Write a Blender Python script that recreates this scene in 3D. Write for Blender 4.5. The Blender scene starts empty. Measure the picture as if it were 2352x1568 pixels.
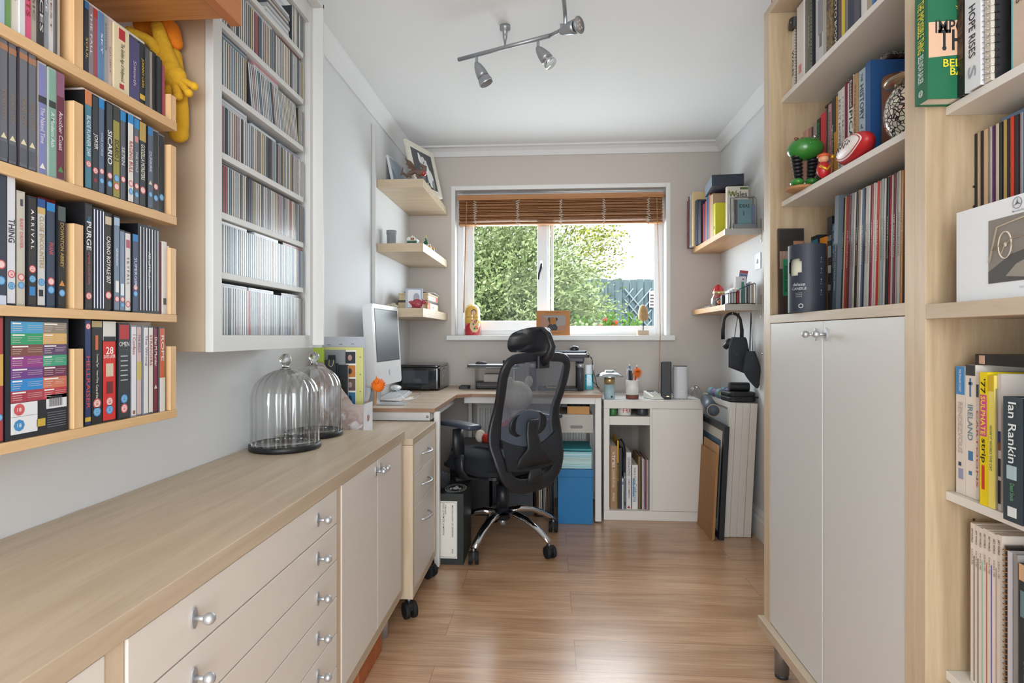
import bpy, math, random
from mathutils import Vector, Matrix
random.seed(7)
PI = math.pi
C = bpy.context.scene.collection
# ------------------------------------------------------------- camera, world, lights, exposure
F = 1311.0; CH = 1.08; YAW = math.atan(86/F); SA, CA = math.sin(YAW), math.cos(YAW)
cam = bpy.data.cameras.new('camera'); camo = bpy.data.objects.new('camera', cam); C.objects.link(camo)
cam.sensor_fit = 'HORIZONTAL'; cam.sensor_width = 36; cam.lens = 36*F/2352; cam.clip_start = .02
camo.location = (0, 0, CH); camo.rotation_euler = (PI/2, 0, YAW)
cam.shift_y = -12/2352
bpy.context.scene.camera = camo
sc = bpy.context.scene
sc.view_settings.view_transform = 'Standard'; sc.view_settings.look = 'None'; sc.view_settings.gamma = 1
sc.view_settings.exposure = 0.45
wd = bpy.data.worlds.new('sky'); sc.world = wd; wd.use_nodes = True
bg = wd.node_tree.nodes['Background']; bg.inputs[0].default_value = (.93, .97, 1, 1); bg.inputs[1].default_value = 2.5
def area(name, loc, rot, sx, sy, power, col=(1, 1, 1), spread=PI):
    l = bpy.data.lights.new(name, 'AREA'); l.shape = 'RECTANGLE'; l.size = sx; l.size_y = sy; l.energy = power; l.color = col; l.spread = spread
    o = bpy.data.objects.new(name, l); C.objects.link(o); o.location = loc; o.rotation_euler = rot
    return o
area('daylight_through_window', (.08, 4.05, 1.5), (-PI/2, 0, 0), 1.2, .7, 20, (.86, .93, 1))
area('fill_light_behind_camera', (.1, -1.45, 1.25), (PI/2, 0, 0), 1.7, 1.9, 40, (.88, .945, 1))  # added fill from behind the camera, standing in an invented opening
sun = bpy.data.lights.new('sun', 'SUN'); sun.energy = 2.2; sun.angle = .06; sun.color = (1, .96, .88)
suno = bpy.data.objects.new('sun', sun); C.objects.link(suno); suno.rotation_euler = (math.radians(42), math.radians(28), 0)
# ------------------------------------------------------------- geometry of the view: a pixel on a known plane
def Pt(px, py, X=None, Y=None, Z=None):
    u = (px-1176)/F; v = (772-py)/F; d = (u*CA-SA, u*SA+CA, v)
    t = X/d[0] if X is not None else Y/d[1] if Y is not None else (Z-CH)/d[2]
    return Vector((d[0]*t, d[1]*t, CH+d[2]*t))
def wy(px, X): return Pt(px, 772, X=X)[1]
# ------------------------------------------------------------- materials
_m = {}
def lin(h):
    if not isinstance(h, str): return tuple(h)
    h = h.lstrip('#'); r = [int(h[i:i+2], 16)/255 for i in (0, 2, 4)]
    return tuple(c/12.92 if c <= .04045 else ((c+.055)/1.055)**2.4 for c in r)
def M(col, rough=.5, metal=0, name=None, bump=0, bs=200, spec=.5, coat=0, noise=0, ns=30):
    key = (col, rough, metal, bump, bs, spec, coat, noise, ns)
    if key in _m: return _m[key]
    m = bpy.data.materials.new(name or 'paint_'+str(col).strip('#')); m.use_nodes = True; nt = m.node_tree; b = nt.nodes['Principled BSDF']
    b.inputs['Base Color'].default_value = (*lin(col), 1); b.inputs['Roughness'].default_value = rough; b.inputs['Metallic'].default_value = metal
    b.inputs['Specular IOR Level'].default_value = spec; b.inputs['Coat Weight'].default_value = coat
    if bump or noise:
        tc = nt.nodes.new('ShaderNodeTexCoord'); n = nt.nodes.new('ShaderNodeTexNoise'); n.inputs['Scale'].default_value = bs if bump else ns; n.inputs['Detail'].default_value = 3
        nt.links.new(tc.outputs['Object'], n.inputs['Vector'])
        if bump:
            bp = nt.nodes.new('ShaderNodeBump'); bp.inputs['Strength'].default_value = bump; bp.inputs['Distance'].default_value = .002
            nt.links.new(n.outputs['Fac'], bp.inputs['Height']); nt.links.new(bp.outputs['Normal'], b.inputs['Normal'])
        if noise:
            n2 = nt.nodes.new('ShaderNodeTexNoise'); n2.inputs['Scale'].default_value = ns; nt.links.new(tc.outputs['Object'], n2.inputs['Vector'])
            hs = nt.nodes.new('ShaderNodeHueSaturation'); hs.inputs['Color'].default_value = (*lin(col), 1)
            mr = nt.nodes.new('ShaderNodeMapRange'); mr.inputs['From Min'].default_value = .3; mr.inputs['From Max'].default_value = .7
            mr.inputs['To Min'].default_value = 1-noise; mr.inputs['To Max'].default_value = 1+noise
            nt.links.new(n2.outputs['Fac'], mr.inputs['Value']); nt.links.new(mr.outputs[0], hs.inputs['Value']); nt.links.new(hs.outputs[0], b.inputs['Base Color'])
    _m[key] = m; return m
def wood(name, c1, c2, axis='Y', rough=.45, scale=1.0, coat=0, ring=.35):
    """grain stretched along an axis"""
    m = bpy.data.materials.new(name); m.use_nodes = True; nt = m.node_tree; b = nt.nodes['Principled BSDF']; L = nt.links.new
    tc = nt.nodes.new('ShaderNodeTexCoord'); mp = nt.nodes.new('ShaderNodeMapping')
    s = [14*scale]*3; s['XYZ'.index(axis)] = 1.1*scale; mp.inputs['Scale'].default_value = s
    L(tc.outputs['Object'], mp.inputs['Vector'])
    n1 = nt.nodes.new('ShaderNodeTexNoise'); n1.inputs['Scale'].default_value = 1.6; n1.inputs['Detail'].default_value = 6; n1.inputs['Distortion'].default_value = 1.2
    L(mp.outputs[0], n1.inputs['Vector'])
    n2 = nt.nodes.new('ShaderNodeTexNoise'); n2.inputs['Scale'].default_value = 12; n2.inputs['Detail'].default_value = 4; L(mp.outputs[0], n2.inputs['Vector'])
    mx = nt.nodes.new('ShaderNodeMath'); mx.operation = 'MULTIPLY_ADD'; mx.inputs[1].default_value = ring; L(n2.outputs['Fac'], mx.inputs[0]); L(n1.outputs['Fac'], mx.inputs[2])
    cr = nt.nodes.new('ShaderNodeValToRGB'); cr.color_ramp.elements[0].position = .45; cr.color_ramp.elements[1].position = .85
    cr.color_ramp.elements[0].color = (*lin(c2), 1); cr.color_ramp.elements[1].color = (*lin(c1), 1)
    L(mx.outputs[0], cr.inputs[0]); L(cr.outputs[0], b.inputs['Base Color']); b.inputs['Roughness'].default_value = rough; b.inputs['Coat Weight'].default_value = coat
    bp = nt.nodes.new('ShaderNodeBump'); bp.inputs['Strength'].default_value = .06; bp.inputs['Distance'].default_value = .001; L(n2.outputs['Fac'], bp.inputs['Height']); L(bp.outputs[0], b.inputs['Normal'])
    return m
def glassy(name, tint, refl=.08, rough=.02, edge=.9, power=3.0, base=0.0):
    """thin clear sheet: clear face on, mirror-like at a glancing angle"""
    m = bpy.data.materials.new(name); m.use_nodes = True; nt = m.node_tree; nt.nodes.clear(); L = nt.links.new
    o = nt.nodes.new('ShaderNodeOutputMaterial'); t = nt.nodes.new('ShaderNodeBsdfTransparent'); t.inputs[0].default_value = (*tint, 1)
    g = nt.nodes.new('ShaderNodeBsdfGlossy'); g.inputs['Roughness'].default_value = rough
    lw = nt.nodes.new('ShaderNodeLayerWeight'); lw.inputs['Blend'].default_value = .5
    pw = nt.nodes.new('ShaderNodeMath'); pw.operation = 'POWER'; pw.inputs[1].default_value = power; L(lw.outputs['Facing'], pw.inputs[0])
    ml = nt.nodes.new('ShaderNodeMath'); ml.operation = 'MULTIPLY_ADD'; ml.inputs[1].default_value = edge; ml.inputs[2].default_value = refl; ml.use_clamp = True; L(pw.outputs[0], ml.inputs[0])
    mx = nt.nodes.new('ShaderNodeMixShader'); L(ml.outputs[0], mx.inputs[0]); L(t.outputs[0], mx.inputs[1]); L(g.outputs[0], mx.inputs[2]); L(mx.outputs[0], o.inputs[0])
    return m
def weave(name, col, sc_=420, clear=.45):
    """open woven mesh cloth: threads with see-through holes"""
    m = bpy.data.materials.new(name); m.use_nodes = True; nt = m.node_tree; b = nt.nodes['Principled BSDF']; L = nt.links.new
    b.inputs['Base Color'].default_value = (*lin(col), 1); b.inputs['Roughness'].default_value = .6
    o = [n for n in nt.nodes if n.type == 'OUTPUT_MATERIAL'][0]; tc = nt.nodes.new('ShaderNodeTexCoord'); fs = []
    for ax, dr in (('Z', 'Z'), ('X', 'X')):
        w = nt.nodes.new('ShaderNodeTexWave'); w.bands_direction = ax; w.inputs['Scale'].default_value = sc_/ (6.28 if ax == 'Z' else 8.5); w.inputs['Distortion'].default_value = .6; w.inputs['Detail'].default_value = 0
        L(tc.outputs['Object'], w.inputs['Vector']); fs.append(w)
    mu = nt.nodes.new('ShaderNodeMath'); mu.operation = 'MULTIPLY'; L(fs[0].outputs['Fac'], mu.inputs[0]); L(fs[1].outputs['Fac'], mu.inputs[1])
    gt = nt.nodes.new('ShaderNodeMath'); gt.operation = 'GREATER_THAN'; gt.inputs[1].default_value = clear; L(mu.outputs[0], gt.inputs[0])
    t = nt.nodes.new('ShaderNodeBsdfTransparent'); mx = nt.nodes.new('ShaderNodeMixShader')
    L(gt.outputs[0], mx.inputs[0]); L(b.outputs[0], mx.inputs[1]); L(t.outputs[0], mx.inputs[2]); L(mx.outputs[0], o.inputs[0])
    return m
def mottled(name, c1, c2, scale=8, rough=.5, c3=None, dist=2.0, bump=0):
    m = bpy.data.materials.new(name); m.use_nodes = True; nt = m.node_tree; b = nt.nodes['Principled BSDF']; L = nt.links.new
    tc = nt.nodes.new('ShaderNodeTexCoord'); n = nt.nodes.new('ShaderNodeTexNoise'); n.inputs['Scale'].default_value = scale; n.inputs['Detail'].default_value = 6; n.inputs['Distortion'].default_value = dist
    L(tc.outputs['Object'], n.inputs['Vector']); cr = nt.nodes.new('ShaderNodeValToRGB'); e = cr.color_ramp.elements
    e[0].position = .35; e[1].position = .65; e[0].color = (*lin(c1), 1); e[1].color = (*lin(c2), 1)
    if c3: x = e.new(.5); x.color = (*lin(c3), 1)
    L(n.outputs['Fac'], cr.inputs[0]); L(cr.outputs[0], b.inputs['Base Color']); b.inputs['Roughness'].default_value = rough
    if bump:
        bp = nt.nodes.new('ShaderNodeBump'); bp.inputs['Strength'].default_value = bump; bp.inputs['Distance'].default_value = .004; L(n.outputs['Fac'], bp.inputs['Height']); L(bp.outputs[0], b.inputs['Normal'])
    return m
MAPLE = wood('pale_maple_along_y', '#c4b29a', '#b29f86', 'Y'); MAPLEZ = wood('pale_maple_along_z', '#d0bda3', '#bfa98d', 'Z'); MAPLEX = wood('pale_maple_along_x', '#d0bda3', '#bca68a', 'X')
BIRCH = wood('warm_birch_along_y', '#dcb788', '#c99f6c', 'Y'); BIRCHZ = wood('warm_birch_along_z', '#d9b384', '#c79b68', 'Z')
OAKO = wood('orange_oak_veneer', '#bf8148', '#a0652f', 'X', .5, 2.2); OAKG = wood('grey_oak_laminate', '#cdbba8', '#b09a85', 'X', .4, 1.4)
OAKE = wood('brown_oak_edge', '#a98468', '#8f6c52', 'X', .5)
WHITE = M('#e4e3e0', .42, name='white_lacquer'); CREAM = M('#d8d1c8', .42, name='cream_lacquer'); GREYW = M('#d2d3d1', .5, name='greyish_white_paint'); SHELFW = M('#dcd8d0', .4, name='off_white_melamine')
BLK = M('#17181b', .45, name='black_plastic'); BLKG = M('#0e0f12', .15, name='gloss_black_plastic', coat=.5); DGREY = M('#33363b', .5, name='dark_grey_plastic')
CHROME = M('#d8dade', .08, 1, name='polished_chrome'); SATIN = M('#b9bbbe', .42, .7, name='satin_steel'); PAPER = M('#e9e4d8', .8, name='paper'); RUB = M('#101113', .75, name='black_rubber')
CARD = M('#a97c50', .85, name='brown_cardboard', noise=.08, ns=40)
# ------------------------------------------------------------- mesh builder
_txt = {}
def text_mesh(s):
    if s in _txt: return _txt[s]
    cu = bpy.data.curves.new('t', 'FONT'); cu.body = s; cu.size = 1; cu.resolution_u = 2; cu.offset = .011
    ob = bpy.data.objects.new('t', cu); C.objects.link(ob); dg = bpy.context.evaluated_depsgraph_get()
    me = bpy.data.meshes.new_from_object(ob.evaluated_get(dg)); V = [(v.co.x, v.co.y) for v in me.vertices]; Fc = [tuple(p.vertices) for p in me.polygons]
    bpy.data.objects.remove(ob); bpy.data.curves.remove(cu); bpy.data.meshes.remove(me)
    if V:
        x0 = min(v[0] for v in V); y0 = min(v[1] for v in V); x1 = max(v[0] for v in V); y1 = max(v[1] for v in V)
        V = [(x-x0, y-y0) for x, y in V]; r = (V, Fc, max(x1-x0, 1e-6), max(y1-y0, 1e-6))
    else: r = ([], [], 1, 1)
    _txt[s] = r; return r
WL = {}
class MB:
    def __init__(s, M4=None): s.v = []; s.f = []; s.mi = []; s.sm = []; s.mats = []; s.M = M4
    def mat(s, m):
        if isinstance(m, str): m = M(m)
        if m not in s.mats: s.mats.append(m)
        return s.mats.index(m)
    def add(s, V, Fc, m, sm=False, T=None):
        k = s.mat(m); n = len(s.v)
        for p in V:
            p = Vector(p)
            if T is not None: p = T @ p
            if s.M is not None: p = s.M @ p
            s.v.append(p)
        for f in Fc: s.f.append([n+i for i in f]); s.mi.append(k); s.sm.append(sm)
        return s
    def box(s, a, b, m, T=None):
        x0, x1 = sorted((a[0], b[0])); y0, y1 = sorted((a[1], b[1])); z0, z1 = sorted((a[2], b[2]))
        V = [(x0,y0,z0),(x1,y0,z0),(x1,y1,z0),(x0,y1,z0),(x0,y0,z1),(x1,y0,z1),(x1,y1,z1),(x0,y1,z1)]
        return s.add(V, [(0,3,2,1),(4,5,6,7),(0,1,5,4),(1,2,6,5),(2,3,7,6),(3,0,4,7)], m, False, T)
    def rbox(s, a, b, r, m, n=4, T=None, axis=2):
        """box with rounded vertical edges (about axis)"""
        x0, x1 = sorted((a[0], b[0])); y0, y1 = sorted((a[1], b[1])); z0, z1 = sorted((a[2], b[2]))
        lo = [x0, y0, z0]; hi = [x1, y1, z1]; i, j = [k for k in range(3) if k != axis]
        if axis == 1: i, j = 2, 0
        pl = []
        for cx, cy, a0 in ((hi[i]-r, hi[j]-r, 0), (lo[i]+r, hi[j]-r, PI/2), (lo[i]+r, lo[j]+r, PI), (hi[i]-r, lo[j]+r, 1.5*PI)):
            for k in range(n+1): t = a0+PI/2*k/n; pl.append((cx+r*math.cos(t), cy+r*math.sin(t)))
        V = []
        for w in (lo[axis], hi[axis]):
            for p in pl: q = [0, 0, 0]; q[i] = p[0]; q[j] = p[1]; q[axis] = w; V.append(q)
        N = len(pl); Fc = [tuple(range(N-1, -1, -1)), tuple(range(N, 2*N))]+[(k, (k+1) % N, N+(k+1) % N, N+k) for k in range(N)]
        return s.add(V, Fc, m, False, T)
    def lathe(s, prof, c=(0,0,0), m=None, n=24, T=None, flute=0, fn=0, sm=True):
        V = []; Fc = []
        for (r, z) in prof:
            for k in range(n):
                t = 2*PI*k/n; rr = r*(1+flute*abs(math.sin(fn*t/2)) if fn else 1); V.append((c[0]+rr*math.cos(t), c[1]+rr*math.sin(t), c[2]+z))
        for i in range(len(prof)-1):
            for k in range(n): a = i*n+k; b2 = i*n+(k+1) % n; Fc.append((a, b2, b2+n, a+n))
        if prof[0][0] > 1e-4: Fc.append(tuple(range(n-1, -1, -1)))
        if prof[-1][0] > 1e-4: Fc.append(tuple((len(prof)-1)*n+k for k in range(n)))
        return s.add(V, Fc, m, sm, T)
    def cyl(s, p0, p1, r0, m, r1=None, n=16, T=None, sm=True):
        p0 = Vector(p0); p1 = Vector(p1); d = p1-p0; q = d.to_track_quat('Z', 'Y').to_matrix().to_4x4(); q.translation = p0
        if T is not None: q = T @ q
        return s.lathe([(r0, 0), (r0 if r1 is None else r1, d.length)], (0,0,0), m, n, q, sm=sm)
    def rev(s, p0, p1, prof, m, n=20, T=None):
        """lathe along p0->p1, prof z as fraction of the length"""
        p0 = Vector(p0); p1 = Vector(p1); d = p1-p0; q = d.to_track_quat('Z', 'Y').to_matrix().to_4x4(); q.translation = p0
        if T is not None: q = T @ q
        return s.lathe([(r, z*d.length) for r, z in prof], (0,0,0), m, n, q)
    def ell(s, c, r, m, n=16, k=10, T=None, R=None):
        r = (r, r, r) if not hasattr(r, '__len__') else r; V = []; Fc = []
        Rm = R or Matrix.Identity(4)
        for i in range(k+1):
            a = -PI/2+PI*i/k
            for j in range(n):
                t = 2*PI*j/n; p = Rm @ Vector((r[0]*math.cos(a)*math.cos(t), r[1]*math.cos(a)*math.sin(t), r[2]*math.sin(a))); V.append((c[0]+p.x, c[1]+p.y, c[2]+p.z))
        for i in range(k):
            for j in range(n): a = i*n+j; b2 = i*n+(j+1) % n; Fc.append((a, b2, b2+n, a+n))
        return s.add(V, Fc, m, True, T)
    def tube(s, pts, r, m, n=8, T=None, up=None, closed=False, sq=1.0, sm=True):
        """tube through points; r number or list; sq flattens the section along 'up'"""
        P = [Vector(p) for p in pts]; N = len(P); V = []; Fc = []; upv = Vector(up) if up else None; prev = None
        for i, p in enumerate(P):
            a = P[i-1] if (i > 0 or closed) else P[i]; b2 = P[(i+1) % N] if (i < N-1 or closed) else P[i]; t = (b2-a).normalized()
            if upv is not None: sd = t.cross(upv); 
            elif prev is None: sd = t.cross(Vector((0,0,1))) if abs(t.z) < .95 else t.cross(Vector((0,1,0)))
            else: sd = t.cross(prev.cross(t)) if False else prev-(prev.dot(t))*t
            sd.normalize(); prev = sd; u = sd.cross(t).normalized(); rr = r[i] if hasattr(r, '__len__') else r
            ra, rb = rr if hasattr(rr, '__len__') else (rr, rr*sq)
            for k in range(n): w = 2*PI*k/n; V.append(p+sd*(math.cos(w)*ra)+u*(math.sin(w)*rb))
        for i in range(N if closed else N-1):
            for k in range(n): a = i*n+k; b2 = i*n+(k+1) % n; c2 = ((i+1) % N)*n+(k+1) % n; d2 = ((i+1) % N)*n+k; Fc.append((a, b2, c2, d2))
        if not closed: Fc.append(tuple(range(n-1, -1, -1))); Fc.append(tuple((N-1)*n+k for k in range(n)))
        return s.add(V, Fc, m, sm, T)
    def prism(s, poly, o, r, u, d, m, T=None, sm=False):
        """polygon poly (a,b) in plane o+a*r+b*u, extruded by vector d"""
        o = Vector(o); r = Vector(r); u = Vector(u); d = Vector(d); N = len(poly)
        V = [o+r*a+u*b for a, b in poly]+[o+r*a+u*b+d for a, b in poly]
        Fc = [tuple(range(N)), tuple(range(2*N-1, N-1, -1))]+[((k+1) % N, k, N+k, N+(k+1) % N) for k in range(N)]
        return s.add(V, Fc, m, sm, T)
    def quad(s, o, r, u, m, T=None): o = Vector(o); r = Vector(r); u = Vector(u); return s.add([o, o+r, o+r+u, o+u], [(0,1,2,3)], m, False, T)
    def disc(s, c, r, u, rad, m, n=16, T=None):
        c = Vector(c); r = Vector(r); u = Vector(u); return s.add([c+r*rad*math.cos(2*PI*k/n)+u*rad*math.sin(2*PI*k/n) for k in range(n)], [tuple(range(n))], m, False, T)
    def text(s, t, c, r, u, h, m, w=None, T=None, wmax=None):
        """text centred at c, reading along r, letters' top towards u"""
        V, Fc, tw, th = text_mesh(t); sy = h/th; sx = w/tw if w else sy
        if wmax and tw*sx > wmax: sx = wmax/tw
        c = Vector(c); r = Vector(r).normalized(); u = Vector(u).normalized()
        return s.add([c+r*((x-tw/2)*sx)+u*((y-th/2)*sy) for x, y in V], Fc, m, False, T)
    def sheet(s, fn, nu, nv, m, T=None, sm=True, cu=False):
        V = [fn(i/nu, j/nv) for j in range(nv+1) for i in range(nu+1)]; w = nu+1
        return s.add(V, [(j*w+i, j*w+i+1, (j+1)*w+i+1, (j+1)*w+i) for j in range(nv) for i in range(nu)], m, sm, T)
    def build(s, name, parent=None, bev=0, sub=0, solid=0, label=None, cat=None, group=None, kind=None, seg=2):
        xs = [p.x for p in s.v]; ys = [p.y for p in s.v]; zs = [p.z for p in s.v]
        b = Vector(((min(xs)+max(xs))/2, (min(ys)+max(ys))/2, min(zs)))
        me = bpy.data.meshes.new(name); me.from_pydata([p-b for p in s.v], [], s.f); me.update()
        for m in s.mats: me.materials.append(m)
        me.polygons.foreach_set('material_index', s.mi); me.polygons.foreach_set('use_smooth', s.sm)
        o = bpy.data.objects.new(name, me); C.objects.link(o); WL[o.name] = b
        if parent is not None: o.parent = parent; o.location = b-WL[parent.name]
        else: o.location = b
        if bev: q = o.modifiers.new('bevel', 'BEVEL'); q.width = bev; q.segments = seg; q.limit_method = 'ANGLE'; q.angle_limit = .6; q.harden_normals = False
        if solid: q = o.modifiers.new('thickness', 'SOLIDIFY'); q.thickness = solid; q.offset = 0
        if sub: q = o.modifiers.new('smooth', 'SUBSURF'); q.levels = sub; q.render_levels = sub
        tag(o, label, cat, group, kind); return o
def tag(o, label=None, cat=None, group=None, kind=None):
    for k, v in (('label', label), ('category', cat), ('group', group), ('kind', kind)):
        if v: o[k] = v
    return o
def thing(name, label, cat, loc=(0,0,0), group=None, kind=None):
    o = bpy.data.objects.new(name, None); o.empty_display_size = .05; C.objects.link(o); o.location = loc; WL[o.name] = Vector(loc)
    return tag(o, label, cat, group, kind)
def XF(loc=(0,0,0), rz=0, rx=0, ry=0, s=1): return Matrix.Translation(loc) @ Matrix.Rotation(rz, 4, 'Z') @ Matrix.Rotation(ry, 4, 'Y') @ Matrix.Rotation(rx, 4, 'X') @ Matrix.Scale(s, 4)
def blend_col(h): return lin(h)
ORD = ['first','second','third','fourth','fifth','sixth','seventh','eighth','ninth','tenth','eleventh','twelfth','thirteenth','fourteenth','fifteenth','sixteenth','seventeenth','eighteenth','nineteenth','twentieth']
TENS = {2:'twenty',3:'thirty',4:'forty',5:'fifty',6:'sixty'}
def ordn(n):
    if n <= 20: return ORD[n-1]
    t, u = divmod(n, 10)
    return TENS[t]+'-'+ORD[u-1] if u else TENS[t][:-1]+'ieth'
# ------------------------------------------------------------- the room
XL, XR, YB, ZC = -.955, 1.13, 3.85, 2.352
WALLW = M('#dcddde', .7, name='white_wall_paint', bump=.05, bs=300); WALLB = M('#c9c0b8', .75, name='warm_grey_wall_paint', bump=.05, bs=300)
CEIL = M('#e2e3e3', .8, name='ceiling_paint', bump=.04, bs=200); TRIMW = M('#e6e6e4', .4, name='white_gloss_trim')
def laminate():
    m = bpy.data.materials.new('oak_laminate_planks'); m.use_nodes = True; nt = m.node_tree; b = nt.nodes['Principled BSDF']; L = nt.links.new; N = nt.nodes.new
    tc = N('ShaderNodeTexCoord'); br = N('ShaderNodeTexBrick'); br.offset = .37; br.inputs['Scale'].default_value = 1; br.inputs['Brick Width'].default_value = 1.25; br.inputs['Row Height'].default_value = .192
    br.inputs['Mortar Size'].default_value = .0008; br.inputs['Mortar Smooth'].default_value = .3; br.inputs['Color1'].default_value = (0,0,0,1); br.inputs['Color2'].default_value = (1,1,1,1); br.inputs['Mortar'].default_value = (.5,.5,.5,1)
    L(tc.outputs['Object'], br.inputs['Vector'])
    sx = N('ShaderNodeSeparateXYZ'); L(tc.outputs['Object'], sx.inputs[0]); cb = N('ShaderNodeCombineXYZ')
    f = N('ShaderNodeMath'); f.operation = 'MULTIPLY'; f.inputs[1].default_value = 7.3; L(br.outputs['Color'], f.inputs[0])
    ad = N('ShaderNodeMath'); ad.operation = 'ADD'; L(sx.outputs[0], ad.inputs[0]); L(f.outputs[0], ad.inputs[1])
    ay = N('ShaderNodeMath'); ay.operation = 'MULTIPLY'; ay.inputs[1].default_value = 9; L(sx.outputs[1], ay.inputs[0])
    L(ad.outputs[0], cb.inputs[0]); L(ay.outputs[0], cb.inputs[1]); L(f.outputs[0], cb.inputs[2])
    n1 = N('ShaderNodeTexNoise'); n1.inputs['Scale'].default_value = 1.3; n1.inputs['Detail'].default_value = 7; n1.inputs['Distortion'].default_value = 1.6; L(cb.outputs[0], n1.inputs['Vector'])
    w = N('ShaderNodeMapping'); w.inputs['Scale'].default_value = (2.2, 14, 1); L(cb.outputs[0], w.inputs['Vector'])
    n2 = N('ShaderNodeTexNoise'); n2.inputs['Scale'].default_value = 3; n2.inputs['Detail'].default_value = 5; L(w.outputs[0], n2.inputs['Vector'])
    cr = N('ShaderNodeValToRGB'); e = cr.color_ramp.elements; e[0].position = .28; e[0].color = (*lin('#b08664'), 1); e[1].position = .75; e[1].color = (*lin('#d9b391'), 1); x = e.new(.5); x.color = (*lin('#c9a27f'), 1)
    L(n1.outputs['Fac'], cr.inputs[0])
    hs = N('ShaderNodeHueSaturation'); mr = N('ShaderNodeMapRange'); mr.inputs['To Min'].default_value = .9; mr.inputs['To Max'].default_value = 1.07; L(br.outputs['Color'], mr.inputs['Value']); L(mr.outputs[0], hs.inputs['Value']); L(cr.outputs[0], hs.inputs['Color'])
    mx = N('ShaderNodeMix'); mx.data_type = 'RGBA'; mx.blend_type = 'MULTIPLY'; r2 = N('ShaderNodeMapRange'); r2.inputs['From Min'].default_value = .35; r2.inputs['From Max'].default_value = .6; r2.inputs['To Min'].default_value = .45; r2.inputs['To Max'].default_value = 0
    L(n2.outputs['Fac'], r2.inputs['Value']); L(r2.outputs[0], mx.inputs[0]); L(hs.outputs[0], mx.inputs[6]); mx.inputs[7].default_value = (*lin('#b98f6e'), 1)
    m2 = N('ShaderNodeMix'); m2.data_type = 'RGBA'; L(br.outputs['Fac'], m2.inputs[0]); L(mx.outputs[2], m2.inputs[6]); m2.inputs[7].default_value = (*lin('#6f4a30'), 1)
    L(m2.outputs[2], b.inputs['Base Color']); b.inputs['Roughness'].default_value = .28; b.inputs['Coat Weight'].default_value = .35; b.inputs['Coat Roughness'].default_value = .22
    bp = N('ShaderNodeBump'); bp.inputs['Strength'].default_value = .12; bp.inputs['Distance'].default_value = .002; L(n2.outputs['Fac'], bp.inputs['Height']); L(bp.outputs[0], b.inputs['Normal'])
    return m
b = MB(); b.box((XL-.1, -1.4, -.05), (XR+.1, YB+.1, 0), laminate()); b.build('floor', kind='structure')
b = MB(); b.box((XL-.1, -1.4, ZC), (XR+.1, YB+.1, ZC+.05), CEIL); b.build('ceiling', kind='structure')
b = MB(); b.box((XL-.1, -1.4, 0), (XL, YB+.1, ZC), WALLW); b.build('wall_left', kind='structure')
b = MB(); b.box((XR, -1.4, 0), (XR+.1, YB+.1, ZC), WALLW); b.build('wall_right', kind='structure')
# window opening
p = Pt(1043, 438, Y=YB); WX0, WZ1 = p.x, p.z+.01; p = Pt(1532.6, 430, Y=YB); WX1 = p.x; WZ0 = Pt(1280, 769.5, Y=YB).z
b = MB(); y0, y1 = YB, YB+.22
for a, c in (((XL-.1, y0, 0), (WX0, y1, ZC)), ((WX1, y0, 0), (XR+.1, y1, ZC)), ((WX0, y0, 0), (WX1, y1, WZ0-.03)), ((WX0, y0, WZ1), (WX1, y1, ZC))): b.box(a, c, WALLB)
b.build('wall_back', kind='structure')
b = MB()   # wall behind the photographer; opening invented to let the fill light in
for a, c in (((XL-.1, -1.4, 0), (-.75, -1.3, ZC)), ((.95, -1.4, 0), (XR+.1, -1.3, ZC)), ((-.75, -1.4, 2.2), (.95, -1.3, ZC))): b.box(a, c, WALLW)
b.build('wall_front', kind='structure')
# painted reveal lining of the window: white
b = MB(); t = .008; ry = YB-.004
b.box((WX0-.02, ry, WZ0), (WX0+t, YB+.2, WZ1+.02), TRIMW); b.box((WX1-t, ry, WZ0), (WX1+.02, YB+.2, WZ1+.02), TRIMW); b.box((WX0+t+.0002, ry, WZ1-t), (WX1-t-.0002, YB+.2, WZ1+.02), TRIMW)
b.build('trim_1', kind='structure', bev=.002)
sx0 = Pt(1025, 772, Y=YB-.05).x; sx1 = Pt(1551, 772, Y=YB-.05).x
b = MB(); b.box((sx0, YB-.055, WZ0-.034), (sx1, YB, WZ0-.001), TRIMW); b.box((WX0+.001, YB-.01, WZ0-.029), (WX1-.001, YB+.15, WZ0-.001), TRIMW); b.build('window_sill', kind='structure', bev=.004)
# window_1: uPVC frame, opening sash on one side, fixed pane on the other
UPVC = M('#eceef0', .25, name='white_upvc'); WG = glassy('window_glass', (.97, .985, .98), .004, .02, .4, 5)
WY = YB+.12; win = thing('window_1', 'white double window', 'window', (0, WY, WZ0), kind='structure'); del win['category']; del win['label']
def wx(px): return Pt(px, 600, Y=WY).x
def wz(py): return Pt(1262, py, Y=WY).z
b = MB(); fz0 = WZ0; fz1 = WZ1-t; fx0 = WX0+t; fx1 = WX1-t
mull0, mull1 = wx(1233), wx(1266)
def ring(b, x0, x1, z0, z1, w, y0, y1, m, wb=None, wt=None, wr=None):
    wb = wb or w; wt = wt or w; wr = wr or w
    b.box((x0, y0, z0), (x0+w, y1, z1), m); b.box((x1-wr, y0, z0), (x1, y1, z1), m); b.box((x0+w, y0, z0), (x1-wr, y1, z0+wb), m); b.box((x0+w, y0, z1-wt), (x1-wr, y1, z1), m)
ring(b, fx0, fx1, fz0, fz1, .045, WY-.02, WY+.05, UPVC); b.box((mull0+.03, WY-.019, fz0+.045), (mull1-.01, WY+.049, fz1-.045), UPVC)
b.build('window_frame', win, bev=.003)
b = MB(); ring(b, wx(1068), mull1-.028, fz0+.03, fz1-.03, wx(1090)-wx(1068), WY-.035, WY-.021, UPVC, wb=.07); b.build('sash', win, bev=.004)
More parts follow.
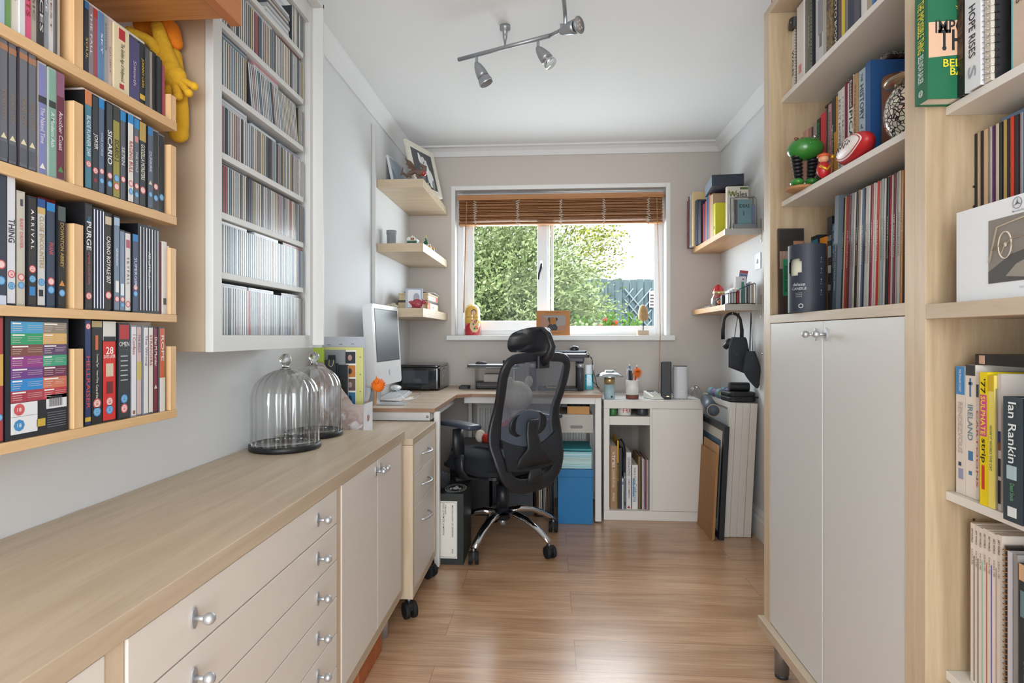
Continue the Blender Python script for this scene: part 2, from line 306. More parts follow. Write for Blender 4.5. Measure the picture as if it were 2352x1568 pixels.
b = MB(); ring(b, mull1-.005, wx(1508), fz0+.043, fz1-.043, .022, WY-.03, WY-.0205, UPVC, wb=.02); b.build('glazing_bead', win, bev=.003)
b = MB(); b.box((wx(1086), WY+.01, wz(738)), (mull0+.02, WY+.014, fz1-.05), WG); b.build('pane', win)
b = MB(); b.box((mull1-.001, WY+.01, wz(750)), (wx(1503), WY+.014, fz1-.05), WG); b.build('pane', win)
b = MB(); hx = wx(1243.5); hz = wz(607)
b.box((hx-.008, WY-.05, hz-.02), (hx+.008, WY-.035, hz+.02), CHROME); b.tube([(hx, WY-.058, hz), (hx-.003, WY-.06, hz-.03), (hx-.016, WY-.062, hz-.07), (hx-.019, WY-.06, hz-.11)], [.006, .009, .007, .005], M('#2b2d31', .25, .6, name='dark_chrome'), 10)
b.build('handle', win, label='black and chrome window handle')
# coving and skirting
b = MB(); cv = CEIL
b.prism([(0, 0), (-.0, -.055), (.012, -.055), (.03, -.025), (.055, -.012), (.085, -.012), (.085, 0)], (XL+.001, YB-.0005, ZC-.0005), (0, -1, 0), (0, 0, 1), (XR-XL-.002, 0, 0), cv); b.build('trim_2', kind='structure')
b = MB(); b.prism([(0, 0), (0, -.085), (.008, -.085), (.02, -.04), (.04, -.012), (.045, 0)], (XL+.0005, -1.29, ZC-.0005), (1, 0, 0), (0, 0, 1), (0, YB+1.28, 0), cv); b.build('trim_3', kind='structure')
b = MB(); b.prism([(0, 0), (0, -.06), (.012, -.06), (.03, -.03), (.06, -.012), (.062, 0)], (XR-.0005, -1.29, ZC-.0005), (-1, 0, 0), (0, 0, 1), (0, YB+1.28, 0), cv); b.build('trim_4', kind='structure')
b = MB(); b.prism([(0, 0), (.018, 0), (.018, .1), (.012, .115), (.012, .13), (.006, .148), (0, .15)], (XR-.0005, 1.9, .0005), (-1, 0, 0), (0, 0, 1), (0, YB-1.901, 0), TRIMW); b.build('baseboard_right', kind='structure')
b = MB(); b.prism([(0, 0), (.018, 0), (.018, .1), (.012, .115), (.012, .13), (.006, .148), (0, .15)], (XL+.001, YB-.0005, .0005), (0, -1, 0), (0, 0, 1), (XR-XL-.03, 0, 0), TRIMW); b.build('baseboard_back', kind='structure')
# boxed white pipe on the wall beside the floating shelves
py_ = wy(864, XL+.02); b = MB(); b.rbox((XL+.0005, py_-.02, .76), (XL+.022, py_+.0, Pt(862, 287, X=XL+.02).z), .003, GREYW); b.build('trim_5', kind='structure')
# ------------------------------------------------------------- outside
LEAF = M('#8b9b6b', .6, name='willow_leaf', noise=.35, ns=3); LEAF2 = M('#8f9440', .6, name='yellow_green_leaf', noise=.3, ns=3); BARK = M('#4e4436', .9, name='bark')
b = MB(); b.box((-9, 4.15, -.35), (9, 16, -.3), mottled('garden_ground', '#4d5a34', '#6e7a4b', 3, .9)); b.build('ground', kind='structure')
def leaves(b, spots, n, ln, lw, mat, droop, L0=.4, L1=.9, rad=None):
    for (cx, cy, cz_, dx, dy, dz) in spots:
        d = Vector((dx, dy, dz)).normalized(); p = Vector((cx, cy, cz_)); st = random.uniform(L0, L1)/n
        for i in range(n):
            p = p+d*st; d = (d+Vector((random.uniform(-.1, .1), random.uniform(-.1, .1), -droop/n+random.uniform(-.05, .05)))).normalized()
            q = Vector((random.uniform(-1, 1), random.uniform(-1, 1), random.uniform(-.6, 1))); q = (q+d*.9).normalized(); s_ = q.cross(Vector((random.uniform(-1, 1), random.uniform(-1, 1), random.uniform(-1, 1)))).normalized()
            l = ln*random.uniform(.6, 1.3); w = lw*random.uniform(.7, 1.2)
            b.add([p, p+q*l*.5+s_*w, p+q*l, p+q*l*.5-s_*w], [(0, 1, 2, 3)], mat)
t_ = thing('shrub', 'broad arching evergreen shrub with feathery green sprays outside the window', 'shrub', (-.5, 6.3, -.3))
b = MB(); sp = []; BC = Vector((-.9, 6.25, .55)); BR = Vector((1.4, .85, 1.78))
for i in range(5200):
    a = random.uniform(PI*.93, PI*2.07); e = math.asin(random.uniform(-.25, 1)); r = random.uniform(.72, 1.0)
    n_ = Vector((math.cos(a)*math.cos(e), math.sin(a)*math.cos(e), math.sin(e))); c_ = BC+Vector((n_.x*BR.x, n_.y*BR.y, n_.z*BR.z))*r
    sp.append((*c_, n_.x*.9+random.uniform(-.35, .45), n_.y*.5-.1, n_.z*.6+.25+random.uniform(-.3, .3)))
leaves(b, sp, 14, .05, .0105, LEAF, 1.0, .3, .6); b.build('foliage', t_)
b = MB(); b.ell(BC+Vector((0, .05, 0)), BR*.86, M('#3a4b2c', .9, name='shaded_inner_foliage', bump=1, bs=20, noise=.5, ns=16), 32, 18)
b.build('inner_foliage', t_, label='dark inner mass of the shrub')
b = MB()
for k in range(5): a = k*1.3; b.tube([(-.75+.05*k, 6.3, -.3), (-.75+.3*math.cos(a), 6.3+.2*math.sin(a), .4), (-.75+.7*math.cos(a), 6.3+.4*math.sin(a), 1.1)], [.04, .03, .015], BARK, 7)
b.build('stem', t_)
t_ = thing('tree', 'loose yellow-green leaved tree rising behind the evergreen shrub', 'tree', (.1, 8.55, -.3))
b = MB(); sp = []
for i in range(700):
    a = random.uniform(0, 2*PI); e = random.uniform(-.6, 1.4); r = random.uniform(.4, 1)**.5
    sp.append((-.05+.78*r*math.cos(a)*math.cos(e), 8.55+.8*r*math.sin(a), 2.35+.95*r*math.sin(e), math.cos(a)*.8+.3, math.sin(a)*.6, .4))
leaves(b, sp, 9, .06, .017, LEAF2, .5, .3, .6); b.build('foliage', t_)
b = MB(); b.tube([(0, 8.55, -.3), (.02, 8.55, 1.2), (.08, 8.55, 2.2)], [.06, .045, .02], BARK, 8)
for k in range(7): a = k*.9; b.tube([(.05, 8.55, 1.6+.08*k), (.05+.4*math.cos(a), 8.55+.3*math.sin(a), 2.2+.1*k), (.05+.85*math.cos(a), 8.55+.6*math.sin(a), 2.5+.1*k)], [.015, .01, .004], BARK, 5)
b.build('trunk', t_)
FEN = wood('blue_grey_fence_stain', '#667983', '#4f6069', 'Z', .8, .6); FY = 10.0
fz = Pt(1450, 640, Y=FY).z; fa = Pt(1376, 700, Y=FY).x
t_ = thing('garden_fence', 'blue-grey board fence at the end of the garden', 'fence', (1.5, FY, -.3)); b = MB(); x = fa-2.2; i = 0
while x < fa+3: b.box((x, FY+(.012 if i % 2 else 0), -.3), (x+.115, FY+.02+(.012 if i % 2 else 0), fz-random.uniform(.0, .02)), FEN); x += .124; i += 1
b.build('boards', t_, bev=.002)
b = MB(); b.box((fa-2.1, FY+.06, -.3), (fa+3.1, FY+.12, fz+.17), M('#c9ccca', .8, name='pale_render')); b.build('garden_wall', label='pale low wall standing behind the blue-grey fence', cat='wall', kind='structure')
tr = thing('trellis', 'expanding diamond trellis fixed on the blue-grey fence', 'trellis', (fa+.5, FY-.02, .9)); b = MB(); TRM = M('#8b99a6', .7, name='pale_blue_trellis')
c0 = Pt(1434, 760, Y=FY-.02); c1 = Pt(1496, 662, Y=FY-.02); W_ = c1.x-c0.x; H_ = c1.z-c0.z
def seg(p, q): b.cyl(p, q, .012, TRM, n=6)
for k in range(-2, 5):
    for s_ in (1, -1):
        za = c0.z+k*H_/4; zb = za+s_*H_*.75; xa, xb = c0.x, c1.x
        ta = max(0, (c0.z-za)/(zb-za)) if zb > za and za < c0.z else max(0, (c1.z-za)/(zb-za)) if zb < za and za > c1.z else 0
        tb = min(1, (c1.z-za)/(zb-za)) if zb > za else min(1, (c0.z-za)/(zb-za))
        if tb > ta+.05: seg((xa+(xb-xa)*ta, FY-.02, za+(zb-za)*ta), (xa+(xb-xa)*tb, FY-.02, za+(zb-za)*tb))
b.build('lattice', tr)
q = Pt(1491, 668, Y=FY-.03); q2 = Pt(1499, 706, Y=FY-.03); b = MB(); b.box((q.x, FY-.045, q2.z), (q2.x+.04, FY-.03, q.z), '#e9e4df')
for k in range(4): b.box((q.x+.015, FY-.047, q2.z+.03+k*.055), (q2.x+.02, FY-.0455, q2.z+.06+k*.055), '#4b3f44')
b.build('fence_plaque', label='small white plaque with dark marks fixed on the fence', cat='sign')
for i, (px, py, col) in enumerate(((1290, 738, '#c8402f'), (1345, 742, '#cfd8b0'), (1398, 735, '#d85538'), (1450, 738, '#8fbf5a'))):
    q = Pt(px, py, Y=4.5); t_ = thing('flowering_plant', ('low red flowering plant below the window beside the dog photograph', 'white-flowered low plant under the end of the shrub', 'orange-red flowering plant between the shrub and fence', 'bright green leafy plant in front of the trellis')[i], 'plant', (q.x, 4.5, -.3))
    b = MB(); leaves(b, [(q.x+random.uniform(-.03, .03), 4.5+random.uniform(-.04, .04), q.z-.25, random.uniform(-.12, .12), random.uniform(-.12, .12), 1) for _ in range(30)], 8, .04, .012, M('#6f9a3f', .6, name='fresh_leaf'), .2, .18, .3); b.build('leaves', t_)
    b = MB()
    for _ in range(16): b.ell((q.x+random.uniform(-.08, .08), 4.5+random.uniform(-.1, .05), q.z-random.uniform(-.01, .07)), .012, col, 7, 5)
    b.build('blossoms', t_)
    b = MB(); b.cyl((q.x, 4.5, -.3), (q.x, 4.5, q.z-.2), .01, BARK, n=6); b.build('stem', t_)
# ------------------------------------------------------------- sideboard (top board, door and drawer fronts)
SX, ST = -.54, .727
def knob(b_, p, n, up=(0, 0, 1)):
    """oval back plate, thin neck and ball, on a face with normal n"""
    p = Vector(p); n = Vector(n); u = Vector(up); r = n.cross(u)
    b_.prism([(.0075*math.cos(k*PI/10), .0165*math.sin(k*PI/10)) for k in range(20)], p, r, u, n*.003, SATIN)
    b_.cyl(p+n*.003, p+n*.02, .004, SATIN, n=10); b_.ell(p+n*.0255, .0094, SATIN, 16, 10)
t_ = thing('sideboard', 'long pale maple sideboard with cream drawers and doors along the wall', 'sideboard', (-.75, 1.0, 0.1165))
y0, y1 = -.35, 2.107; fy = (.655, .700, .712, 1.424, 1.452, 2.075)
b = MB(); b.box((XL+.001, y0, .692), (SX, y1, ST), MAPLE); b.build('top_board', t_, bev=.0015)
b = MB()
for ya, yb in ((y0, y0+.02), (.668, .700), (1.432, 1.462), (y1-.045, y1-.015)): b.box((XL+.002, ya, .15), (SX-.006, yb, .6915), MAPLEZ)
b.box((XL+.002, y0, .1165), (SX-.006, y1-.015, .149), MAPLE); b.box((XL+.002, y0, .15), (XL+.01, y1-.05, .69), MAPLE); b.build('carcass', t_, bev=.001)
DZ = [.6905, .601, .508, .414, .321, .235, .152]
for i in range(6):
    b = MB(); b.box((SX-.022, .7025, DZ[i+1]+.002), (SX-.003, 1.4295, DZ[i]-.001), CREAM); d = b.build('drawer', t_, bev=.0015)
    for yy in (.838, 1.305):
        b = MB(); knob(b, (SX-.0028, yy, (DZ[i]+DZ[i+1])/2+.004), (1, 0, 0)); b.build('knob', d, label='brushed steel ball knob')
for ya, yb, ky in ((1.4645, 1.7735, 1.755), (1.7765, 2.0605, 1.8)):
    b = MB(); b.box((SX-.022, ya, .152), (SX-.003, yb, .6895), CREAM); d = b.build('door', t_, bev=.0015)
    b = MB(); knob(b, (SX-.0028, ky, .658), (1, 0, 0)); b.build('knob', d, label='brushed steel ball knob')
for ya, yb, ky in ((-.32, .16, .14), (.163, .665, .19)):
    b = MB(); b.box((SX-.022, ya, .152), (SX-.003, yb, .6895), CREAM); d = b.build('door', t_, bev=.0015)
    b = MB(); knob(b, (SX-.0028, ky, .658), (1, 0, 0)); b.build('knob', d)
for yy in (1.0, 2.02):
    for xx in (-.6, -.88):
        b = MB(); b.cyl((xx, yy, .0005), (xx, yy, .116), .02, SATIN, n=14); b.build('leg', t_)
# things pushed under the sideboard
b = MB(); b.box((-.79, 1.69, .0005), (-.575, 1.93, .075), wood('terracotta_wood', '#b4663a', '#93491f', 'X', .6)); b.build('wooden_box', bev=.003, label='orange-brown wooden box pushed under the far doors of the sideboard', cat='box')
b = MB(); b.box((-.8, 1.30, .0005), (-.552, 1.39, .108), M('#8c8e90', .5)); b.build('file_case', bev=.002, label='grey plastic file case standing upright below the sideboard doors', cat='case')
b = MB(); b.box((-.8, 1.398, .0005), (-.556, 1.47, .1), M('#33403f', .5)); b.box((-.5561, 1.405, .006), (-.555, 1.455, .094), M('#d7c39a', .7)); b.build('binder', bev=.002, label='dark binder with a cream spine label below the sideboard doors', cat='binder')
# ------------------------------------------------------------- rolling drawer pedestal
t_ = thing('drawer_pedestal', 'pale maple rolling pedestal with three cream drawers and curved handles', 'drawer unit', (-.7, 2.35, .0))
PX, P0, P1, PB, PT = -.515, 2.128, 2.566, .085, .693
b = MB(); b.box((XL+.03, P0, PB), (PX-.0005, P0+.024, PT-.026), MAPLEZ); b.box((XL+.03, P1-.024, PB), (PX-.0005, P1, PT-.026), MAPLEZ); b.box((XL+.03, P0+.0245, PB), (PX-.0005, P1-.0245, PB+.025), MAPLE); b.box((XL+.03, P0+.0245, PB+.03), (XL+.04, P1-.0245, PT-.03), MAPLE); b.build('carcass', t_, bev=.001)
b = MB(); b.box((XL+.03, P0, PT-.025), (PX, P1, PT), MAPLE); b.build('top_board', t_, bev=.0015)
for z0, z1 in ((.545, .665), (.42, .542), (.112, .417)):
    b = MB(); b.box((PX-.022, P0+.027, z0), (PX-.003, P1-.027, z1), CREAM); d = b.build('drawer', t_, bev=.0015)
    zh = z0+(z1-z0)*.5 if z0 > .2 else .338; ym = (P0+P1)/2
    b = MB(); b.tube([(PX-.003, ym-.062, zh), (PX+.012, ym-.05, zh), (PX+.024, ym-.022, zh), (PX+.027, ym, zh), (PX+.024, ym+.022, zh), (PX+.012, ym+.05, zh), (PX-.003, ym+.062, zh)], .0045, SATIN, 10); b.build('handle', d, label='curved satin steel bow handle')
def caster(par, x, y, ang, r=.031, z0=0, top=None):
    b = MB(XF((x, y, 0), ang)); top = top or 2*r+.022
    for s_ in (-1, 1): b.rev((s_*.006, 0, r+.0005), (s_*.024, 0, r+.0005), [(r*.5, 0), (r*.97, .02), (r, .2), (r, .8), (r*.93, 1), (r*.3, 1.0)], RUB, 20)
    b.rbox((-.013, -r*.7, r*1.1), (.013, r*.75, r*2.02), .008, BLK); b.cyl((0, r*.25, r*1.9), (0, r*.25, top), .006, SATIN, n=10)
    return b.build('caster', par, bev=.001)
for x, y, a in ((-.535, 2.16, .6), (-.535, 2.525, 1.1), (-.88, 2.16, 2), (-.88, 2.53, .2)): caster(t_, x, y, a, .031, top=.0845)
# ------------------------------------------------------------- glass bell jars
JG = glassy('bell_jar_glass', (.955, .968, .968), .1, .04, .95, 1.9)
for i, (x, y, R) in enumerate(((-.832, 1.752, .1075), (-.838, 2.0, .1))):
    if i: y = 1.985
    t_ = thing('glass_cloche', ('ribbed glass bell jar on a black tray, the nearer of the pair on the sideboard', 'ribbed glass bell jar on a black tray beside the marbled file box')[i], 'bell jar', (x, y, ST+.0005), 'ribbed glass bell jars on the sideboard')
    b = MB(); b.lathe([(R*.97, 0), (R, .003), (R, .017), (R*.965, .018), (R*.96, .006), (0.0001, .0055)], (x, y, ST+.0005), BLK, 48); b.build('tray', t_)
    g = R*.91; prof = [(g, .0), (g*.99, .01), (g*.985, .05), (g*.985, .13)]+[(g*.985*math.cos(a*PI/18), .155+.088*math.sin(a*PI/18)) for a in range(0, 9)]+[(.014, .2445)]
    b = MB(); b.lathe(prof, (x, y, ST+.0065), JG, 144, flute=.06, fn=20); q = b.build('dome', t_)
    b = MB(); zt = ST+.0065+.2445; b.lathe([(.016, 0), (.011, .004), (.009, .01), (.012, .014), (.017, .022), (.0185, .03), (.016, .038), (.009, .045), (.0001, .047)], (x, y, zt), M('#f4f6f6', .03, name='solid_glass'), 24)
    gm = _m.get('sg');
    if not gm:
        gm = bpy.data.materials.new('solid_clear_glass'); gm.use_nodes = True; bb = gm.node_tree.nodes['Principled BSDF']; bb.inputs['Transmission Weight'].default_value = 1; bb.inputs['Roughness'].default_value = .02; bb.inputs['IOR'].default_value = 1.45; _m['sg'] = gm
    b.mats[0] = gm; b.build('knob', t_)
# ------------------------------------------------------------- marbled magazine file and the papers in it (each standing on the pedestal top inside the file)
MARB = mottled('marbled_paper', '#b9a9a4', '#d9d4d8', 7, .45, '#a58d84', 3.5)
fx0, fx1, fy0, fy1, fzz = -.938, -.725, 2.185, 2.305, PT+.0005
t_ = thing('magazine_file', 'marbled grey-pink magazine file box holding papers on the rolling pedestal', 'file box', ((fx0+fx1)/2, (fy0+fy1)/2, fzz))
b = MB(); side = [(0, 0), (fx1-fx0, 0), (fx1-fx0, .12), (fx1-fx0-.04, .12), (.05, .285), (0, .285)]
for yy in (fy0, fy1-.003): b.prism(side, (fx0, yy, fzz), (1, 0, 0), (0, 0, 1), (0, .003, 0), MARB)
b.box((fx1-.003, fy0+.0031, fzz), (fx1, fy1-.0031, fzz+.12), M('#dfdfe6', .4, name='pale_marbled_front', noise=.08, ns=20)); b.box((fx0, fy0+.0031, fzz), (fx0+.003, fy1-.0031, fzz+.285), MARB); b.box((fx0+.0031, fy0+.0031, fzz), (fx1-.0031, fy1-.0031, fzz+.003), MARB); b.build('box', t_)
b = MB(); b.rev((fx1, (fy0+fy1)/2, fzz+.06), (fx1+.0012, (fy0+fy1)/2, fzz+.06), [(.0095, 0), (.0135, .2), (.0135, 1), (.0095, 1)], '#a97a6a', 24); b.disc((fx1+.0004, (fy0+fy1)/2, fzz+.06), (0, 1, 0), (0, 0, 1), .0098, '#5c3530'); b.build('finger_hole', t_, label='metal-rimmed finger hole')
def leaf(name, y, x0, x1, z1, col, th, label, cat, extra=None, tilt=0, z0=None):
    b = MB(XF((x0, y, fzz+.0035), 0, 0, tilt)); b.box((0, 0, 0), (x1-x0, th, z1-fzz-.0035), col)
    if extra: extra(b, x1-x0, z1-fzz-.0035)
    return b.build(name, bev=.0006, label=label, cat=cat)
leaf('plastic_sleeve', 2.290, fx0+.006, -.752, 1.078, M('#b9bdc6', .25), .004, 'clear grey plastic sleeve, tallest sheet in the marbled file box', 'folder', lambda b, w, h: [b.box((.02+k*.05, -.0004, h-.035+k*.002), (.035+k*.05, -.0001, h-.032+k*.002), '#6d7077') for k in range(3)])
def fold(b, w, h):
    b.box((w-.075, -.0006, .02), (w-.03, -.0002, h-.012), M('#f0eee6', .5))
    for k, (c1, c2) in enumerate((('#2b2f38', '#b58f7e'), ('#c47b32', '#3b2f2b'), ('#6b544c', '#a8948b'), ('#3d6f95', '#1f3f5e'))):
        z = h-.018-.055*k; b.box((w-.073, -.0010, z-.048), (w-.032, -.0007, z), c1); b.ell((w-.055, -.001, z-.024), (.009, .0004, .012), c2, 10, 6)
    for z in (h-.04, h-.11, h-.18): b.disc((w-.012, -.0004, z), (1, 0, 0), (0, 0, 1), .003, '#8c8a4c', 10)
leaf('card_folder', 2.275, fx0+.006, -.755, 1.035, M('#d5d283', .6), .004, 'yellow card folder with strip of colour photographs in the file box', 'folder', fold)
leaf('pocket_folder', 2.262, fx0+.006, -.825, 1.025, M('#8b8f93', .5), .005, 'mid-grey textured folder in front of the yellow one in file box', 'folder', None)
leaf('black_notebook', 2.250, fx0+.03, -.81, .965, M('#24262a', .5), .008, 'black hardback notebook leaning in the marbled file box', 'notebook', lambda b, w, h: b.box((w-.0005, .001, .004), (w+.0006, .006, h-.004), '#aab0b4'))
def clip(b, x, y, z):
    b.prism([(-.004, 0), (.004, 0), (.0015, .02), (-.0015, .02)], (x-.014, y, z), (0, 1, 0), (0, 0, 1), (.028, 0, 0), BLK)
    for s_ in (-1, 1): b.tube([(x-.009, y+s_*.004, z+.001), (x-.008, y+s_*.010, z-.02), (x, y+s_*.011, z-.026), (x+.008, y+s_*.010, z-.02), (x+.009, y+s_*.004, z+.001)], .0011, '#d9cfa0', 6)
def clipb(b, w, h): b.box((.0, -.0008, 0), (w, -.0001, h), M('#2b2c2f', .4)); clip(b, w-.03, .003, h-.005)
leaf('clipboard', 2.236, fx0+.04, -.845, .972, M('#2d2e31', .4), .004, 'black clipboard with rounded corner and two bulldog clips in file box', 'clipboard', clipb)
b = MB(); clip(b, -.865, 2.222, .985); b.box((fx0+.006, 2.219, fzz+.0035), (-.85, 2.224, .985), M('#3b3d40', .5)); b.build('binder_clip_pad', label='black pad held by a big bulldog clip at file box front', cat='notepad')
b = MB(); b.box((fx0+.006, 2.195, fzz+.0035), (fx0+.05, 2.205, 1.035), M('#b4cc4c', .5)); b.build('green_card_folder', label='bright lime green folder at the wall end of the file box', cat='folder')
# fluffy orange toy clipped on the front edge
FLUF = M('#f2771c', .9, name='orange_fluff', bump=1, bs=90)
t_ = thing('toy_bird', 'small fluffy orange toy bird clipped on the marbled file box edge', 'toy', (-.715, 2.32, .82)); c_ = Pt(866, 885, X=-.715)
b = MB()
for k, (dx, dz, r) in enumerate(((0, 0, .024), (0, .0, .022))): b.ell((c_.x, c_.y+.006+.02*k, c_.z-.004*k), (r, r*.9, r*1.15), FLUF, 18, 12)
for k in range(150):
    a, e = random.uniform(0, 2*PI), random.uniform(-1.4, 1.4); n_ = Vector((math.cos(a)*math.cos(e), math.sin(a)*math.cos(e), math.sin(e))); cc = Vector((c_.x, c_.y+.006+(.02 if k % 2 else 0), c_.z)); b.cyl(cc+n_*.02, cc+n_*.031, .0016, FLUF, .0003, 4)
b.build('body', t_)
b = MB(); b.ell((c_.x+.002, c_.y-.012, c_.z+.018), .011, FLUF, 12, 8); b.cyl((c_.x+.002, c_.y-.012, c_.z+.027), (c_.x, c_.y-.01, c_.z+.04), .005, FLUF, .001, 8); b.ell((c_.x+.011, c_.y-.016, c_.z+.02), .0022, BLKG, 8, 6); b.build('head', t_)
b = MB(); b.box((c_.x-.01, c_.y-.004, fzz+.10), (c_.x-.002, c_.y+.004, c_.z-.012), CARD); b.build('peg', t_)
# ------------------------------------------------------------- desk: two tops and steel frames
DT = .745
t_ = thing('desk', 'L-shaped grey oak computer desk on white steel frames', 'desk', (-.4, 3.1, 0.0005))
WST = M('#dcdad6', .4, name='white_powder_coated_steel')
b = MB(); b.box((XL+.002, 2.617, DT-.018), (-.531, 3.30, DT), OAKE); b.box((XL+.003, 2.6175, DT-.0005), (-.532, 3.302, DT+.0005), OAKG)
b.box((XL+.002, 3.302, DT-.018), (.305, YB-.002, DT), OAKE); b.box((XL+.003, 3.303, DT-.0005), (.304, YB-.003, DT+.0005), OAKG); b.prism([(0, 0), (0, .08), (.08, .08)], (-.5305, 3.302-.08, DT-.018), (1, 0, 0), (0, 1, 0), (0, 0, .018), OAKE); b.build('desk_top', t_, bev=.001)
b = MB(); z1 = DT-.0185
b.box((XL+.01, 2.625, z1-.04), (-.556, 2.65, z1), WST); b.box((-.58, 2.66, z1-.04), (-.556, 3.30, z1), WST); b.box((-.50, 3.33, z1-.04), (.265, 3.355, z1), WST); b.box((.27, 3.36, z1-.04), (.295, YB-.04, z1), WST); b.build('frame', t_, bev=.002)
for (x, y) in ((-.511, 2.64), (-.51, 3.76), (.282, 3.345), (.282, 3.80), (-.93, 2.64)):
    b = MB(); b.box((x-.0245 if x < 0 else x-.018, y-.0175, .008), (x+.0 if x < 0 else x+.018, y+.0145, z1-.0), WST); b.box((x-.02, y-.012, .0005), (x-.004, y+.01, .008), BLK); b.build('leg', t_, bev=.002)
b = MB(); b.cyl((-.566, 2.6245, z1-.02), (-.566, 2.621, z1-.02), .006, SATIN, n=14); b.build('bolt', t_)
# ------------------------------------------------------------- white all-in-one computer
ACR = M('#eceef0', .18, name='glossy_white_plastic', coat=.5); ACRS = M('#dcdfe2', .25, name='white_plastic_side')
t_ = thing('desktop_computer', 'white all-in-one desktop computer with dark screen standing on the desk', 'computer', (-.82, 2.84, DT+.001))
T = XF((-.815, 2.65, .838), -.05, 0, math.radians(-3.2))   # u: +Y across, local z up, facing +X
b = MB(T); b.rbox((-.052, 0, 0), (0, .39, .40), .018, ACR, axis=0, n=5); b.build('case', t_, bev=.004, seg=3)
b = MB(T); b.box((.0004, .022, .118), (.0012, .368, .378), '#15161a'); b.box((.0012, .028, .124), (.0016, .362, .372), M('#3c434c', .42, name='dark_screen_glass')); b.build('screen', t_)
b = MB(T); u = [(0, .012), (.007, .014), (.010, .007), (.008, -.002), (.009, -.008), (.004, -.013), (0, -.011), (-.004, -.013), (-.009, -.006), (-.010, .004), (-.007, .013)]
b.prism([(x, y) for x, y in u], (.0005, .195, .058), (0, 1, 0), (0, 0, 1), (.0008, 0, 0), '#a9adb2'); b.ell((.0008, .198, .075), (.0005, .002, .005), '#a9adb2', 8, 6); b.build('logo', t_, label='small grey apple-shaped emblem')
b = MB(); b.box((-.90, 2.72, DT+.001), (-.70, 2.83, DT+.006), SATIN); b.prism([(-.035, 0), (-.0, 0), (.016, .12), (.004, .12)], (-.85, 2.73, DT+.006), (1, 0, 0), (0, 0, 1), (0, .09, 0), SATIN); b.build('stand', t_, bev=.001)
t_ = thing('keyboard', 'white computer keyboard lying on the desk in front of the white computer', 'keyboard', (-.63, 2.84, DT+.001)); T = XF((-.838, 3.09, DT+.001), math.radians(6), 0, math.radians(3))
b = MB(T); b.rbox((-.055, -.21, 0.003), (.055, .21, .014), .006, ACR); b.build('base', t_, bev=.002)
b = MB(T)
for r_ in range(5):
    for c2 in range(19): b.box((-.046+r_*.0185, -.2+c2*.0208, .0142), (-.0295+r_*.0185, -.1825+c2*.0208, .0195), ACRS)
b.build('keys', t_)
t_ = thing('computer_mouse', 'white oval computer mouse resting on the white keyboard', 'mouse', (-.66, 3.03, DT+.02)); m_ = Pt(905, 888, Y=2.98)
b = MB(); b.ell((-.875, 3.21, DT+.0415), (.03, .05, .0165), ACR, 20, 10); b.build('shell', t_)
b = MB(); b.tube([(-.872, 3.163, DT+.038), (-.86, 3.1, DT+.06), (-.80, 2.96, DT+.045), (-.735, 2.88, DT+.01), (-.715, 3.0, DT+.004), (-.73, 3.2, DT+.004), (-.76, 3.34, DT+.004)], .0017, ACR, 6); b.build('cable', t_)
b = MB(); b.box((-.765, 2.95, DT+.001), (-.742, 3.1, DT+.0022), PAPER); b.build('paper_slip', label='white paper slip lying beside the keyboard', cat='paper')
# ------------------------------------------------------------- black photo printer
t_ = thing('printer', 'glossy black inkjet printer on the desk in the corner', 'printer', (-.8, 3.63, DT+.001)); T = XF((-.8, 3.62, DT+.001))
b = MB(T); b.rbox((-.128, -.16, .006), (.128, .175, .142), .02, BLKG); b.build('body', t_, bev=.006, seg=3)
b = MB(T); b.rbox((-.126, -.158, .1425), (.126, .173, .158), .02, M('#1b1c20', .2, coat=.4)); b.build('scanner_lid', t_, bev=.004)
b = MB(T); b.box((-.1, -.1625, .045), (.06, -.1602, .125), M('#3a3f46', .08, coat=.6)); b.box((-.11, -.172, .008), (.07, -.1603, .035), BLKG); b.build('paper_tray', t_, bev=.001)
b = MB(T); b.text('Canon', (.1285, -.02, .085), (0, 1, 0), (0, 0, 1), .012, '#e8e8ea', wmax=.05); b.box((.128, -.03, .125), (.1288, .01, .132), BLK); b.build('logo', t_, label='small white maker lettering')
b = MB(T)
for x, y in ((-.1, -.13), (.1, -.13), (-.1, .14), (.1, .14)): b.cyl((x, y, 0), (x, y, .0058), .01, RUB, n=10)
b.build('feet', t_)
# ------------------------------------------------------------- clear riser with laptop, and what lies below it
CLR = glassy('clear_acrylic', (.95, .965, .965), .03, .03, .8, 2.5)
zt = .885; rx0 = Pt(1070, 842, Y=3.56).x; rx1 = -.165
t_ = thing('acrylic_riser', 'clear acrylic riser shelf on the desk below the window sill', 'stand', ((rx0+rx1)/2, 3.66, DT+.001))
b = MB(); b.box((rx0, 3.56, zt-.008), (rx1, 3.78, zt), CLR); b.build('shelf', t_, bev=.001)
for x in (rx0+.055, rx1-.06):
    b = MB(); b.box((x, 3.58, DT+.001), (x+.006, 3.77, zt-.0085), CLR); b.build('leg', t_)
b = MB(); b.box((rx0+.01, 3.562, DT+.001), (rx1-.01, 3.78, DT+.006), CLR); b.build('base_sheet', t_)
SILV = M('#b9bdc4', .3, .8, name='brushed_aluminium')
t_ = thing('laptop', 'closed silver laptop lying on the clear acrylic riser', 'laptop', (-.38, 3.67, zt+.0005))
b = MB(); b.rbox((rx0+.004, 3.58, zt+.0005), (-.2, 3.77, zt+.010), .01, M('#26282d', .4)); b.build('base', t_, bev=.002)
b = MB(); b.rbox((rx0+.004, 3.58, zt+.0115), (-.2, 3.77, zt+.019), .01, SILV); b.build('lid', t_, bev=.002)
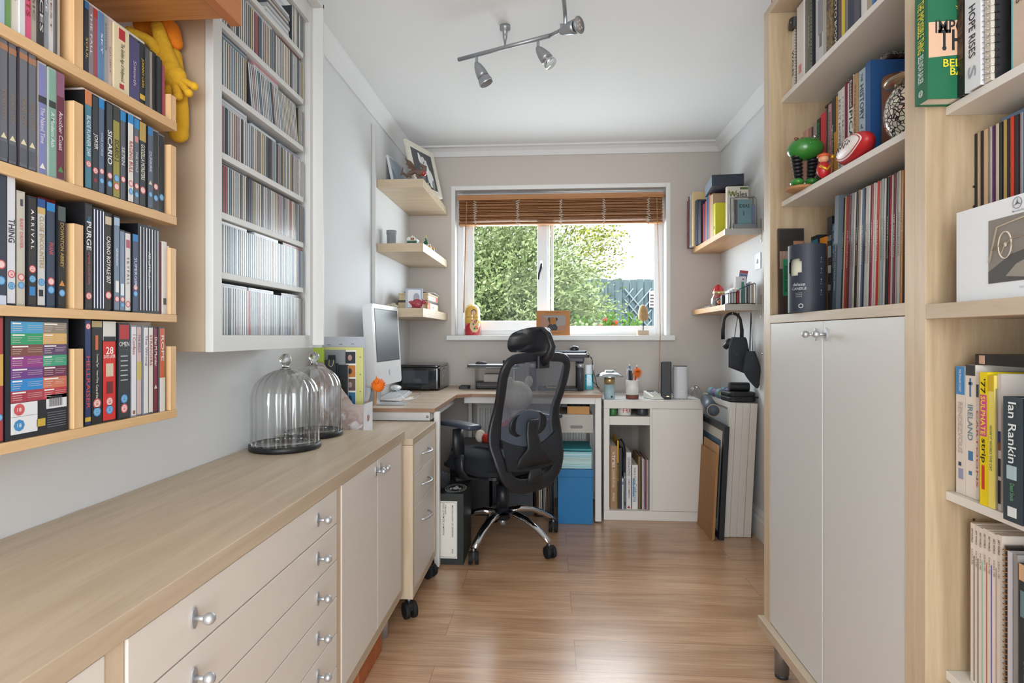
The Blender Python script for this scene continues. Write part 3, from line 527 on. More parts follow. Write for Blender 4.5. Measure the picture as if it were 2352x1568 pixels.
b = MB(); q = Pt(1104, 832, Y=3.566); b.sheet(lambda u, v: (q.x+.038*math.cos(u*2*PI)*math.cos(v*PI/2)**.7 if v < 1 else q.x, 3.60+.026*math.sin(u*2*PI)*(math.cos(v*PI/2)**.7 if v < 1 else 0), zt+.0195+.018*math.sin(v*PI/2)), 20, 6, DGREY); b.build('wireless_mouse', label='dark grey wireless mouse resting on the closed laptop', cat='mouse')
q = Pt(1155, 828, Y=3.63); b = MB(); b.rbox((q.x-.0, 3.595, zt+.0195), (q.x+.145, 3.66, zt+.046), .02, M('#22252f', .55)); c_ = b.build('spectacle_case', bev=.01, seg=4, label='navy spectacle case with pale double stripe on the laptop', cat='case')
b = MB()
for k, cl in enumerate(('#d9d5d2', '#d8b9a4')): b.box((q.x+.045+k*.010, 3.5935, zt+.028), (q.x+.050+k*.010, 3.595, zt+.0455), cl)
b.box((q.x+.0, 3.594, zt+.0325), (q.x+.145, 3.5946, zt+.0335), '#15161c'); s_ = b.build('stripe', c_)
q = Pt(1055, 885, Y=3.6); b = MB(); b.rbox((-.575, 3.59, DT+.001), (-.515, 3.72, DT+.016), .01, DGREY)
for k in range(12): b.ell((-.565+(k % 3)*.02, 3.61+(k//3)*.022, DT+.0165), (.005, .005, .002), BLK, 8, 5)
b.build('remote_control', bev=.003, label='dark remote control lying on the desk beside the clear riser', cat='remote')
b = MB(); b.rbox((-.462, 3.60, DT+.0065), (-.285, 3.76, DT+.022), .004, BLK); b.box((-.460, 3.599, DT+.0225), (-.287, 3.757, DT+.027), M('#a08b7f', .5)); b.box((-.462, 3.60, DT+.0275), (-.285, 3.76, DT+.042), BLK); b.build('black_tablet_case', bev=.002, label='black case with brown edge lying beneath the clear riser', cat='case')
b = MB(); b.box((-.42, 3.64, DT+.0425), (-.28, 3.75, DT+.092), M('#b7afa8', .7)); b.build('cardboard_carton', bev=.002, label='pale grey carton beneath the clear riser', cat='box')
# ------------------------------------------------------------- monitor stand with docking gear
t_ = thing('monitor_stand', 'dark grey plastic monitor stand on the desk beside the blue bottle', 'stand', (0, 3.6, DT+.001)); DST = M('#3e4149', .45, name='slate_plastic')
mx0, mx1, mz = -.13, Pt(1342, 820, Y=3.5).x, .948
b = MB(); b.rbox((mx0, 3.49, mz-.022), (mx1, 3.76, mz), .01, DST); b.build('platform', t_, bev=.002)
for x in (mx0+.025, mx1-.022):
    for y in (3.515, 3.73):
        b = MB(); b.cyl((x, y, DT+.001), (x, y, mz-.0225), .02, DST, n=18); b.cyl((x, y, mz-.06), (x, y, mz-.035), .0208, SATIN, n=18); b.build('leg', t_)
b = MB(); b.rbox((mx0+.06, 3.52, DT+.001), (mx1-.045, 3.72, DT+.014), .006, DST); b.build('drawer_tray', t_, bev=.002)
b = MB(); b.rbox((-.02, 3.56, DT+.0145), (.07, 3.62, DT+.021), .004, M('#d9b65c', .5)); b.box((-.01, 3.57, DT+.0213), (.045, 3.61, DT+.0225), '#2c2c2e'); b.build('yellow_gadget', bev=.001, label='small yellow and black gadget in the monitor stand tray', cat='gadget')
b = MB(); b.rbox((-.155, 3.50, mz+.0005), (mx1+.03, 3.74, mz+.02), .01, M('#232427', .5)); b.box((.0, 3.4985, mz+.006), (.045, 3.4995, mz+.0095), '#c8d93a'); b.build('docking_station', bev=.002, label='flat black dock lowest in the stack on the monitor stand', cat='dock')
b = MB(); b.rbox((-.145, 3.51, mz+.0205), (mx1+.02, 3.73, mz+.029), .01, SILV); b.build('tablet_computer', bev=.001, label='thin silver tablet between the black dock and dark laptop', cat='tablet')
t_ = thing('laptop', 'closed dark laptop on top of the stack on the monitor stand', 'laptop', (-.1, 3.62, mz+.0295))
b = MB(); b.rbox((-.145, 3.51, mz+.0295), (mx1+.015, 3.73, mz+.036), .01, DGREY); b.build('base', t_, bev=.001)
b = MB(); b.rbox((-.145, 3.51, mz+.0365), (mx1+.015, 3.73, mz+.043), .01, M('#4b4f58', .25, .6)); b.build('lid', t_, bev=.001)
q = Pt(1319, 785, Y=3.6); b = MB(); b.lathe([(.027, 0), (.029, .004), (.0285, .016), (.024, .024), (.012, .0285), (.0001, .029)], (q.x, 3.6, mz+.0435), M('#2b2e37', .3), 28); b.build('voice_puck', label='small dark domed puck on top of the laptop stack', cat='speaker')
b = MB(); b.tube([(mx1+.032, 3.56, mz+.012), (mx1+.05, 3.55, mz-.0), (mx1+.053, 3.56, .87), (mx1+.058, 3.57, .80), (mx1+.1, 3.57, .755), (.30, 3.57, .752)], .0022, BLK, 6); b.build('power_cable', label='black cable hanging from the laptop stack towards the white cabinet', cat='cable')
b = MB(); b.tube([(mx1+.032, 3.62, mz+.024), (mx1+.058, 3.62, mz-.02), (mx1+.062, 3.62, .87), (mx1+.075, 3.62, .82), (mx1+.09, 3.62, .758), (.301, 3.62, .752)], .0022, BLK, 6); b.box((mx1+.057, 3.614, .84), (mx1+.069, 3.626, .865), BLK); b.build('usb_cable', label='black cable with small plug hanging behind the blue bottle', cat='cable')
# blue spray bottle
q = Pt(1353, 884, Y=3.62); t_ = thing('cleaner_bottle', 'rectangular bottle of turquoise liquid with white cap on the desk', 'bottle', (q.x, 3.62, DT+.001))
b = MB(); b.rbox((q.x-.027, 3.605, DT+.001), (q.x+.027, 3.64, DT+.095), .012, M('#2aa3b8', .1, name='turquoise_liquid', coat=.5)); b.text('WHOOSH', (q.x-.002, 3.6045, DT+.068), (1, 0, 0), (0, 0, 1), .009, '#e8f4f5', wmax=.04)
for k in range(3): b.box((q.x-.018, 3.6045, DT+.045-k*.006), (q.x+.018-.004*k, 3.6049, DT+.047-k*.006), '#bfe3e8')
b.build('bottle', t_, bev=.003)
b = MB(); b.rbox((q.x-.026, 3.606, DT+.0955), (q.x+.026, 3.639, DT+.155), .012, M('#dfe6ea', .3)); b.build('cap', t_, bev=.003)
# ------------------------------------------------------------- radiator
rx0_ = -.49; b = MB(); RY = YB-.11; RADW = M('#dcdcd9', .4, name='radiator_enamel')
t_ = thing('radiator', 'white panel radiator on the wall beneath the window', 'radiator', (-.1, RY, .12)); b.box((rx0_+.012, RY, .14), (.24, RY+.008, .63), RADW)
k = rx0_+.03
while k < .22: b.prism([(0, 0), (.006, -.008), (.018, -.008), (.024, 0)], (k, RY, .165), (1, 0, 0), (0, 1, 0), (0, 0, .44), RADW); k += .036
b.box((rx0_+.012, RY+.07, .14), (.24, RY+.078, .63), RADW); b.build('panel', t_, bev=.002)
b = MB(); b.box((rx0_, RY-.004, .631), (.25, RY+.004, .655), RADW); b.box((rx0_, RY+.076, .631), (.25, RY+.084, .655), RADW); b.box((rx0_, RY+.0041, .631), (rx0_+.01, RY+.0759, .655), RADW)
k = rx0_+.02
while k < .24: b.box((k, RY+.004, .645), (k+.008, RY+.076, .652), RADW); k += .016
b.build('grille', t_)
b = MB(); b.cyl((.262, RY+.02, .1), (.262, RY+.02, .2), .008, CHROME, n=10); b.cyl((.262, RY+.02, .0005), (.262, RY+.02, .1), .006, CHROME, n=10)
b.cyl((.25, RY+.02, .15), (.275, RY+.02, .15), .012, WHITE, n=14); b.build('valve', t_)
b = MB(); b.box((rx0_+.05, RY+.0781, .3), (.2, YB-.0005, .5), RADW); b.build('bracket', t_)
# ------------------------------------------------------------- books, cases and discs
def basis(O, R, U, N): 
    m = Matrix.Identity(4); R = Vector(R); U = Vector(U); I = -Vector(N)
    for i in range(3): m[i][0] = R[i]; m[i][1] = I[i]; m[i][2] = U[i]; m[i][3] = O[i]
    return m
FACE = {'E': ((0,1,0), (1,0,0)), 'W': ((0,-1,0), (-1,0,0)), 'S': ((1,0,0), (0,-1,0))}   # side the spine looks at: (reading side, normal)
RED8, BLU8 = '#c9565a', '#3f86bd'
def spine_mb(T, w, h, d, col, feats=(), kind='book', rough=.45, bg=None):
    b = MB(T); col = M(col, rough) if isinstance(col, str) else col
    if kind == 'book':
        t = min(.0018, w*.12); b.box((0, 0, 0), (w, t, h), col); b.box((0, t, 0), (t, d, h), col); b.box((w-t, t, 0), (w, d, h), col); b.box((t, t, .003), (w-t, d-.003, h-.003), PAPER)
    elif kind == 'dvd':
        b.box((0, 0, 0), (w, d, h), bg or BLK); b.box((.0012, -.0004, .003), (w-.0012, 0, h-.003), col)
    elif kind == 'spiral':
        b.box((0, .004, 0), (w, d, h), col)
        for k in range(int(h/.009)): b.tube([(w*.1, .006, .005+k*.009), (w*.1, -.001, .005+k*.009), (w*.9, -.001, .005+k*.009), (w*.9, .006, .005+k*.009)], .0007, bg or CHROME, 4)
    else: b.box((0, 0, 0), (w, d, h), col)
    y = -.0007
    for f in feats:
        k = f[0]
        if k == 'T':   # ('T', text, colour, from, to, share of the width)
            s_ = f[5] if len(f) > 5 else .5; L_ = (f[4]-f[3])*h; b.text(f[1], (w/2, y-.0003, h*(1-(f[3]+f[4])/2)), (0,0,-1), (1,0,0), w*s_, f[2], w=L_)
        elif k == 'U': # reads upwards
            s_ = f[5] if len(f) > 5 else .5; b.text(f[1], (w/2, y-.0003, h*(1-(f[3]+f[4])/2)), (0,0,1), (-1,0,0), w*s_, f[2], w=(f[4]-f[3])*h)
        elif k == 'H': b.text(f[1], (w/2, y-.0003, h*(1-f[3])), (1,0,0), (0,0,1), f[4]*w, f[2], wmax=w*.86)
        elif k == 'B': b.box((.0008, y, h*(1-f[3])), (w-.0008, y+.0005, h*(1-f[2])), f[1])
        elif k == 'P': b.box((w*f[4], y-.0001, h*(1-f[3])), (w*f[5], y+.0005, h*(1-f[2])), f[1])
        elif k == 'C':
            b.disc((w/2, y-.0001, h*(1-f[2])), (1,0,0), (0,0,1), min(w*.4, .009), f[1], 16 if f[1] == RED8 else 8)
            b.disc((w/2, y-.0002, h*(1-f[2])), (1,0,0), (0,0,1), min(w*.3, .0068), '#e8c9c4' if f[1] == RED8 else '#7fb2d8', 12)
            if len(f) > 3: b.text(f[3], (w/2, y-.0004, h*(1-f[2])), (0,0,-1), (1,0,0), min(w*.28, .006), f[1])
        elif k == 'Y': b.add([(w*.15, y, h*(1-f[2])), (w*.85, y, h*(1-f[2])), (w*.5, y, h*(1-f[2])+w*.6)], [(0,1,2)], f[1])
    return b
KN = {'dvd': 'dvd_case', 'book': 'book', 'cd': 'cd_case', 'lp': 'record_sleeve', 'mag': 'magazine', 'spiral': 'spiral_notebook', 'box': 'box_set', 'file': 'folder'}
KC = {'dvd': 'DVD', 'book': 'book', 'cd': 'CD', 'lp': 'record', 'mag': 'magazine', 'spiral': 'notebook', 'box': 'box set', 'file': 'folder'}
def place(kind, O, face, w, h, d, col, feats, label, group, rough=.45, bg=None, lean=0, name=None, cat=None, bev=0):
    R, N = FACE[face]; T = basis(O, R, (0,0,1), N)
    if lean: T = T @ Matrix.Rotation(lean, 4, 'Y')
    k = 'book' if kind == 'book' else 'dvd' if kind in ('dvd',) else 'spiral' if kind == 'spiral' else 'plain'
    return spine_mb(T, w, h, d, col, feats, k, rough, bg).build(name or KN[kind], bev=bev, label=label, cat=cat or KC[kind], group=group)
def row_px(items, X, z0, depth, face, where, group, frm, rough=.4):
    """items: (px0, px1, height, kind, colour, description, features[, case colour]) standing on z0 with their spines on the plane X"""
    n = len(items)
    for i, it in enumerate(items):
        a, c = sorted((wy(it[0], X), wy(it[1], X))); w = c-a-.0006; k = n-i if frm == 'rev' else i+1
        off = .0012*((i*7) % 3); O = (X-off if face == 'E' else X+off, a+.0003 if face == 'E' else c-.0003, z0)
        lab = f"{it[5]}, {ordn(k)} from {where}"; lab = lab.replace('film case with', 'case with') if len(lab.split()) > 16 else lab
        place(it[3], O, face, w, it[2], depth-off-.001, it[4], it[6], lab, group, rough, it[7] if len(it) > 7 else None)
# ------------------------------------------------------------- birch wall rack for films
DX = -.80; DB = XL+.002
ZS = [(.906, .9228), (1.110, 1.1259), (1.3187, 1.3364), (1.5208, 1.5386)]
YE = Pt(406.5, 772, X=DX).y; YM0 = wy(171, DX); YM1 = wy(193, DX)
t_ = thing('wall_rack', 'four-tier birch wall rack filled with films and music above the sideboard', 'shelf', (-.88, .9, .906))
for z0, z1 in ZS:
    b = MB(); b.box((DB, .3, z0), (DX, YE, z1), BIRCH); b.build('shelf', t_, bev=.001)
for k, (z0, z1) in enumerate(ZS):
    zt_ = (.9228+.136, 1.1259+.142, 1.3364+.15, 1.5386+.055)[k]
    b = MB(); b.box((DB, YE-.0195, z1+.0002), (DX-.001, YE-.0005, zt_), BIRCHZ); b.build('end_panel', t_, bev=.001)
    b = MB(); zt2 = (.9228+.136, 1.1259+.145, 1.3364+.142, 1.5386+.168)[k]; b.box((DB, YM0, z1+.0002), (DX-.001, YM1, zt2), BIRCHZ); b.build('divider', t_, bev=.001)
b = MB(); b.box((DB, .301, .9235), (DB+.004, YE-.02, 1.60), BIRCH)
WR = 'birch rack'
D = 'dvd'; NV, GR, BL_ = '#262c3a', '#5d636c', '#2f6ea8'
row_px([(0, 11, .126, 'cd', '#a9bccb', 'pale blue CD case', ()), (11, 27, .126, 'cd', '#6f9a5c', 'green CD case', ()), (27, 45, .126, 'cd', '#d9d4c8', 'cream CD case', (('T','COLLECTED','#8c8678',.1,.6,.4),)), (45, 58, .126, 'cd', '#d5d6d8', 'white CD case', (('T','VOL','#6b7480',.3,.5,.4),)),
        (58, 73, .126, 'cd', '#d65a80', 'bright pink CD case', (('T','HITS','#8a3c28',.35,.7,.6),)), (73, 87, .126, 'cd', '#b5ab9e', 'beige CD case', (('T','MUSIC','#6a6158',.1,.7,.4),)), (87, 101, .126, 'cd', '#3c3b3a', 'black and white CD case', (('T','FACES','#c8c4bc',.1,.8,.6),)),
        (101, 113, .126, 'cd', '#8d949c', 'mid-grey CD case', (('T','LIVE','#e4e4e4',.2,.5,.4),)), (113, 126, .126, 'cd', '#d8d8d5', 'off-white CD case', (('T','BEST','#8a6a60',.2,.7,.3),)), (126, 132, .126, 'cd', '#5c5b5a', 'slim dark CD case', ()), (132, 139, .126, 'cd', '#cfc5b8', 'slim cream CD case', ())],
       DX-.008, ZS[3][1]+.0005, .142, 'E', "window, rack's top near bay", 'CD cases in the near bay of the top rack shelf', 'rev')
row_px([(193, 204, .126, 'cd', '#2e3440', 'dark CD case with blue top', (('B', '#2c6ea6', 0, .1), ('T','SOUL','#c8b070',.5,.8,.5))), (204, 216, .126, 'cd', '#8b8087', 'mauve-grey CD case', (('T','THE FALL','#e0dcdc',.1,.7,.4),)), (216, 227, .126, 'cd', '#a8575d', 'dusty red CD case', (('B', '#b93a34', 0, .12),)), (227, 239, .126, 'cd', '#5f82a8', 'blue CD case', (('T','SKY','#dce6f0',.3,.6,.4),)),
        (239, 249, .126, 'cd', '#9aa0a0', 'grey CD case', (('T','SONGS','#55585c',.1,.5,.3),)), (249, 260, .126, 'cd', '#c9b3a8', 'pinkish cream CD case', (('T','QUIET','#7a6a62',.4,.8,.3),)), (262, 297, .126, 'box', '#dfd2ad', 'thick cream box set with red label', (('P', '#ae2b33', .04, .2, .3, .7), ('T','The Golden Age of Hollywood','#3f3a30',.25,.82,.3), ('P', '#ae2b33', .86, .93, .35, .62))),
        (298, 322, .12, 'box', '#4b4672', 'thick purple box set', (('T','Smooth','#b7a7c0',.35,.75,.3), ('T','Jazz','#b7a7c0',.45,.65,.2))), (323, 336, .125, 'cd', '#26292c', 'black CD case with yellow lettering', (('T','JOHNNY CASH','#d8b13a',.25,.7,.55), ('B','#d8b13a',.82,.9))), (336, 344, .12, 'cd', '#4b4e50', 'dark grey CD case', ()),
        (344, 351, .12, 'cd', '#a09284', 'tan CD case', ()), (351, 361, .124, 'cd', '#1d1e20', 'black CD case', ()), (361, 368, .12, 'cd', '#26282c', 'slim black CD case', ()), (368, 374, .118, 'cd', '#141518', 'very slim black CD case', ()), (374, 381, .11, 'cd', '#a83c5c', 'slim magenta CD case', ())],
       DX-.008, ZS[3][1]+.0005, .14, 'E', "window, rack's top far bay", 'CD cases in the far bay of the top rack shelf', 'rev')
g4 = [(a, c, .186, D, '#6a6e76', 'grey film case with cream triangle', (('Y','#ddd2ae',.8), ('B','#a5765a',.05,.1), ('T','DEAD CITY','#8d7b62',.42,.66,.4), ('B','#595d66',.83,.96)), '#3b3136') for a, c in ((-22, -1), (-1, 20), (21, 42), (43, 64), (65, 85))]
row_px(g4+[(90, 110, .18, D, '#7f84b4', 'lilac film case', (('B','#3b3a42',.3,.36), ('T','The Naked Time','#d5d2e2',.4,.72,.5), ('Y','#e6e4d8',.94)), '#b8b0a8'), (111, 129, .178, D, '#7fa596', 'sage green film case', (('B','#39403c',.3,.36), ('T','A Modern Ash','#d5e2dc',.4,.72,.5)), '#9aa8a0'), (130, 150, .178, D, '#6b3347', 'maroon film case', (('B','#8c5a76',.0,.22), ('T','Another Coast','#ddc8d0',.36,.72,.5), ('Y','#4d8a4c',.92)), '#a89c98')],
       DX-.006, ZS[2][1]+.0005, .135, 'E', "window, rack's second near bay", 'film cases in the near bay of the upper middle rack shelf', 'rev')
row_px([(194, 211, .172, D, '#4d8296', 'teal film case', (('B','#c97c4d',0,.14), ('T','BLADE RUNNER 2049','#d7e2e6',.25,.66,.55), ('C',RED8,.74,'15'))), (212, 228, .172, D, '#383c40', 'charcoal film case', (('T','JOKER','#dcdcd8',.4,.56,.7), ('C',RED8,.78,'15'), ('P','#8c3a40',.86,.9,.3,.7))), (229, 243, .172, D, '#5b6c84', 'slate blue film case with bright blue top', (('B','#3187c4',0,.1), ('T','WAR HORSE','#b8c2d2',.35,.6,.4), ('C',RED8,.76), ('C',BLU8,.86)), '#27405c'),
        (244, 259, .172, D, '#43474d', 'dark grey film case with white block lettering', (('T','SICARIO','#f0f0f0',.3,.66,.72), ('C',RED8,.78), ('C',BLU8,.87))), (260, 277, .172, D, '#9a9144', 'olive yellow film case', (('B','#3c3d38',0,.16), ('T','SICARIO 2','#3a3820',.36,.6,.6), ('C',BLU8,.78), ('C',RED8,.87))), (278, 292, .17, D, '#5c6168', 'grey film case with blue top', (('B','#3187c4',0,.11), ('T','SE7EN','#d6d6d6',.4,.6,.5), ('C',RED8,.76))),
        (293, 307, .17, D, '#dcd6cf', 'white film case with red lettering', (('B','#3187c4',0,.1), ('T','RAGING BULL','#9c3a42',.3,.66,.6), ('C',RED8,.78), ('C',BLU8,.87))), (308, 321, .168, D, '#5f6670', 'grey film case with pink face', (('B','#3187c4',0,.11), ('P','#c9868a',.2,.27,.2,.8), ('T','THE WOLF','#c4c8cc',.38,.62,.4), ('C',RED8,.78), ('C',BLU8,.88))),
        (322, 338, .168, D, '#363b3e', 'black film case with gold top', (('B','#b79a58',0,.22), ('T','GODZILLA MONSTERS','#e0dcc8',.26,.68,.55), ('C',RED8,.8))), (339, 351, .166, D, '#566072', 'blue-grey film case', (('B','#2e79b4',0,.1), ('T','DUNKIRK','#c9d0d8',.3,.55,.5), ('Y','#d8cfa8',.7), ('C',BLU8,.82))), (352, 365, .166, D, '#26282c', 'black film case with silver edge', (('C',RED8,.7), ('C',BLU8,.84)), '#8a8d92'), (366, 380, .164, D, '#1c1d21', 'black film case beside the end panel', (('C',BLU8,.8),), '#6e7074')],
       DX-.006, ZS[2][1]+.0005, .135, 'E', "window, rack's second far bay", 'film cases in the far bay of the upper middle rack shelf', 'rev')
row_px([(-12, 15, .198, 'box', '#39404e', 'thick navy box set with pale edge', (('B','#c8cfe0',.93,1), ('C',RED8,.7), ('C',BLU8,.82))), (16, 38, .196, D, '#d4d5da', 'tall white film case with smeared lettering', (('T','THING','#23242a',.34,.52,.7), ('C',RED8,.76,'18'), ('C',BLU8,.85,'18'))), (41, 61, .176, D, '#c3bfb2', 'pale grey film case', (('P','#4b4f55',.07,.13,.4,.7), ('T','BABY DRIVER','#d0697a',.24,.5,.35), ('C',RED8,.75), ('C',BLU8,.82)), '#b5b09f'), (63, 84, .172, D, '#332f30', 'black film case with spaced white lettering', (('T','A R R I V A L','#e4e2e0',.12,.48,.35), ('C',RED8,.66,'12'), ('C',BLU8,.75,'12'), ('P','#2f80c0',.82,.9,.2,.8))),
        (86, 106, .172, D, '#c9c9c9', 'silver film case with gold lettering and blue top', (('B','#284c8c',0,.08), ('B','#c9a86a',.08,.14), ('T','CLOSE ENCOUNTERS','#a88d42',.16,.64,.5), ('C',BLU8,.77,'12'), ('P','#2c2c30',.84,.9,.2,.7))), (109, 130, .17, D, '#3c4658', 'navy film case with blue top', (('B','#2b80c0',0,.08), ('T','FRANK','#c05860',.38,.5,.5), ('C',RED8,.75), ('C',BLU8,.83)), '#203a58'), (132, 151, .168, D, '#26221e', 'black film case with gold lettering', (('B','#4a5454',0,.14), ('T','DOWNTON ABBEY','#b49248',.16,.6,.45), ('Y','#c98a3a',.78), ('C',BLU8,.85)))],
       DX-.006, ZS[1][1]+.0005, .135, 'E', "window, rack's third near bay", 'film cases in the near bay of the lower middle rack shelf', 'rev')
WS = '#9fa3c8'
row_px([(194, 212, .186, D, '#2f2e31', 'black box set with bold white lettering', (('T','THE','#3b8ab0',.12,.17,.4), ('T','PURGE','#e8e8e8',.17,.44,.62), ('T','4-MOVIE COLLECTION','#b8505c',.46,.76,.3), ('C',RED8,.87,'18'))), (214, 240, .183, 'box', '#17181d', 'clear slipcase of three striped black films', tuple(('P','#dfe2ee',.02,.98,a, a+.06) for a in (.1,.38,.66,.93)) + tuple(('P','#3c3c8c',.02,.98,a+.06, a+.1) for a in (.1,.38,.66))), (242, 260, .18, D, '#2b2824', 'black film case with white italic lettering', (('P','#c8bca0',.04,.12,.1,.9), ('T','CASINO ROYALE','#eeece8',.24,.63,.5), ('T','007','#eeece8',.64,.72,.55), ('C',RED8,.84))),
        (261, 275, .178, D, '#6f8297', 'slate film case with small white figure', (('B','#9cb2c8',.02,.1), ('T','Quantum','#e4ecf2',.34,.52,.35), ('P','#e6e2dc',.68,.8,.3,.8), ('C',RED8,.87))), (276, 288, .155, D, '#7689a2', 'steel blue film case', (('P','#e0e4e8',.66,.8,.2,.8), ('C',RED8,.85), ('C',BLU8,.92))), (289, 303, .154, D, '#dcdad8', 'white film case with spaced lettering', (('P','#b06070',.1,.2,.2,.8), ('T','S K Y F A L L','#4c5058',.32,.66,.4), ('C',RED8,.9))), (304, 317, .152, D, '#3a4668', 'indigo film case with blue top', (('B','#2c7cbc',0,.09), ('T','SUPERGIRL','#c4c8e0',.3,.7,.5), ('C',RED8,.68), ('C',BLU8,.76))),
        (318, 368, .176, 'box', '#121318', 'wide slipcase of seven white-striped black films', tuple(('P','#d7d9e4',.03,.97,a, a+.022) for a in (.1,.24,.37,.5,.63,.76,.9)) + (('T','Alfred Hitchcock','#dddddd',.3,.72,.1),)), (369, 373, .15, 'mag', '#6b1f28', 'thin dark red booklet', ()), (374, 383, .152, 'mag', '#d0c9c1', 'white booklet with barcode', (('P','#44423f',.78,.87,.1,.8),)), (384, 390, .145, 'mag', '#d8cfc4', 'thin cream booklet against the end panel', ())],
       DX-.006, ZS[1][1]+.0005, .135, 'E', "window, rack's third far bay", 'film cases in the far bay of the lower middle rack shelf', 'rev')
# the wide box with a printed grid on its side
X = DX-.006; z0 = ZS[0][1]+.0005; a, c = wy(13, X), wy(157, X); h = .187; w = c-a
T = basis((X, a, z0), (0,1,0), (0,0,1), (1,0,0)); b = MB(T); b.box((0, 0, 0), (w, .135, h), '#22242a')
cols = ['#4b9cc8','#8a8070','#36996a','#d2a862','#7d5048','#5b4468','#8e3d82','#3f9f7c','#6d3f86','#6c3450','#2c86c8','#c87458','#a43c4c','#b43a44']
for k, cl in enumerate(cols):
    r_, c2 = divmod(k, 2); x0 = .008+c2*(w-.012)*.55; x1 = x0+(w-.012)*(.55 if c2 == 0 else .45); zt_ = h-.008-r_*.0176
    b.box((x0, -.0006, zt_-.0176), (x1, -.0001, zt_), M(cl, .4))
    b.box((x0+.002, -.0009, zt_-.004), (x0+.016+(k*5 % 7)*.002, -.0007, zt_-.0018), '#ece8e4')
    for q in range(3): b.box((x0+.002, -.0009, zt_-.0075-q*.0033), (x0+.018-(q*k) % 3*.002, -.0007, zt_-.0068-q*.0033), '#d8c8c0')
    for q in range(3): b.box((x0+(x1-x0)*.5, -.0009, zt_-.0055-q*.003), (x1-.002-(q*k) % 4*.002, -.0007, zt_-.005-q*.003), '#d8c8c0')
b.box((.008, -.0006, .008), (.008+w*.4, -.0001, .034), '#dfe0e2'); b.box((.008, -.0006, .0345), (.008+w*.4, -.0001, .055), '#dfe0e2')
b.disc((.021, -.0009, .021), (1,0,0), (0,0,1), .009, BLU8, 8); b.text('18', (.021, -.0011, .021), (1,0,0), (0,0,1), .006, '#e8eef2'); b.disc((.021, -.0009, .045), (1,0,0), (0,0,1), .009, RED8, 20); b.text('18', (.021, -.0011, .045), (1,0,0), (0,0,1), .006, '#f0e4e2')
b.box((w*.62, -.0006, .040), (w-.004, -.0001, .062), '#dcdcde')
for k in range(16): b.box((w*.66+k*.0016, -.0009, .043), (w*.66+k*.0016+(.0005, .0009, .0007)[k % 3], -.0007, .060), '#3a3c42')
b.box((w*.46, -.0006, .014), (w*.6, -.0001, .026), '#c4a43c')
for k in range(7): b.box((w*.63, -.0009, .010+k*.0038), (w-.006, -.0007, .0112+k*.0038), '#6d7078')
b.build('box_set', label='wide box set printed with a grid of coloured panels on lowest rack shelf', cat='box set', bev=.0008)
row_px([(-14, 8, .186, D, '#a23c40', 'red and yellow film case', (('B','#c8a052',.3,.55), ('C',BLU8,.8)), '#4a2a2a')], X, z0, .135, 'E', 'the grid-printed box on the lowest rack shelf', None, 'n')
row_px([(194, 209, .187, D, '#2b3a68', 'navy box set with red capitals', (('C',RED8,.07,'18'), ('T','HELLRAISER','#c4483e',.35,.84,.6), ('B','#c8a83c',.92,.96))), (211, 236, .184, D, '#222224', 'black box set with gold top and white lettering', (('B','#a8976a',0,.06), ('P','#c0603a',.14,.28,.35,.6), ('T','Crouching Tiger','#d8d4c8',.32,.45,.24), ('T','House of Flying','#d8d4c8',.48,.6,.24), ('T','Curse of the','#d8d4c8',.62,.75,.24), ('C',RED8,.8,'18'), ('C',BLU8,.88,'15'))),
        (238, 269, .184, D, '#d0302a', 'bright red box set with white top', (('B','#d4d2cd',0,.19), ('P','#26282c',.15,.2,.05,.95), ('H','28','#f0ece8',.29,.42), ('H','DAYS LATER','#f0ece8',.35,.2), ('P','#cfc0a8',.42,.55,.25,.78), ('P','#6a2422',.6,.72,.28,.75), ('C',RED8,.8,'18'), ('C',BLU8,.88,'18'))), (271, 298, .182, D, '#33373d', 'charcoal box set with red crown artwork', (('P','#b02c30',.02,.17,.1,.9), ('H','OMEN','#e0dedc',.22,.3)) + tuple(('P','#b8bcc0',.34+.05*k,.35+.05*k,.2,.8) for k in range(6)) + (('C',BLU8,.79,'18'), ('C',RED8,.89,'18'))),
        (302, 315, .178, D, '#dcdce0', 'white film case with red script', (('T','I Confess','#b0484a',.1,.32,.5), ('P','#8a6a50',.93,.97,.3,.7)), '#8a8f98'), (316, 328, .178, D, '#cdb8b4', 'pinkish film case', (('B','#c9b46c',.4,.6), ('T','THE BIRDS','#7a6a90',.1,.3,.5)), '#6f7480'), (329, 341, .177, D, '#dad8d8', 'white film case with purple script', (('T','The Wrong','#7d5a8a',.1,.45,.5),), '#6f7480'), (342, 353, .177, D, '#dcd6cc', 'white film case with red slanted capitals', (('T','STRANGERS','#a8383a',.1,.45,.55),), '#4f5460'),
        (354, 365, .176, D, '#7a2f3c', 'maroon film case with white lettering', (('T','Dial M Murder','#e6dcdc',.12,.46,.55), ('Y','#d8ccb8',.72)), '#3a2a30'), (366, 379, .176, D, '#c2592b', 'orange film case with white base', (('B','#d8d2c8',.6,1), ('T','ROPE','#e0d8d0',.1,.4,.5)), '#4a4c54')],
       X, z0, .135, 'E', "window on rack's lowest shelf", 'film cases on the lowest rack shelf', 'rev')
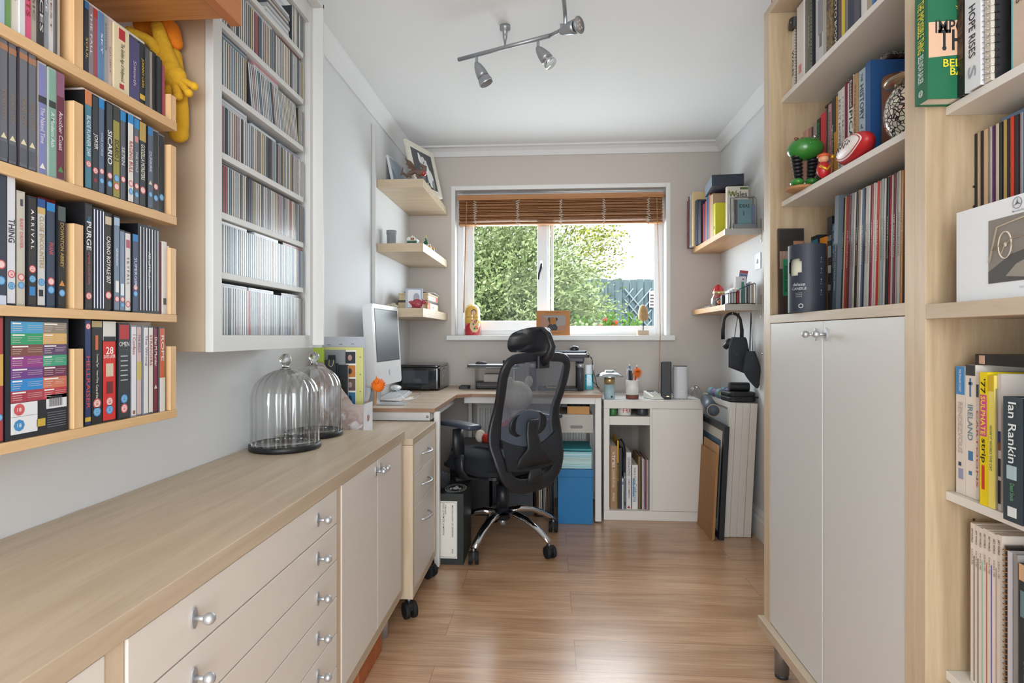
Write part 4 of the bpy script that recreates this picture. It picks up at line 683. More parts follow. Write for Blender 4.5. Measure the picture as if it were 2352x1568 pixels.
# flat things lying on top of rows
def flat(name, xa, xb, ya, yb, z, th, col, label, cat, feats=None, rz=0, rough=.5, bev=.0005, group=None):
    cx, cy = (xa+xb)/2, (ya+yb)/2; b = MB(XF((cx, cy, z), rz)); b.box((xa-cx, ya-cy, 0), (xb-cx, yb-cy, th), col if not isinstance(col, str) else M(col, rough))
    if feats: feats(b)
    return b.build(name, bev=bev, label=label, cat=cat, group=group)
flat('magazine', DB+.02, DX-.012, wy(204, DX), wy(345, DX), ZS[3][1]+.1275, .004, '#cfccca', 'thin white magazine lying on top of the CD cases, top rack shelf', 'magazine', lambda b: [b.box((.0585, -.1+.02*k, .001), (.0592, -.09+.02*k, .003), '#4c4c50') for k in range(9)])
flat('magazine', DB+.012, DX-.012, wy(172, DX)+.03, wy(338, DX), ZS[2][1]+.1735, .004, mottled('red_grey_print', '#c9a59a', '#d8d5d2', 40, .4), 'patterned magazine lying flat on the films, upper middle rack shelf', 'magazine')
flat('dvd_case', DB+.01, DX-.05, wy(110, DX)+.035, wy(191, DX), ZS[1][1]+.1735, .014, '#8c2830', 'red and black box lying flat behind the rack divider', 'DVD', lambda b: b.box((-.04, -.055, .0001), (.0435, .03, .0118), '#2b2325'))
# ------------------------------------------------------------- white CD cabinet
CX = -.80; G = GREYW; yA, yB = wy(489.5, CX), wy(718, CX)
t_ = thing('cd_cabinet', 'tall pale grey wall cabinet with seven shelves of CDs', 'cabinet', (-.88, (yA+yB)/2, 1.042))
TAN = M('#b9a58e', .6, name='shadow_toned_side'); zS = [1.085, 1.239, 1.3866, 1.5345, 1.701, 1.856, 2.006]; zTOP = 2.13  # beige side: its shadow and warm bounce are put into this tan
b = MB(); b.box((DB, yA, 1.043), (CX-.0205, yA+.012, 2.19), TAN); b.build('side_panel', t_, label='beige side panel toned tan for shadow')
yi0 = wy(510, CX); yi1 = wy(712, CX)
b = MB(); b.box((CX-.02, yA, 1.042), (CX, yi0, 2.19), G); b.box((CX-.02, yi1, 1.042), (CX, yB, 2.19), G); b.box((CX-.02, yi0, 1.042), (CX, yi1, 1.083), G); b.box((CX-.02, yi0, zTOP), (CX, yi1, 2.19), G); b.build('face_frame', t_, bev=.001)
b = MB(); b.box((DB, yi0, 1.072), (CX-.021, yi1, 1.0825), G); b.box((DB, yA+.0125, 1.05), (DB+.006, yB, 2.19), G); b.box((DB, yi1, 1.05), (CX-.0205, yi1+.012, 2.19), G); b.box((DB, yi0-.012, 1.083), (CX-.0205, yi0, 2.19), G); b.build('carcass', t_)
for z in zS[1:]:
    b = MB(); b.box((DB+.0065, yi0+.0003, z-.0165), (CX-.004, wy(700, CX), z-.0005), G); b.build('shelf', t_, bev=.001)
b = MB(); yo = wy(742, CX+.035); b.box((DB, yB+.0002, 1.043), (CX+.0, yB+.01, 2.20), G); b.box((DB, yo, 1.05), (CX+.035, yo+.01, 2.205), G); b.box((DB, yB+.0102, 1.05), (CX-.03, yo-.0002, 2.2), M('#b4ada3', .6)); b.box((CX-.03, yA, 2.191), (CX+.035, yo+.01, 2.205), G); b.build('outer_casing', t_, bev=.001)
for i in range(7):
    b = MB(); z = zS[i] if i else 1.083; b.box((DB+.0065, yi1-.013, z), (CX-.03, yi1-.0005, z+.105), M('#b8b0a4', .6)); b.build('end_block', t_)
# CDs: every disc case an object; one case mesh shared, stretched to each spine's width
def cd_mat():
    m = bpy.data.materials.new('cd_case_print'); m.use_nodes = True; nt = m.node_tree; bs = nt.nodes['Principled BSDF']; L = nt.links.new; N = nt.nodes.new
    oi = N('ShaderNodeObjectInfo'); tc = N('ShaderNodeTexCoord'); mp = N('ShaderNodeMapping'); L(tc.outputs['Object'], mp.inputs['Vector'])
    mp.inputs['Scale'].default_value = (1, 60, 170); ad = N('ShaderNodeVectorMath'); sc2 = N('ShaderNodeMath'); sc2.operation = 'MULTIPLY'; sc2.inputs[1].default_value = 97; L(oi.outputs['Random'], sc2.inputs[0]); L(mp.outputs[0], ad.inputs[0]); L(sc2.outputs[0], ad.inputs[1])
    n = N('ShaderNodeTexNoise'); n.inputs['Scale'].default_value = 1.4; n.inputs['Detail'].default_value = 4; L(ad.outputs[0], n.inputs['Vector'])
    mr = N('ShaderNodeMapRange'); mr.inputs['From Min'].default_value = .42; mr.inputs['From Max'].default_value = .6; mr.inputs['To Min'].default_value = .72; mr.inputs['To Max'].default_value = 1.1; L(n.outputs['Fac'], mr.inputs['Value'])
    hs = N('ShaderNodeHueSaturation'); L(oi.outputs['Color'], hs.inputs['Color']); L(mr.outputs[0], hs.inputs['Value']); L(hs.outputs[0], bs.inputs['Base Color']); bs.inputs['Roughness'].default_value = .32; bs.inputs['Coat Weight'].default_value = .12
    return m
CDM = cd_mat(); CDE = M('#3c3f44', .2, name='cd_tray_edge')
b = MB(); b.box((-.118, -.5, 0), (0, -.34, .1185), CDE); b.box((-.118, -.34, 0), (.0004, .34, .1195), CDM); b.box((-.118, .34, 0), (0, .5, .1185), CDE)
cme = bpy.data.meshes.new('cd_case'); cme.from_pydata([tuple(v) for v in b.v], [], b.f); [cme.materials.append(m) for m in b.mats]; cme.polygons.foreach_set('material_index', b.mi); cme.update()
PAL = [('#c9cbcc','pale grey'), ('#b4b7b9','grey'), ('#8b8e92','mid-grey'), ('#d9d8d3','white'), ('#cfc4ae','cream'), ('#a4b4bf','pale blue'), ('#4c5058','dark grey'), ('#26272b','black'), ('#b99a9c','dusty pink'), ('#5f7d96','blue'), ('#8f8474','brown-grey'), ('#c3b07a','sand')]
WT = {0:[3,3,3,1,1,3,1,1,1,1,1,0], 1:[4,4,2,5,1,4,1,1,0,1,0,0], 2:[3,3,3,3,2,1,3,1,1,1,1,1], 3:[4,3,3,4,2,2,3,2,1,1,1,1], 4:[4,4,2,5,3,2,1,1,1,2,1,1], 5:[3,3,3,4,3,1,2,1,1,1,1,1], 6:[3,3,3,3,2,2,1,1,0,1,1,0]}
SH = ['lowest', 'sixth', 'fifth', 'fourth', 'third', 'second', 'top']
def put_cd(y, w, z, col, cname, i, k, lean=0, x=CX-.012):
    o = bpy.data.objects.new('cd_case', cme); C.objects.link(o); o.location = (x, y, z); o.scale = (1, w, 1); o.color = (*lin(col), 1); o.rotation_euler = (lean, 0, 0)
    tag(o, f"CD case with {cname} spine, {ordn(k)} from window end, cabinet's {SH[i]} shelf", 'CD', f"CDs on the {SH[i]} shelf of the pale cabinet")
for i in range(7):
    z = (zS[i] if i else 1.083)+.0005; rng = random.Random(40+i); y = yi0+.004; yend = yi1-.016; L_ = []
    if i == 6: yend = yi1-.016; y = yi1-.11
    special = {(0, 11): ('#f1f2f6', 'bright white'), (0, 13): ('#b3202a', 'red'), (1, 27): ('#b66a1f', 'orange'), (3, 1): ('#c98f98', 'rose pink'), (2, 3): ('#a24a50', 'brick red'), (2, 2): ('#a24a50', 'brick red'), (2, 38): ('#a3502a', 'rust'), (2, 39): ('#8c4a28', 'brown')}
    n = 0
    while y < yend-.009:
        w = rng.choice([.0100, .0100, .0100, .0104, .0108, .0095]) if i != 0 else rng.choice([.0100, .0104, .0108, .012]); 
        if i == 6: w = rng.choice([.01, .012, .009])
        col, cn = special.get((i, n)) or rng.choices(PAL, WT[i])[0]
        if i == 5 and n == 17: w = .022; col, cn = '#9b3a3f', 'wide brick red'
        if i == 4 and n == 13: y += .024
        if i == 4 and n == 12: col, cn = '#b3a48c', 'beige card'
        if y+w > yend: break
        L_.append((y+w/2, w-.0007, col, cn)); y += w+.0001+(.0003 if i == 4 and 13 <= n else 0); n += 1
    for k, (yy, w, col, cn) in enumerate(L_):
        ln = 0
        if i == 4:
            if 13 <= k < len(L_)-4: ln = .17
        put_cd(yy, w-(.0003 if ln else 0), z+(.0011 if ln else 0), col, cn, i, len(L_)-k, ln)
# cases lying flat on the rows
def lie(i, f0, f1, z_up, col, cn, th=.0088):
    z = (zS[i] if i else 1.083)+.0005+.1198+z_up; y0 = yi0+.002+(yi1-yi0-.02)*f0; y1 = y0+(f1 if f1 > .5 else 0) or 0
    y1 = y0+.138; b = MB(); b.box((CX-.014-.112, y0, z), (CX-.014, y1, z+th), M(col, .25)); b.box((CX-.014-.11, y0+.002, z+th*.3), (CX-.0135, y1-.002, z+th*.7), M(cn[0], .3))
    b.build('cd_case', label=cn[1], cat='CD', group='CD cases lying flat on the rows of the pale cabinet')
PG = '#b9bec4'
for a in ((0, .0, 0, PG, ('#8f9499', "pale CD case lying flat on the near end, cabinet's lowest row")), (0, .3, 0, '#c2c6ca', ('#a8adb2', "pale CD case lying flat mid-row, cabinet's lowest row")), (0, .68, 0, '#3b3638', ('#6b4438', "dark CD case with rust stripe lying flat, cabinet's lowest row")), (1, .0, 0, '#c8ccd2', ('#e8eaee', "silver CD case lying flat on the near end of sixth shelf")),
          (1, .36, 0, '#c6cad2', ('#dfe2ea', "silver CD case lying flat mid-row on the sixth shelf")), (1, .7, 0, '#4a4448', ('#b4342c', "dark CD case with red stripe lying flat on sixth shelf")), (2, .0, 0, '#8c8f92', ('#3e4044', "grey CD case with dark stripe lying flat on fifth shelf")), (3, .0, 0, '#c9cbcb', ('#a9b2bc', "grey CD case, lower of two lying flat on fourth shelf")),
          (3, .0, .0091, '#a4aab2', ('#c4cad2', "blue-grey CD case, upper of two lying flat on fourth shelf")), (3, .33, 0, '#b0b6bd', ('#c9ced4', "blue-grey CD case lying flat mid-row on the fourth shelf")), (3, .66, 0, '#9fa3b0', ('#7c7f98', "violet-grey CD case lying flat near window end of fourth shelf")), (4, .0, 0, '#9fb0ba', ('#56616b', "pale blue CD case, lower of two lying flat on third shelf")),
          (4, .0, .0091, '#8a98a2', ('#4b545c', "slate CD case, upper of two lying flat on third shelf")), (4, .36, .0, '#d0d2d4', ('#a4aab0', "white CD case, lower of two lying mid-row on third shelf")), (4, .36, .0091, '#c89a9c', ('#b87880', "pink CD case, upper of two lying mid-row on third shelf")), (5, .28, 0, '#d3d4d2', ('#a8b0b8', "white CD case lying flat on the second shelf from the top")),
          (5, .66, 0, '#8b2f38', ('#3b2428', "dark red CD case lying flat on second shelf's window end"))): lie(a[0], a[1], .1, a[2], a[3], a[4])
for k in range(8):
    b = MB(); yb_ = yi1-.262; b.box((CX-.126, yb_, zS[6]+.0005+k*.0102), (CX-.0135-(k % 3)*.002, yb_+.142, zS[6]+.0100+k*.0102), M(PAL[(k*5) % 7][0], .25)); b.build('cd_case', label=f"{PAL[(k*5) % 7][1]} CD case lying {ordn(k+1)} from the bottom of top shelf's pile", cat='CD', group='pile of CD cases lying on the top shelf of the pale cabinet')
# ------------------------------------------------------------- orange wooden cupboard overhead
UX = -.66; uz = 1.745; uy = 1.185
t_ = thing('wall_cupboard', 'orange-brown oak wall cupboard high above the birch rack', 'cupboard', (-.8, .7, uz))
b = MB(); b.box((DB, .2, uz+.018), (UX-.012, uy, uz+.5), OAKO); b.build('body', t_, bev=.001)
b = MB(); b.box((UX-.024, .2, uz), (UX, uy+.001, uz+.5), wood('orange_oak_frame', '#b97445', '#a0602f', 'Y', .5)); b.build('front_frame', t_, bev=.0015)
# ------------------------------------------------------------- yellow plush toy dangling between cupboard and CD cabinet
YEL = M('#d9a928', .95, name='yellow_plush', bump=1.0, bs=220, noise=.06, ns=60); ORG = M('#dc7d12', .95, name='orange_plush', bump=1.0, bs=160, noise=.1, ns=60)
def pp(px, py, y=1.245): return Pt(px, py, Y=y)
t_ = thing('plush_toy', 'yellow plush toy with dangling hand and orange body under the oak cupboard', 'soft toy', pp(400, 330))
def blob(name, pts, rs, mat, tp, y=1.245, sub=True, sq=.85):
    b = MB(); P_ = [pp(p[0], p[1], y+(p[2] if len(p) > 2 else 0)) for p in pts]; k = []
    r0 = [r*y/1311 for r in rs]; N_ = len(P_); out = []; ro = []
    for i in range(N_-1):
        for s_ in range(5):
            t = s_/5; a_ = P_[max(i-1, 0)]; b_ = P_[i]; c_ = P_[i+1]; d_ = P_[min(i+2, N_-1)]
            out.append(.5*((2*b_)+(c_-a_)*t+(2*a_-5*b_+4*c_-d_)*t*t+(3*b_-a_-3*c_+d_)*t**3)); ro.append(r0[i]*(1-t)+r0[i+1]*t)
    out.append(P_[-1]); ro.append(r0[-1]); b.tube(out, ro, mat, 16, sq=sq); b.ell(out[-1], ro[-1], mat, 16, 10); b.ell(out[0], ro[0], mat, 16, 10)
    return b, tp
b, _ = blob('arm', [(362, 62), (373, 100), (384, 135), (393, 162)], [14, 18, 22, 24], YEL, t_)
b.ell(pp(399, 176), (.028, .022, .026), YEL, 18, 12)
for tip, r in (((385, 212), 10.5), ((409, 220), 11), ((433, 213), 10), ((446, 198), 9.5)):
    m0 = (399+(tip[0]-399)*.4, 176+(tip[1]-176)*.35); b2, _ = blob('f', [m0, ((m0[0]+tip[0])/2, (m0[1]+tip[1])/2), tip], [r*1.1, r*.95, r], YEL, t_)
    for p, f in ((b2.v, b2.f),): b.add(p, f, YEL, True)
b.build('arm', t_, label='yellow arm with four stubby fingers')
b, _ = blob('l', [(398, 130, .03), (410, 190, .035), (416, 260, .03), (410, 305, .025)], [20, 16, 18, 23], YEL, t_); b.build('leg', t_)
b, _ = blob('l', [(300, 75, .0), (345, 95, -.0), (360, 118, .01)], [14, 14, 14], YEL, t_, 1.225); b.build('foot', t_)
b, _ = blob('b', [(330, 60, .03), (385, 62, .03), (402, 98, .03)], [28, 26, 18], ORG, t_); b.build('body', t_, label='orange furry body')
# ------------------------------------------------------------- three floating shelves in the corner
FX = -.694; FY0 = 3.105
for i, (z0, z1) in enumerate(((1.902, 1.948), (1.547, 1.594), (1.187, 1.236))):
    b = MB(); b.box((XL+.001, FY0, z0), (FX, YB-.001, z1), MAPLEX); b.build('floating_shelf', bev=.001, label='chunky pale maple floating shelf, '+('highest of three beside the window', 'middle one of three beside the window', 'lowest of three, behind the white computer')[i], cat='shelf', group='floating shelves beside the window')
S1, S2, S3 = 1.9485, 1.5945, 1.2365
def frame_at(name, bl, br, up, w, col, label, cat='picture frame', art=None, th=.015, artcol='#d9dce0', mat=None):
    """standing picture frame: bottom left and right corners, up vector"""
    bl = Vector(bl); br = Vector(br); r = (br-bl); W_ = r.length; r.normalize(); u = Vector(up); u = (u-r*u.dot(r)); H_ = u.length; u.normalize(); n = r.cross(u)
    T = Matrix.Identity(4)
    for i in range(3): T[i][0] = r[i]; T[i][1] = -n[i]; T[i][2] = u[i]; T[i][3] = bl[i]
    root = thing(name, label, cat, bl); b = MB(T); b.box((0, 0, 0), (w, th, H_), col); b.box((W_-w, 0, 0), (W_, th, H_), col); b.box((w, 0, 0), (W_-w, th, w), col); b.box((w, 0, H_-w), (W_-w, th, H_), col); b.build('frame', root, bev=.0015)
    b = MB(T); b.box((w-.002, th*.35, w-.002), (W_-w+.002, th*.8, H_-w+.002), artcol)
    if art: art(b, w, W_-w, H_, th*.35-.0004)
    b.build('picture', root); return root
def wedding(b, x0, x1, H, y):
    for c, r, cl in (((.16, .72), (.018, .03), '#d8d8d6'), ((.19, .60), (.03, .06), '#cfcfcd'), ((.155, .80), (.009, .012), '#e4e4e2'), ((.215, .70), (.009, .012), '#dededc'), ((.215, .52), (.022, .05), '#e6e6e4'), ((.23, .36), (.035, .06), '#dcdcda'), ((.245, .26), (.02, .04), '#8c8c8c'), ((.16, .42), (.02, .07), '#77777a')): b.ell((x0+(x1-x0)*(c[0]-.08)*5, y, H*c[1]), (r[0], .0006, r[1]), cl, 12, 8)
    for k in range(9): b.box((x0+(x1-x0)*.5+.004*k, y-.0005, H*.14+(k*5 % 7)*.004), (x0+(x1-x0)*.5+.008+.004*k, y, H*.17+(k*3 % 5)*.006), ('#3c3c3e', '#c8c8c8')[k % 2])
frame_at('picture_frame', (-.781, 3.304, S1+.006), (-.676, 3.592, S1+.006), (-.064, .038, .297), .034, M('#d9d4c6', .5, name='distressed_cream_frame', noise=.06, ns=50), 'large cream framed black-and-white wedding photograph leaning on the highest floating shelf', art=wedding, th=.018, artcol='#4c4c50')
frame_at('picture_frame', (-.90, 3.28, S1), (-.872, 3.545, S1), (-.042, .004, .195), .012, M('#dfe1e2', .4), 'small white framed blue picture behind the dragon on highest floating shelf', art=lambda b, x0, x1, H, y: [b.prism([(x0, .012), (x0+.1, .012), (x0+.05, .12), (x0+.01, .13)], (0, y, 0), (1,0,0), (0,0,1), (0, .0004, 0), '#8fabc9'), b.prism([(x0+.06, .012), (x1, .012), (x1, .07), (x0+.12, .09)], (0, y-.0003, 0), (1,0,0), (0,0,1), (0, .0004, 0), '#b4c6da')], artcol='#c5d3e2')
# dragon with a red ball
t_ = thing('dragon_figurine', 'brown winged dragon figurine clutching a red ball on highest floating shelf', 'figurine', (-.80, 3.15, S1)); DR = M('#6b5548', .6, name='bronze_brown_resin', noise=.15, ns=60, bump=.6, bs=150)
dp = lambda px, py, dy=0: Pt(px, py, Y=3.16+dy)
b = MB(); b.tube([dp(926, 388), dp(921, 387), dp(926, 397), dp(934, 404), dp(943, 398), dp(952, 392), dp(960, 396), dp(970, 397), dp(975, 390), dp(976, 381)][2:], [.006, .009, .014, .016, .02, .021, .014, .011], DR, 12); b.tube([dp(926, 397), dp(922, 401), dp(924, 393), dp(926, 387), dp(925, 383)], [.008, .007, .005, .003, .001], DR, 8)
for px in (944, 962): b.tube([dp(px, 398), dp(px-5, 404, -.01), dp(px+1, 407, -.012)], [.009, .006, .005], DR, 8)
b.build('body', t_)
b = MB(); b.ell(dp(970, 381), (.012, .01, .01), DR, 12, 8); b.tube([dp(971, 382), dp(978, 384)], [.008, .004], DR, 8); b.tube([dp(967, 378), dp(960, 373)], [.003, .0006], DR, 6); b.tube([dp(972, 376), dp(975, 370)], [.003, .0006], DR, 6); b.build('head', t_)
for s_ in (-1, 1):
    b = MB(); pts = [dp(955, 392, s_*.012), dp(951, 380, s_*.03), dp(945, 371, s_*.04), dp(930, 363, s_*.055), dp(934, 373, s_*.05), dp(932, 377, s_*.05), dp(938, 380, s_*.045), dp(937, 386, s_*.04), dp(945, 388, s_*.03)]
    b.add(pts, [(0, 1, 2), (0, 2, 3), (0, 3, 4), (0, 4, 5), (0, 5, 6), (0, 6, 7), (0, 7, 8)], DR)
    for q in (3, 5, 7): b.tube([pts[0], pts[1], pts[q]], [.003, .0025, .0008], DR, 5)
    b.build('wing', t_, solid=.0012)
b = MB(); b.ell(dp(973, 398, -.005), .016, M('#9c2429', .12, coat=.8), 20, 14); b.build('ball', t_, label='glossy red ball')
# middle floating shelf (toys of known characters are left out)
b = MB(); q = Pt(897, 540, Y=3.2); GS = M('#8d8f92', .7, name='grey_stone_resin', noise=.1, ns=40)
b.lathe([(.05, 0), (.052, .006), (.045, .010), (.026, .012), (.026, .03), (.024, .034), (.024, .064), (.029, .07), (.029, .09), (.0001, .091)], (q.x, 3.22, S2), GS, 28)
for k in range(14): a = k*2*PI/14; b.box((q.x+.0245*math.cos(a)-.0015, 3.22+.0245*math.sin(a)-.0015, S2+.034), (q.x+.0245*math.cos(a)+.0015, 3.22+.0245*math.sin(a)+.0015, S2+.064), GS)
b.build('toy_pedestal', label='grey stone-effect fluted column stand on the middle floating shelf', cat='ornament')
t_ = thing('toy_house', 'green toy building-brick house with snowy roof on middle floating shelf', 'toy', (-.79, 3.2, S2)); x0 = Pt(937, 540, Y=3.17).x
b = MB(); b.box((x0, 3.15, S2), (x0+.055, 3.2, S2+.02), M('#2f5b46', .4)); [b.box((x0+.008+.024*k, 3.149, S2+.006), (x0+.018+.024*k, 3.15, S2+.014), '#1b2c26') for k in range(2)]; b.build('walls', t_)
b = MB(); b.prism([(-.002, 0), (.057, 0), (.057, .008), (.045, .014), (.03, .03), (.02, .018), (.008, .022), (-.002, .01)], (x0, 3.148, S2+.0203), (1,0,0), (0,0,1), (0, .054, 0), M('#d9dcd2', .5)); b.build('snow_roof', t_)
b = MB(); b.box((x0+.022, 3.145, S2+.024), (x0+.04, 3.1479, S2+.036), '#8c2a28'); b.ell((x0+.031, 3.1445, S2+.03), .004, '#d9a03c', 8, 6); b.build('sign', t_)
t_ = thing('toy_tree', 'tiny green toy-brick Christmas tree with yellow candle on middle floating shelf', 'toy', (-.72, 3.2, S2)); q = Pt(979, 560, Y=3.17); b = MB()
for k in range(5): b.lathe([(.017-.003*k, 0), (.017-.003*k, .004), (.005, .007)], (q.x, 3.165, S2+.007*k), M('#1f6b3c', .3), 10)
for k in range(14): a = k*2.4; b.box((q.x+(.016-.0009*k)*math.cos(a)-.0015, 3.165+(.016-.0009*k)*math.sin(a)-.0015, S2+.004+.0022*k), (q.x+(.016-.0009*k)*math.cos(a)+.0015, 3.165+(.016-.0009*k)*math.sin(a)+.0015, S2+.007+.0022*k), ('#c93a2c', '#e3c23a', '#2c5fc0', '#e8e8e8')[k % 4])
b.build('branches', t_)
b = MB(); b.cyl((q.x, 3.165, S2+.036), (q.x, 3.165, S2+.052), .002, '#d6d94a', n=8); b.build('candle', t_)
for k, (px, cl, lb) in enumerate(((990, '#b5502c', 'orange-brown'), (1000, '#dfe3e6', 'white'), (1008, '#3f6fb5', 'blue'))):
    q = Pt(px, 565+k*8, Y=3.3+.11*k); b = MB(); zz = S2; b.box((-.708-.01, 3.24+.1*k, zz), (-.700, 3.26+.1*k, zz+.012), cl); b.box((-.716, 3.243+.1*k, zz+.0121), (-.702, 3.257+.1*k, zz+.022), '#d8b13a'); b.ell((-.709, 3.25+.1*k, zz+.028), .006, '#d9b48c' if k != 1 else '#e8e8e8', 10, 8); b.build('toy_figure', label=f'tiny {lb} toy-brick figure at the edge of middle floating shelf', cat='toy')
# lowest floating shelf: two buff card boxes, framed photo, ornaments
BUF = M('#c9b492', .75, name='buff_card', noise=.06, ns=30); LG = M('#e5dfd3', .5)
for k, (y0, y1, z0, z1, x0, rz) in enumerate(((3.39, 3.75, 0, .060, -.90, 0), (3.38, 3.76, .0605, .105, -.905, .03))):
    t_ = thing('storage_box', ('buff card box with red label, lower of two on lowest floating shelf', 'buff card box with rounded label, upper of two on lowest floating shelf')[k], 'box', (-.8, 3.6, S3+z0)); T = XF((-.81, 3.57, S3+z0), rz)
    b = MB(T); b.box((-.1, -.18, 0), (.075, .17, z1-z0-.012), BUF); b.build('base', t_, bev=.001)
    b = MB(T); b.box((-.103, -.183, z1-z0-.0118), (.0775, .173, z1-z0-.0005), ('#3a3436', BUF)[k] if k == 0 else BUF); b.build('lid', t_, bev=.001)
    b = MB(T); b.box((.0752, -.15, .004), (.0762, .14, z1-z0-.014), LG); b.box((.0762, (-.14, .09)[k], .004), (.0768, (-.09, .135)[k], z1-z0-.014), M('#dd5238', .5)); b.text('BRICKS', (.077, .0, (z1-z0)/2-.006), (0,1,0), (0,0,1), .012, '#8a5f52', wmax=.1); b.build('label', t_, label='cream label with orange-red block')
b = MB(); b.sheet(lambda u, v: (-.90+.17*u, 3.40+.37*v, S3+.108+.006*math.sin(9*u+2)*math.sin(7*v+1)+.006), 10, 14, M('#dcdfe6', .35)); b.build('plastic_bag', solid=.001, label='crumpled clear plastic bag lying on the upper buff box', cat='bag')
frame_at('picture_frame', (-.83, 3.25, S3), (-.732, 3.275, S3), (-.03, .035, .125), .013, M('#b9c6d6', .3, .3, name='silvery_blue_frame'), 'silvery blue framed photograph on the lowest floating shelf', art=lambda b, x0, x1, H, y: [b.box((x0+.002, y-.0002, .02), (x1-.002, y+.0001, H-.02), '#e9ebf2'), b.ell((x0+.05, y-.0004, H*.55), (.018, .0004, .03), '#a9aec2', 12, 8), b.ell((x0+.052, y-.0007, H*.52), (.007, .0004, .011), '#c9a9a2', 10, 8)], artcol='#f0f0f4', th=.006)
RM = M('#a33a48', .35, name='crimson_ceramic'); t_ = thing('ceramic_dog', 'crimson ceramic animal dish with round hollows on lowest floating shelf', 'ornament', (-.74, 3.17, S3)); q = Pt(957, 700, Y=3.18)
b = MB(); b.ell((q.x, 3.19, S3+.028), (.034, .014, .026), RM, 20, 12)
b.prism([(-.05, .04), (-.03, .045), (-.02, .02), (-.035, .022)], (q.x, 3.185, S3), (1,0,0), (0,0,1), (0, .01, 0), RM)
for x in (-.022, .018): b.cyl((q.x+x, 3.19, S3), (q.x+x, 3.19, S3+.02), .007, RM, n=10)
for x, z in ((-.016, .03), (0, .042), (.018, .032), (.0, .02)): b.rev((q.x+x, 3.1785, S3+z), (q.x+x, 3.1755, S3+z), [(.0045, 0), (.007, .1), (.007, .9), (.0045, 1)], RM, 14); b.disc((q.x+x, 3.1765, S3+z), (1,0,0), (0,0,1), .0046, '#4a141c', 12)
b.build('body', t_)
b = MB(); b.ell((q.x+.04, 3.19, S3+.036), (.014, .011, .012), RM, 12, 8)
for s_ in (-.006, .006): b.cyl((q.x+.036, 3.19+s_, S3+.044), (q.x+.032, 3.19+s_, S3+.056), .004, RM, .001, 8)
b.build('head', t_)
b = MB(); q = Pt(893, 700, Y=3.16)
for k, (dx, dz, r) in enumerate(((-.012, .014, .016), (.012, .016, .019), (.03, .012, .012))): b.ell((q.x+.01+dx, 3.17, S3+dz), (r, .015, r*.8), M('#c9bfae', .8, noise=.12, ns=80), 14, 10)
b.build('stone_ornament', label='lumpy pale stone ornament at the wall end of lowest floating shelf', cat='ornament')
b = MB(); q = Pt(979, 693, Y=3.24)
for k in range(12): a = k*1.1; b.cyl((q.x, 3.25, S3+.03), (q.x+.014*math.cos(a), 3.25+.01*math.sin(a), S3+.038+.012*math.sin(a*1.7)), .0035, '#d1a860', .0015, 6)
b.cyl((q.x, 3.25, S3), (q.x, 3.25, S3+.03), .006, '#b98f5a', n=8); b.build('cork_ornament', label='small spiky gold and cork ornament beside the crimson ceramic animal', cat='ornament')
# ------------------------------------------------------------- raised wooden blind
BY = YB+.045; t_ = thing('venetian_blind', 'orange-brown wooden venetian blind pulled up in the window', 'blind', (.08, BY, 1.8))
BW = wood('honey_wood_slat', '#c08a5c', '#a8744a', 'X', .6, .8); bx0 = Pt(1051, 450, Y=BY-.03).x; bx1 = Pt(1525, 450, Y=BY-.03).x; zt = Pt(1051, 448, Y=BY-.035).z; zb = Pt(1051, 517, Y=BY-.03).z
b = MB(); b.box((bx0, BY-.036, zt-.036), (bx1, BY-.026, zt), BW); b.prism([(0, 0), (.004, .008), (0, .016)], (bx0, BY-.036, zt-.034), (0,-1,0), (0,0,1), (bx1-bx0, 0, 0), BW); b.build('valance', t_, bev=.002)
b = MB(); b.box((bx0+.008, BY-.024, zt-.034), (bx1-.008, BY+.03, zt-.002), M('#8a6a4c', .6)); b.build('head_rail', t_)
n = 15; z_ = zt-.042
for k in range(n):
    zz = zb+.014+(z_-zb-.016)*k/(n-1)+random.uniform(-.0012, .0012); b = MB(XF((0, BY, zz), 0, random.uniform(-.12, .12), 0)); b.box((bx0+.006, -.026, 0), (bx1-.006, .026, .0032), BW); b.build('slat', t_, bev=.0006)
b = MB(); b.box((bx0+.006, BY-.026, zb), (bx1-.006, BY+.026, zb+.011), BW); b.build('bottom_rail', t_, bev=.002)
for px in (1091, 1189, 1288, 1387, 1489):
    x = Pt(px, 480, Y=BY-.03).x; b = MB(); P_ = []
    for i in range(34): f = i/33; P_.append((x+.011*math.sin(i*1.9+px)+.004*math.sin(i*3.1), BY-.032-.003*math.cos(i*1.1), zt-.04-(zt-.046-zb)*f))
    b.tube(P_, .0013, '#efe8de', 5); b.tube([(p[0]*1+.006*math.cos(i*2.1), p[1]-.002, p[2]) for i, p in enumerate(P_)], .0011, '#efe8de', 5); b.build('ladder_cord', t_)
    b = MB(); b.cyl((x+.002, BY-.01, zb-.004), (x+.002, BY-.01, zb), .004, BW, n=8); b.build('cord_plug', t_)
q0 = Pt(1072, 463, Y=BY-.045); q1 = Pt(1065, 718, Y=BY-.06); b = MB(); b.cyl(q0, q1, .0042, BW, n=8); b.build('tilt_wand', t_)
q0 = Pt(1508, 455, Y=BY-.042); q1 = Pt(1516, 765, Y=YB-.062); q2 = Pt(1513, 896, Y=YB-.03); b = MB(); b.tube([q0, Pt(1513, 640, Y=BY-.06), q1, q2], .0016, '#c99a72', 6); b.tube([q0+Vector((.004, 0, 0)), Pt(1515, 640, Y=BY-.062), q1+Vector((.003, -.001, 0)), q2], .0012, '#c99a72', 6); b.build('pull_cord', t_)
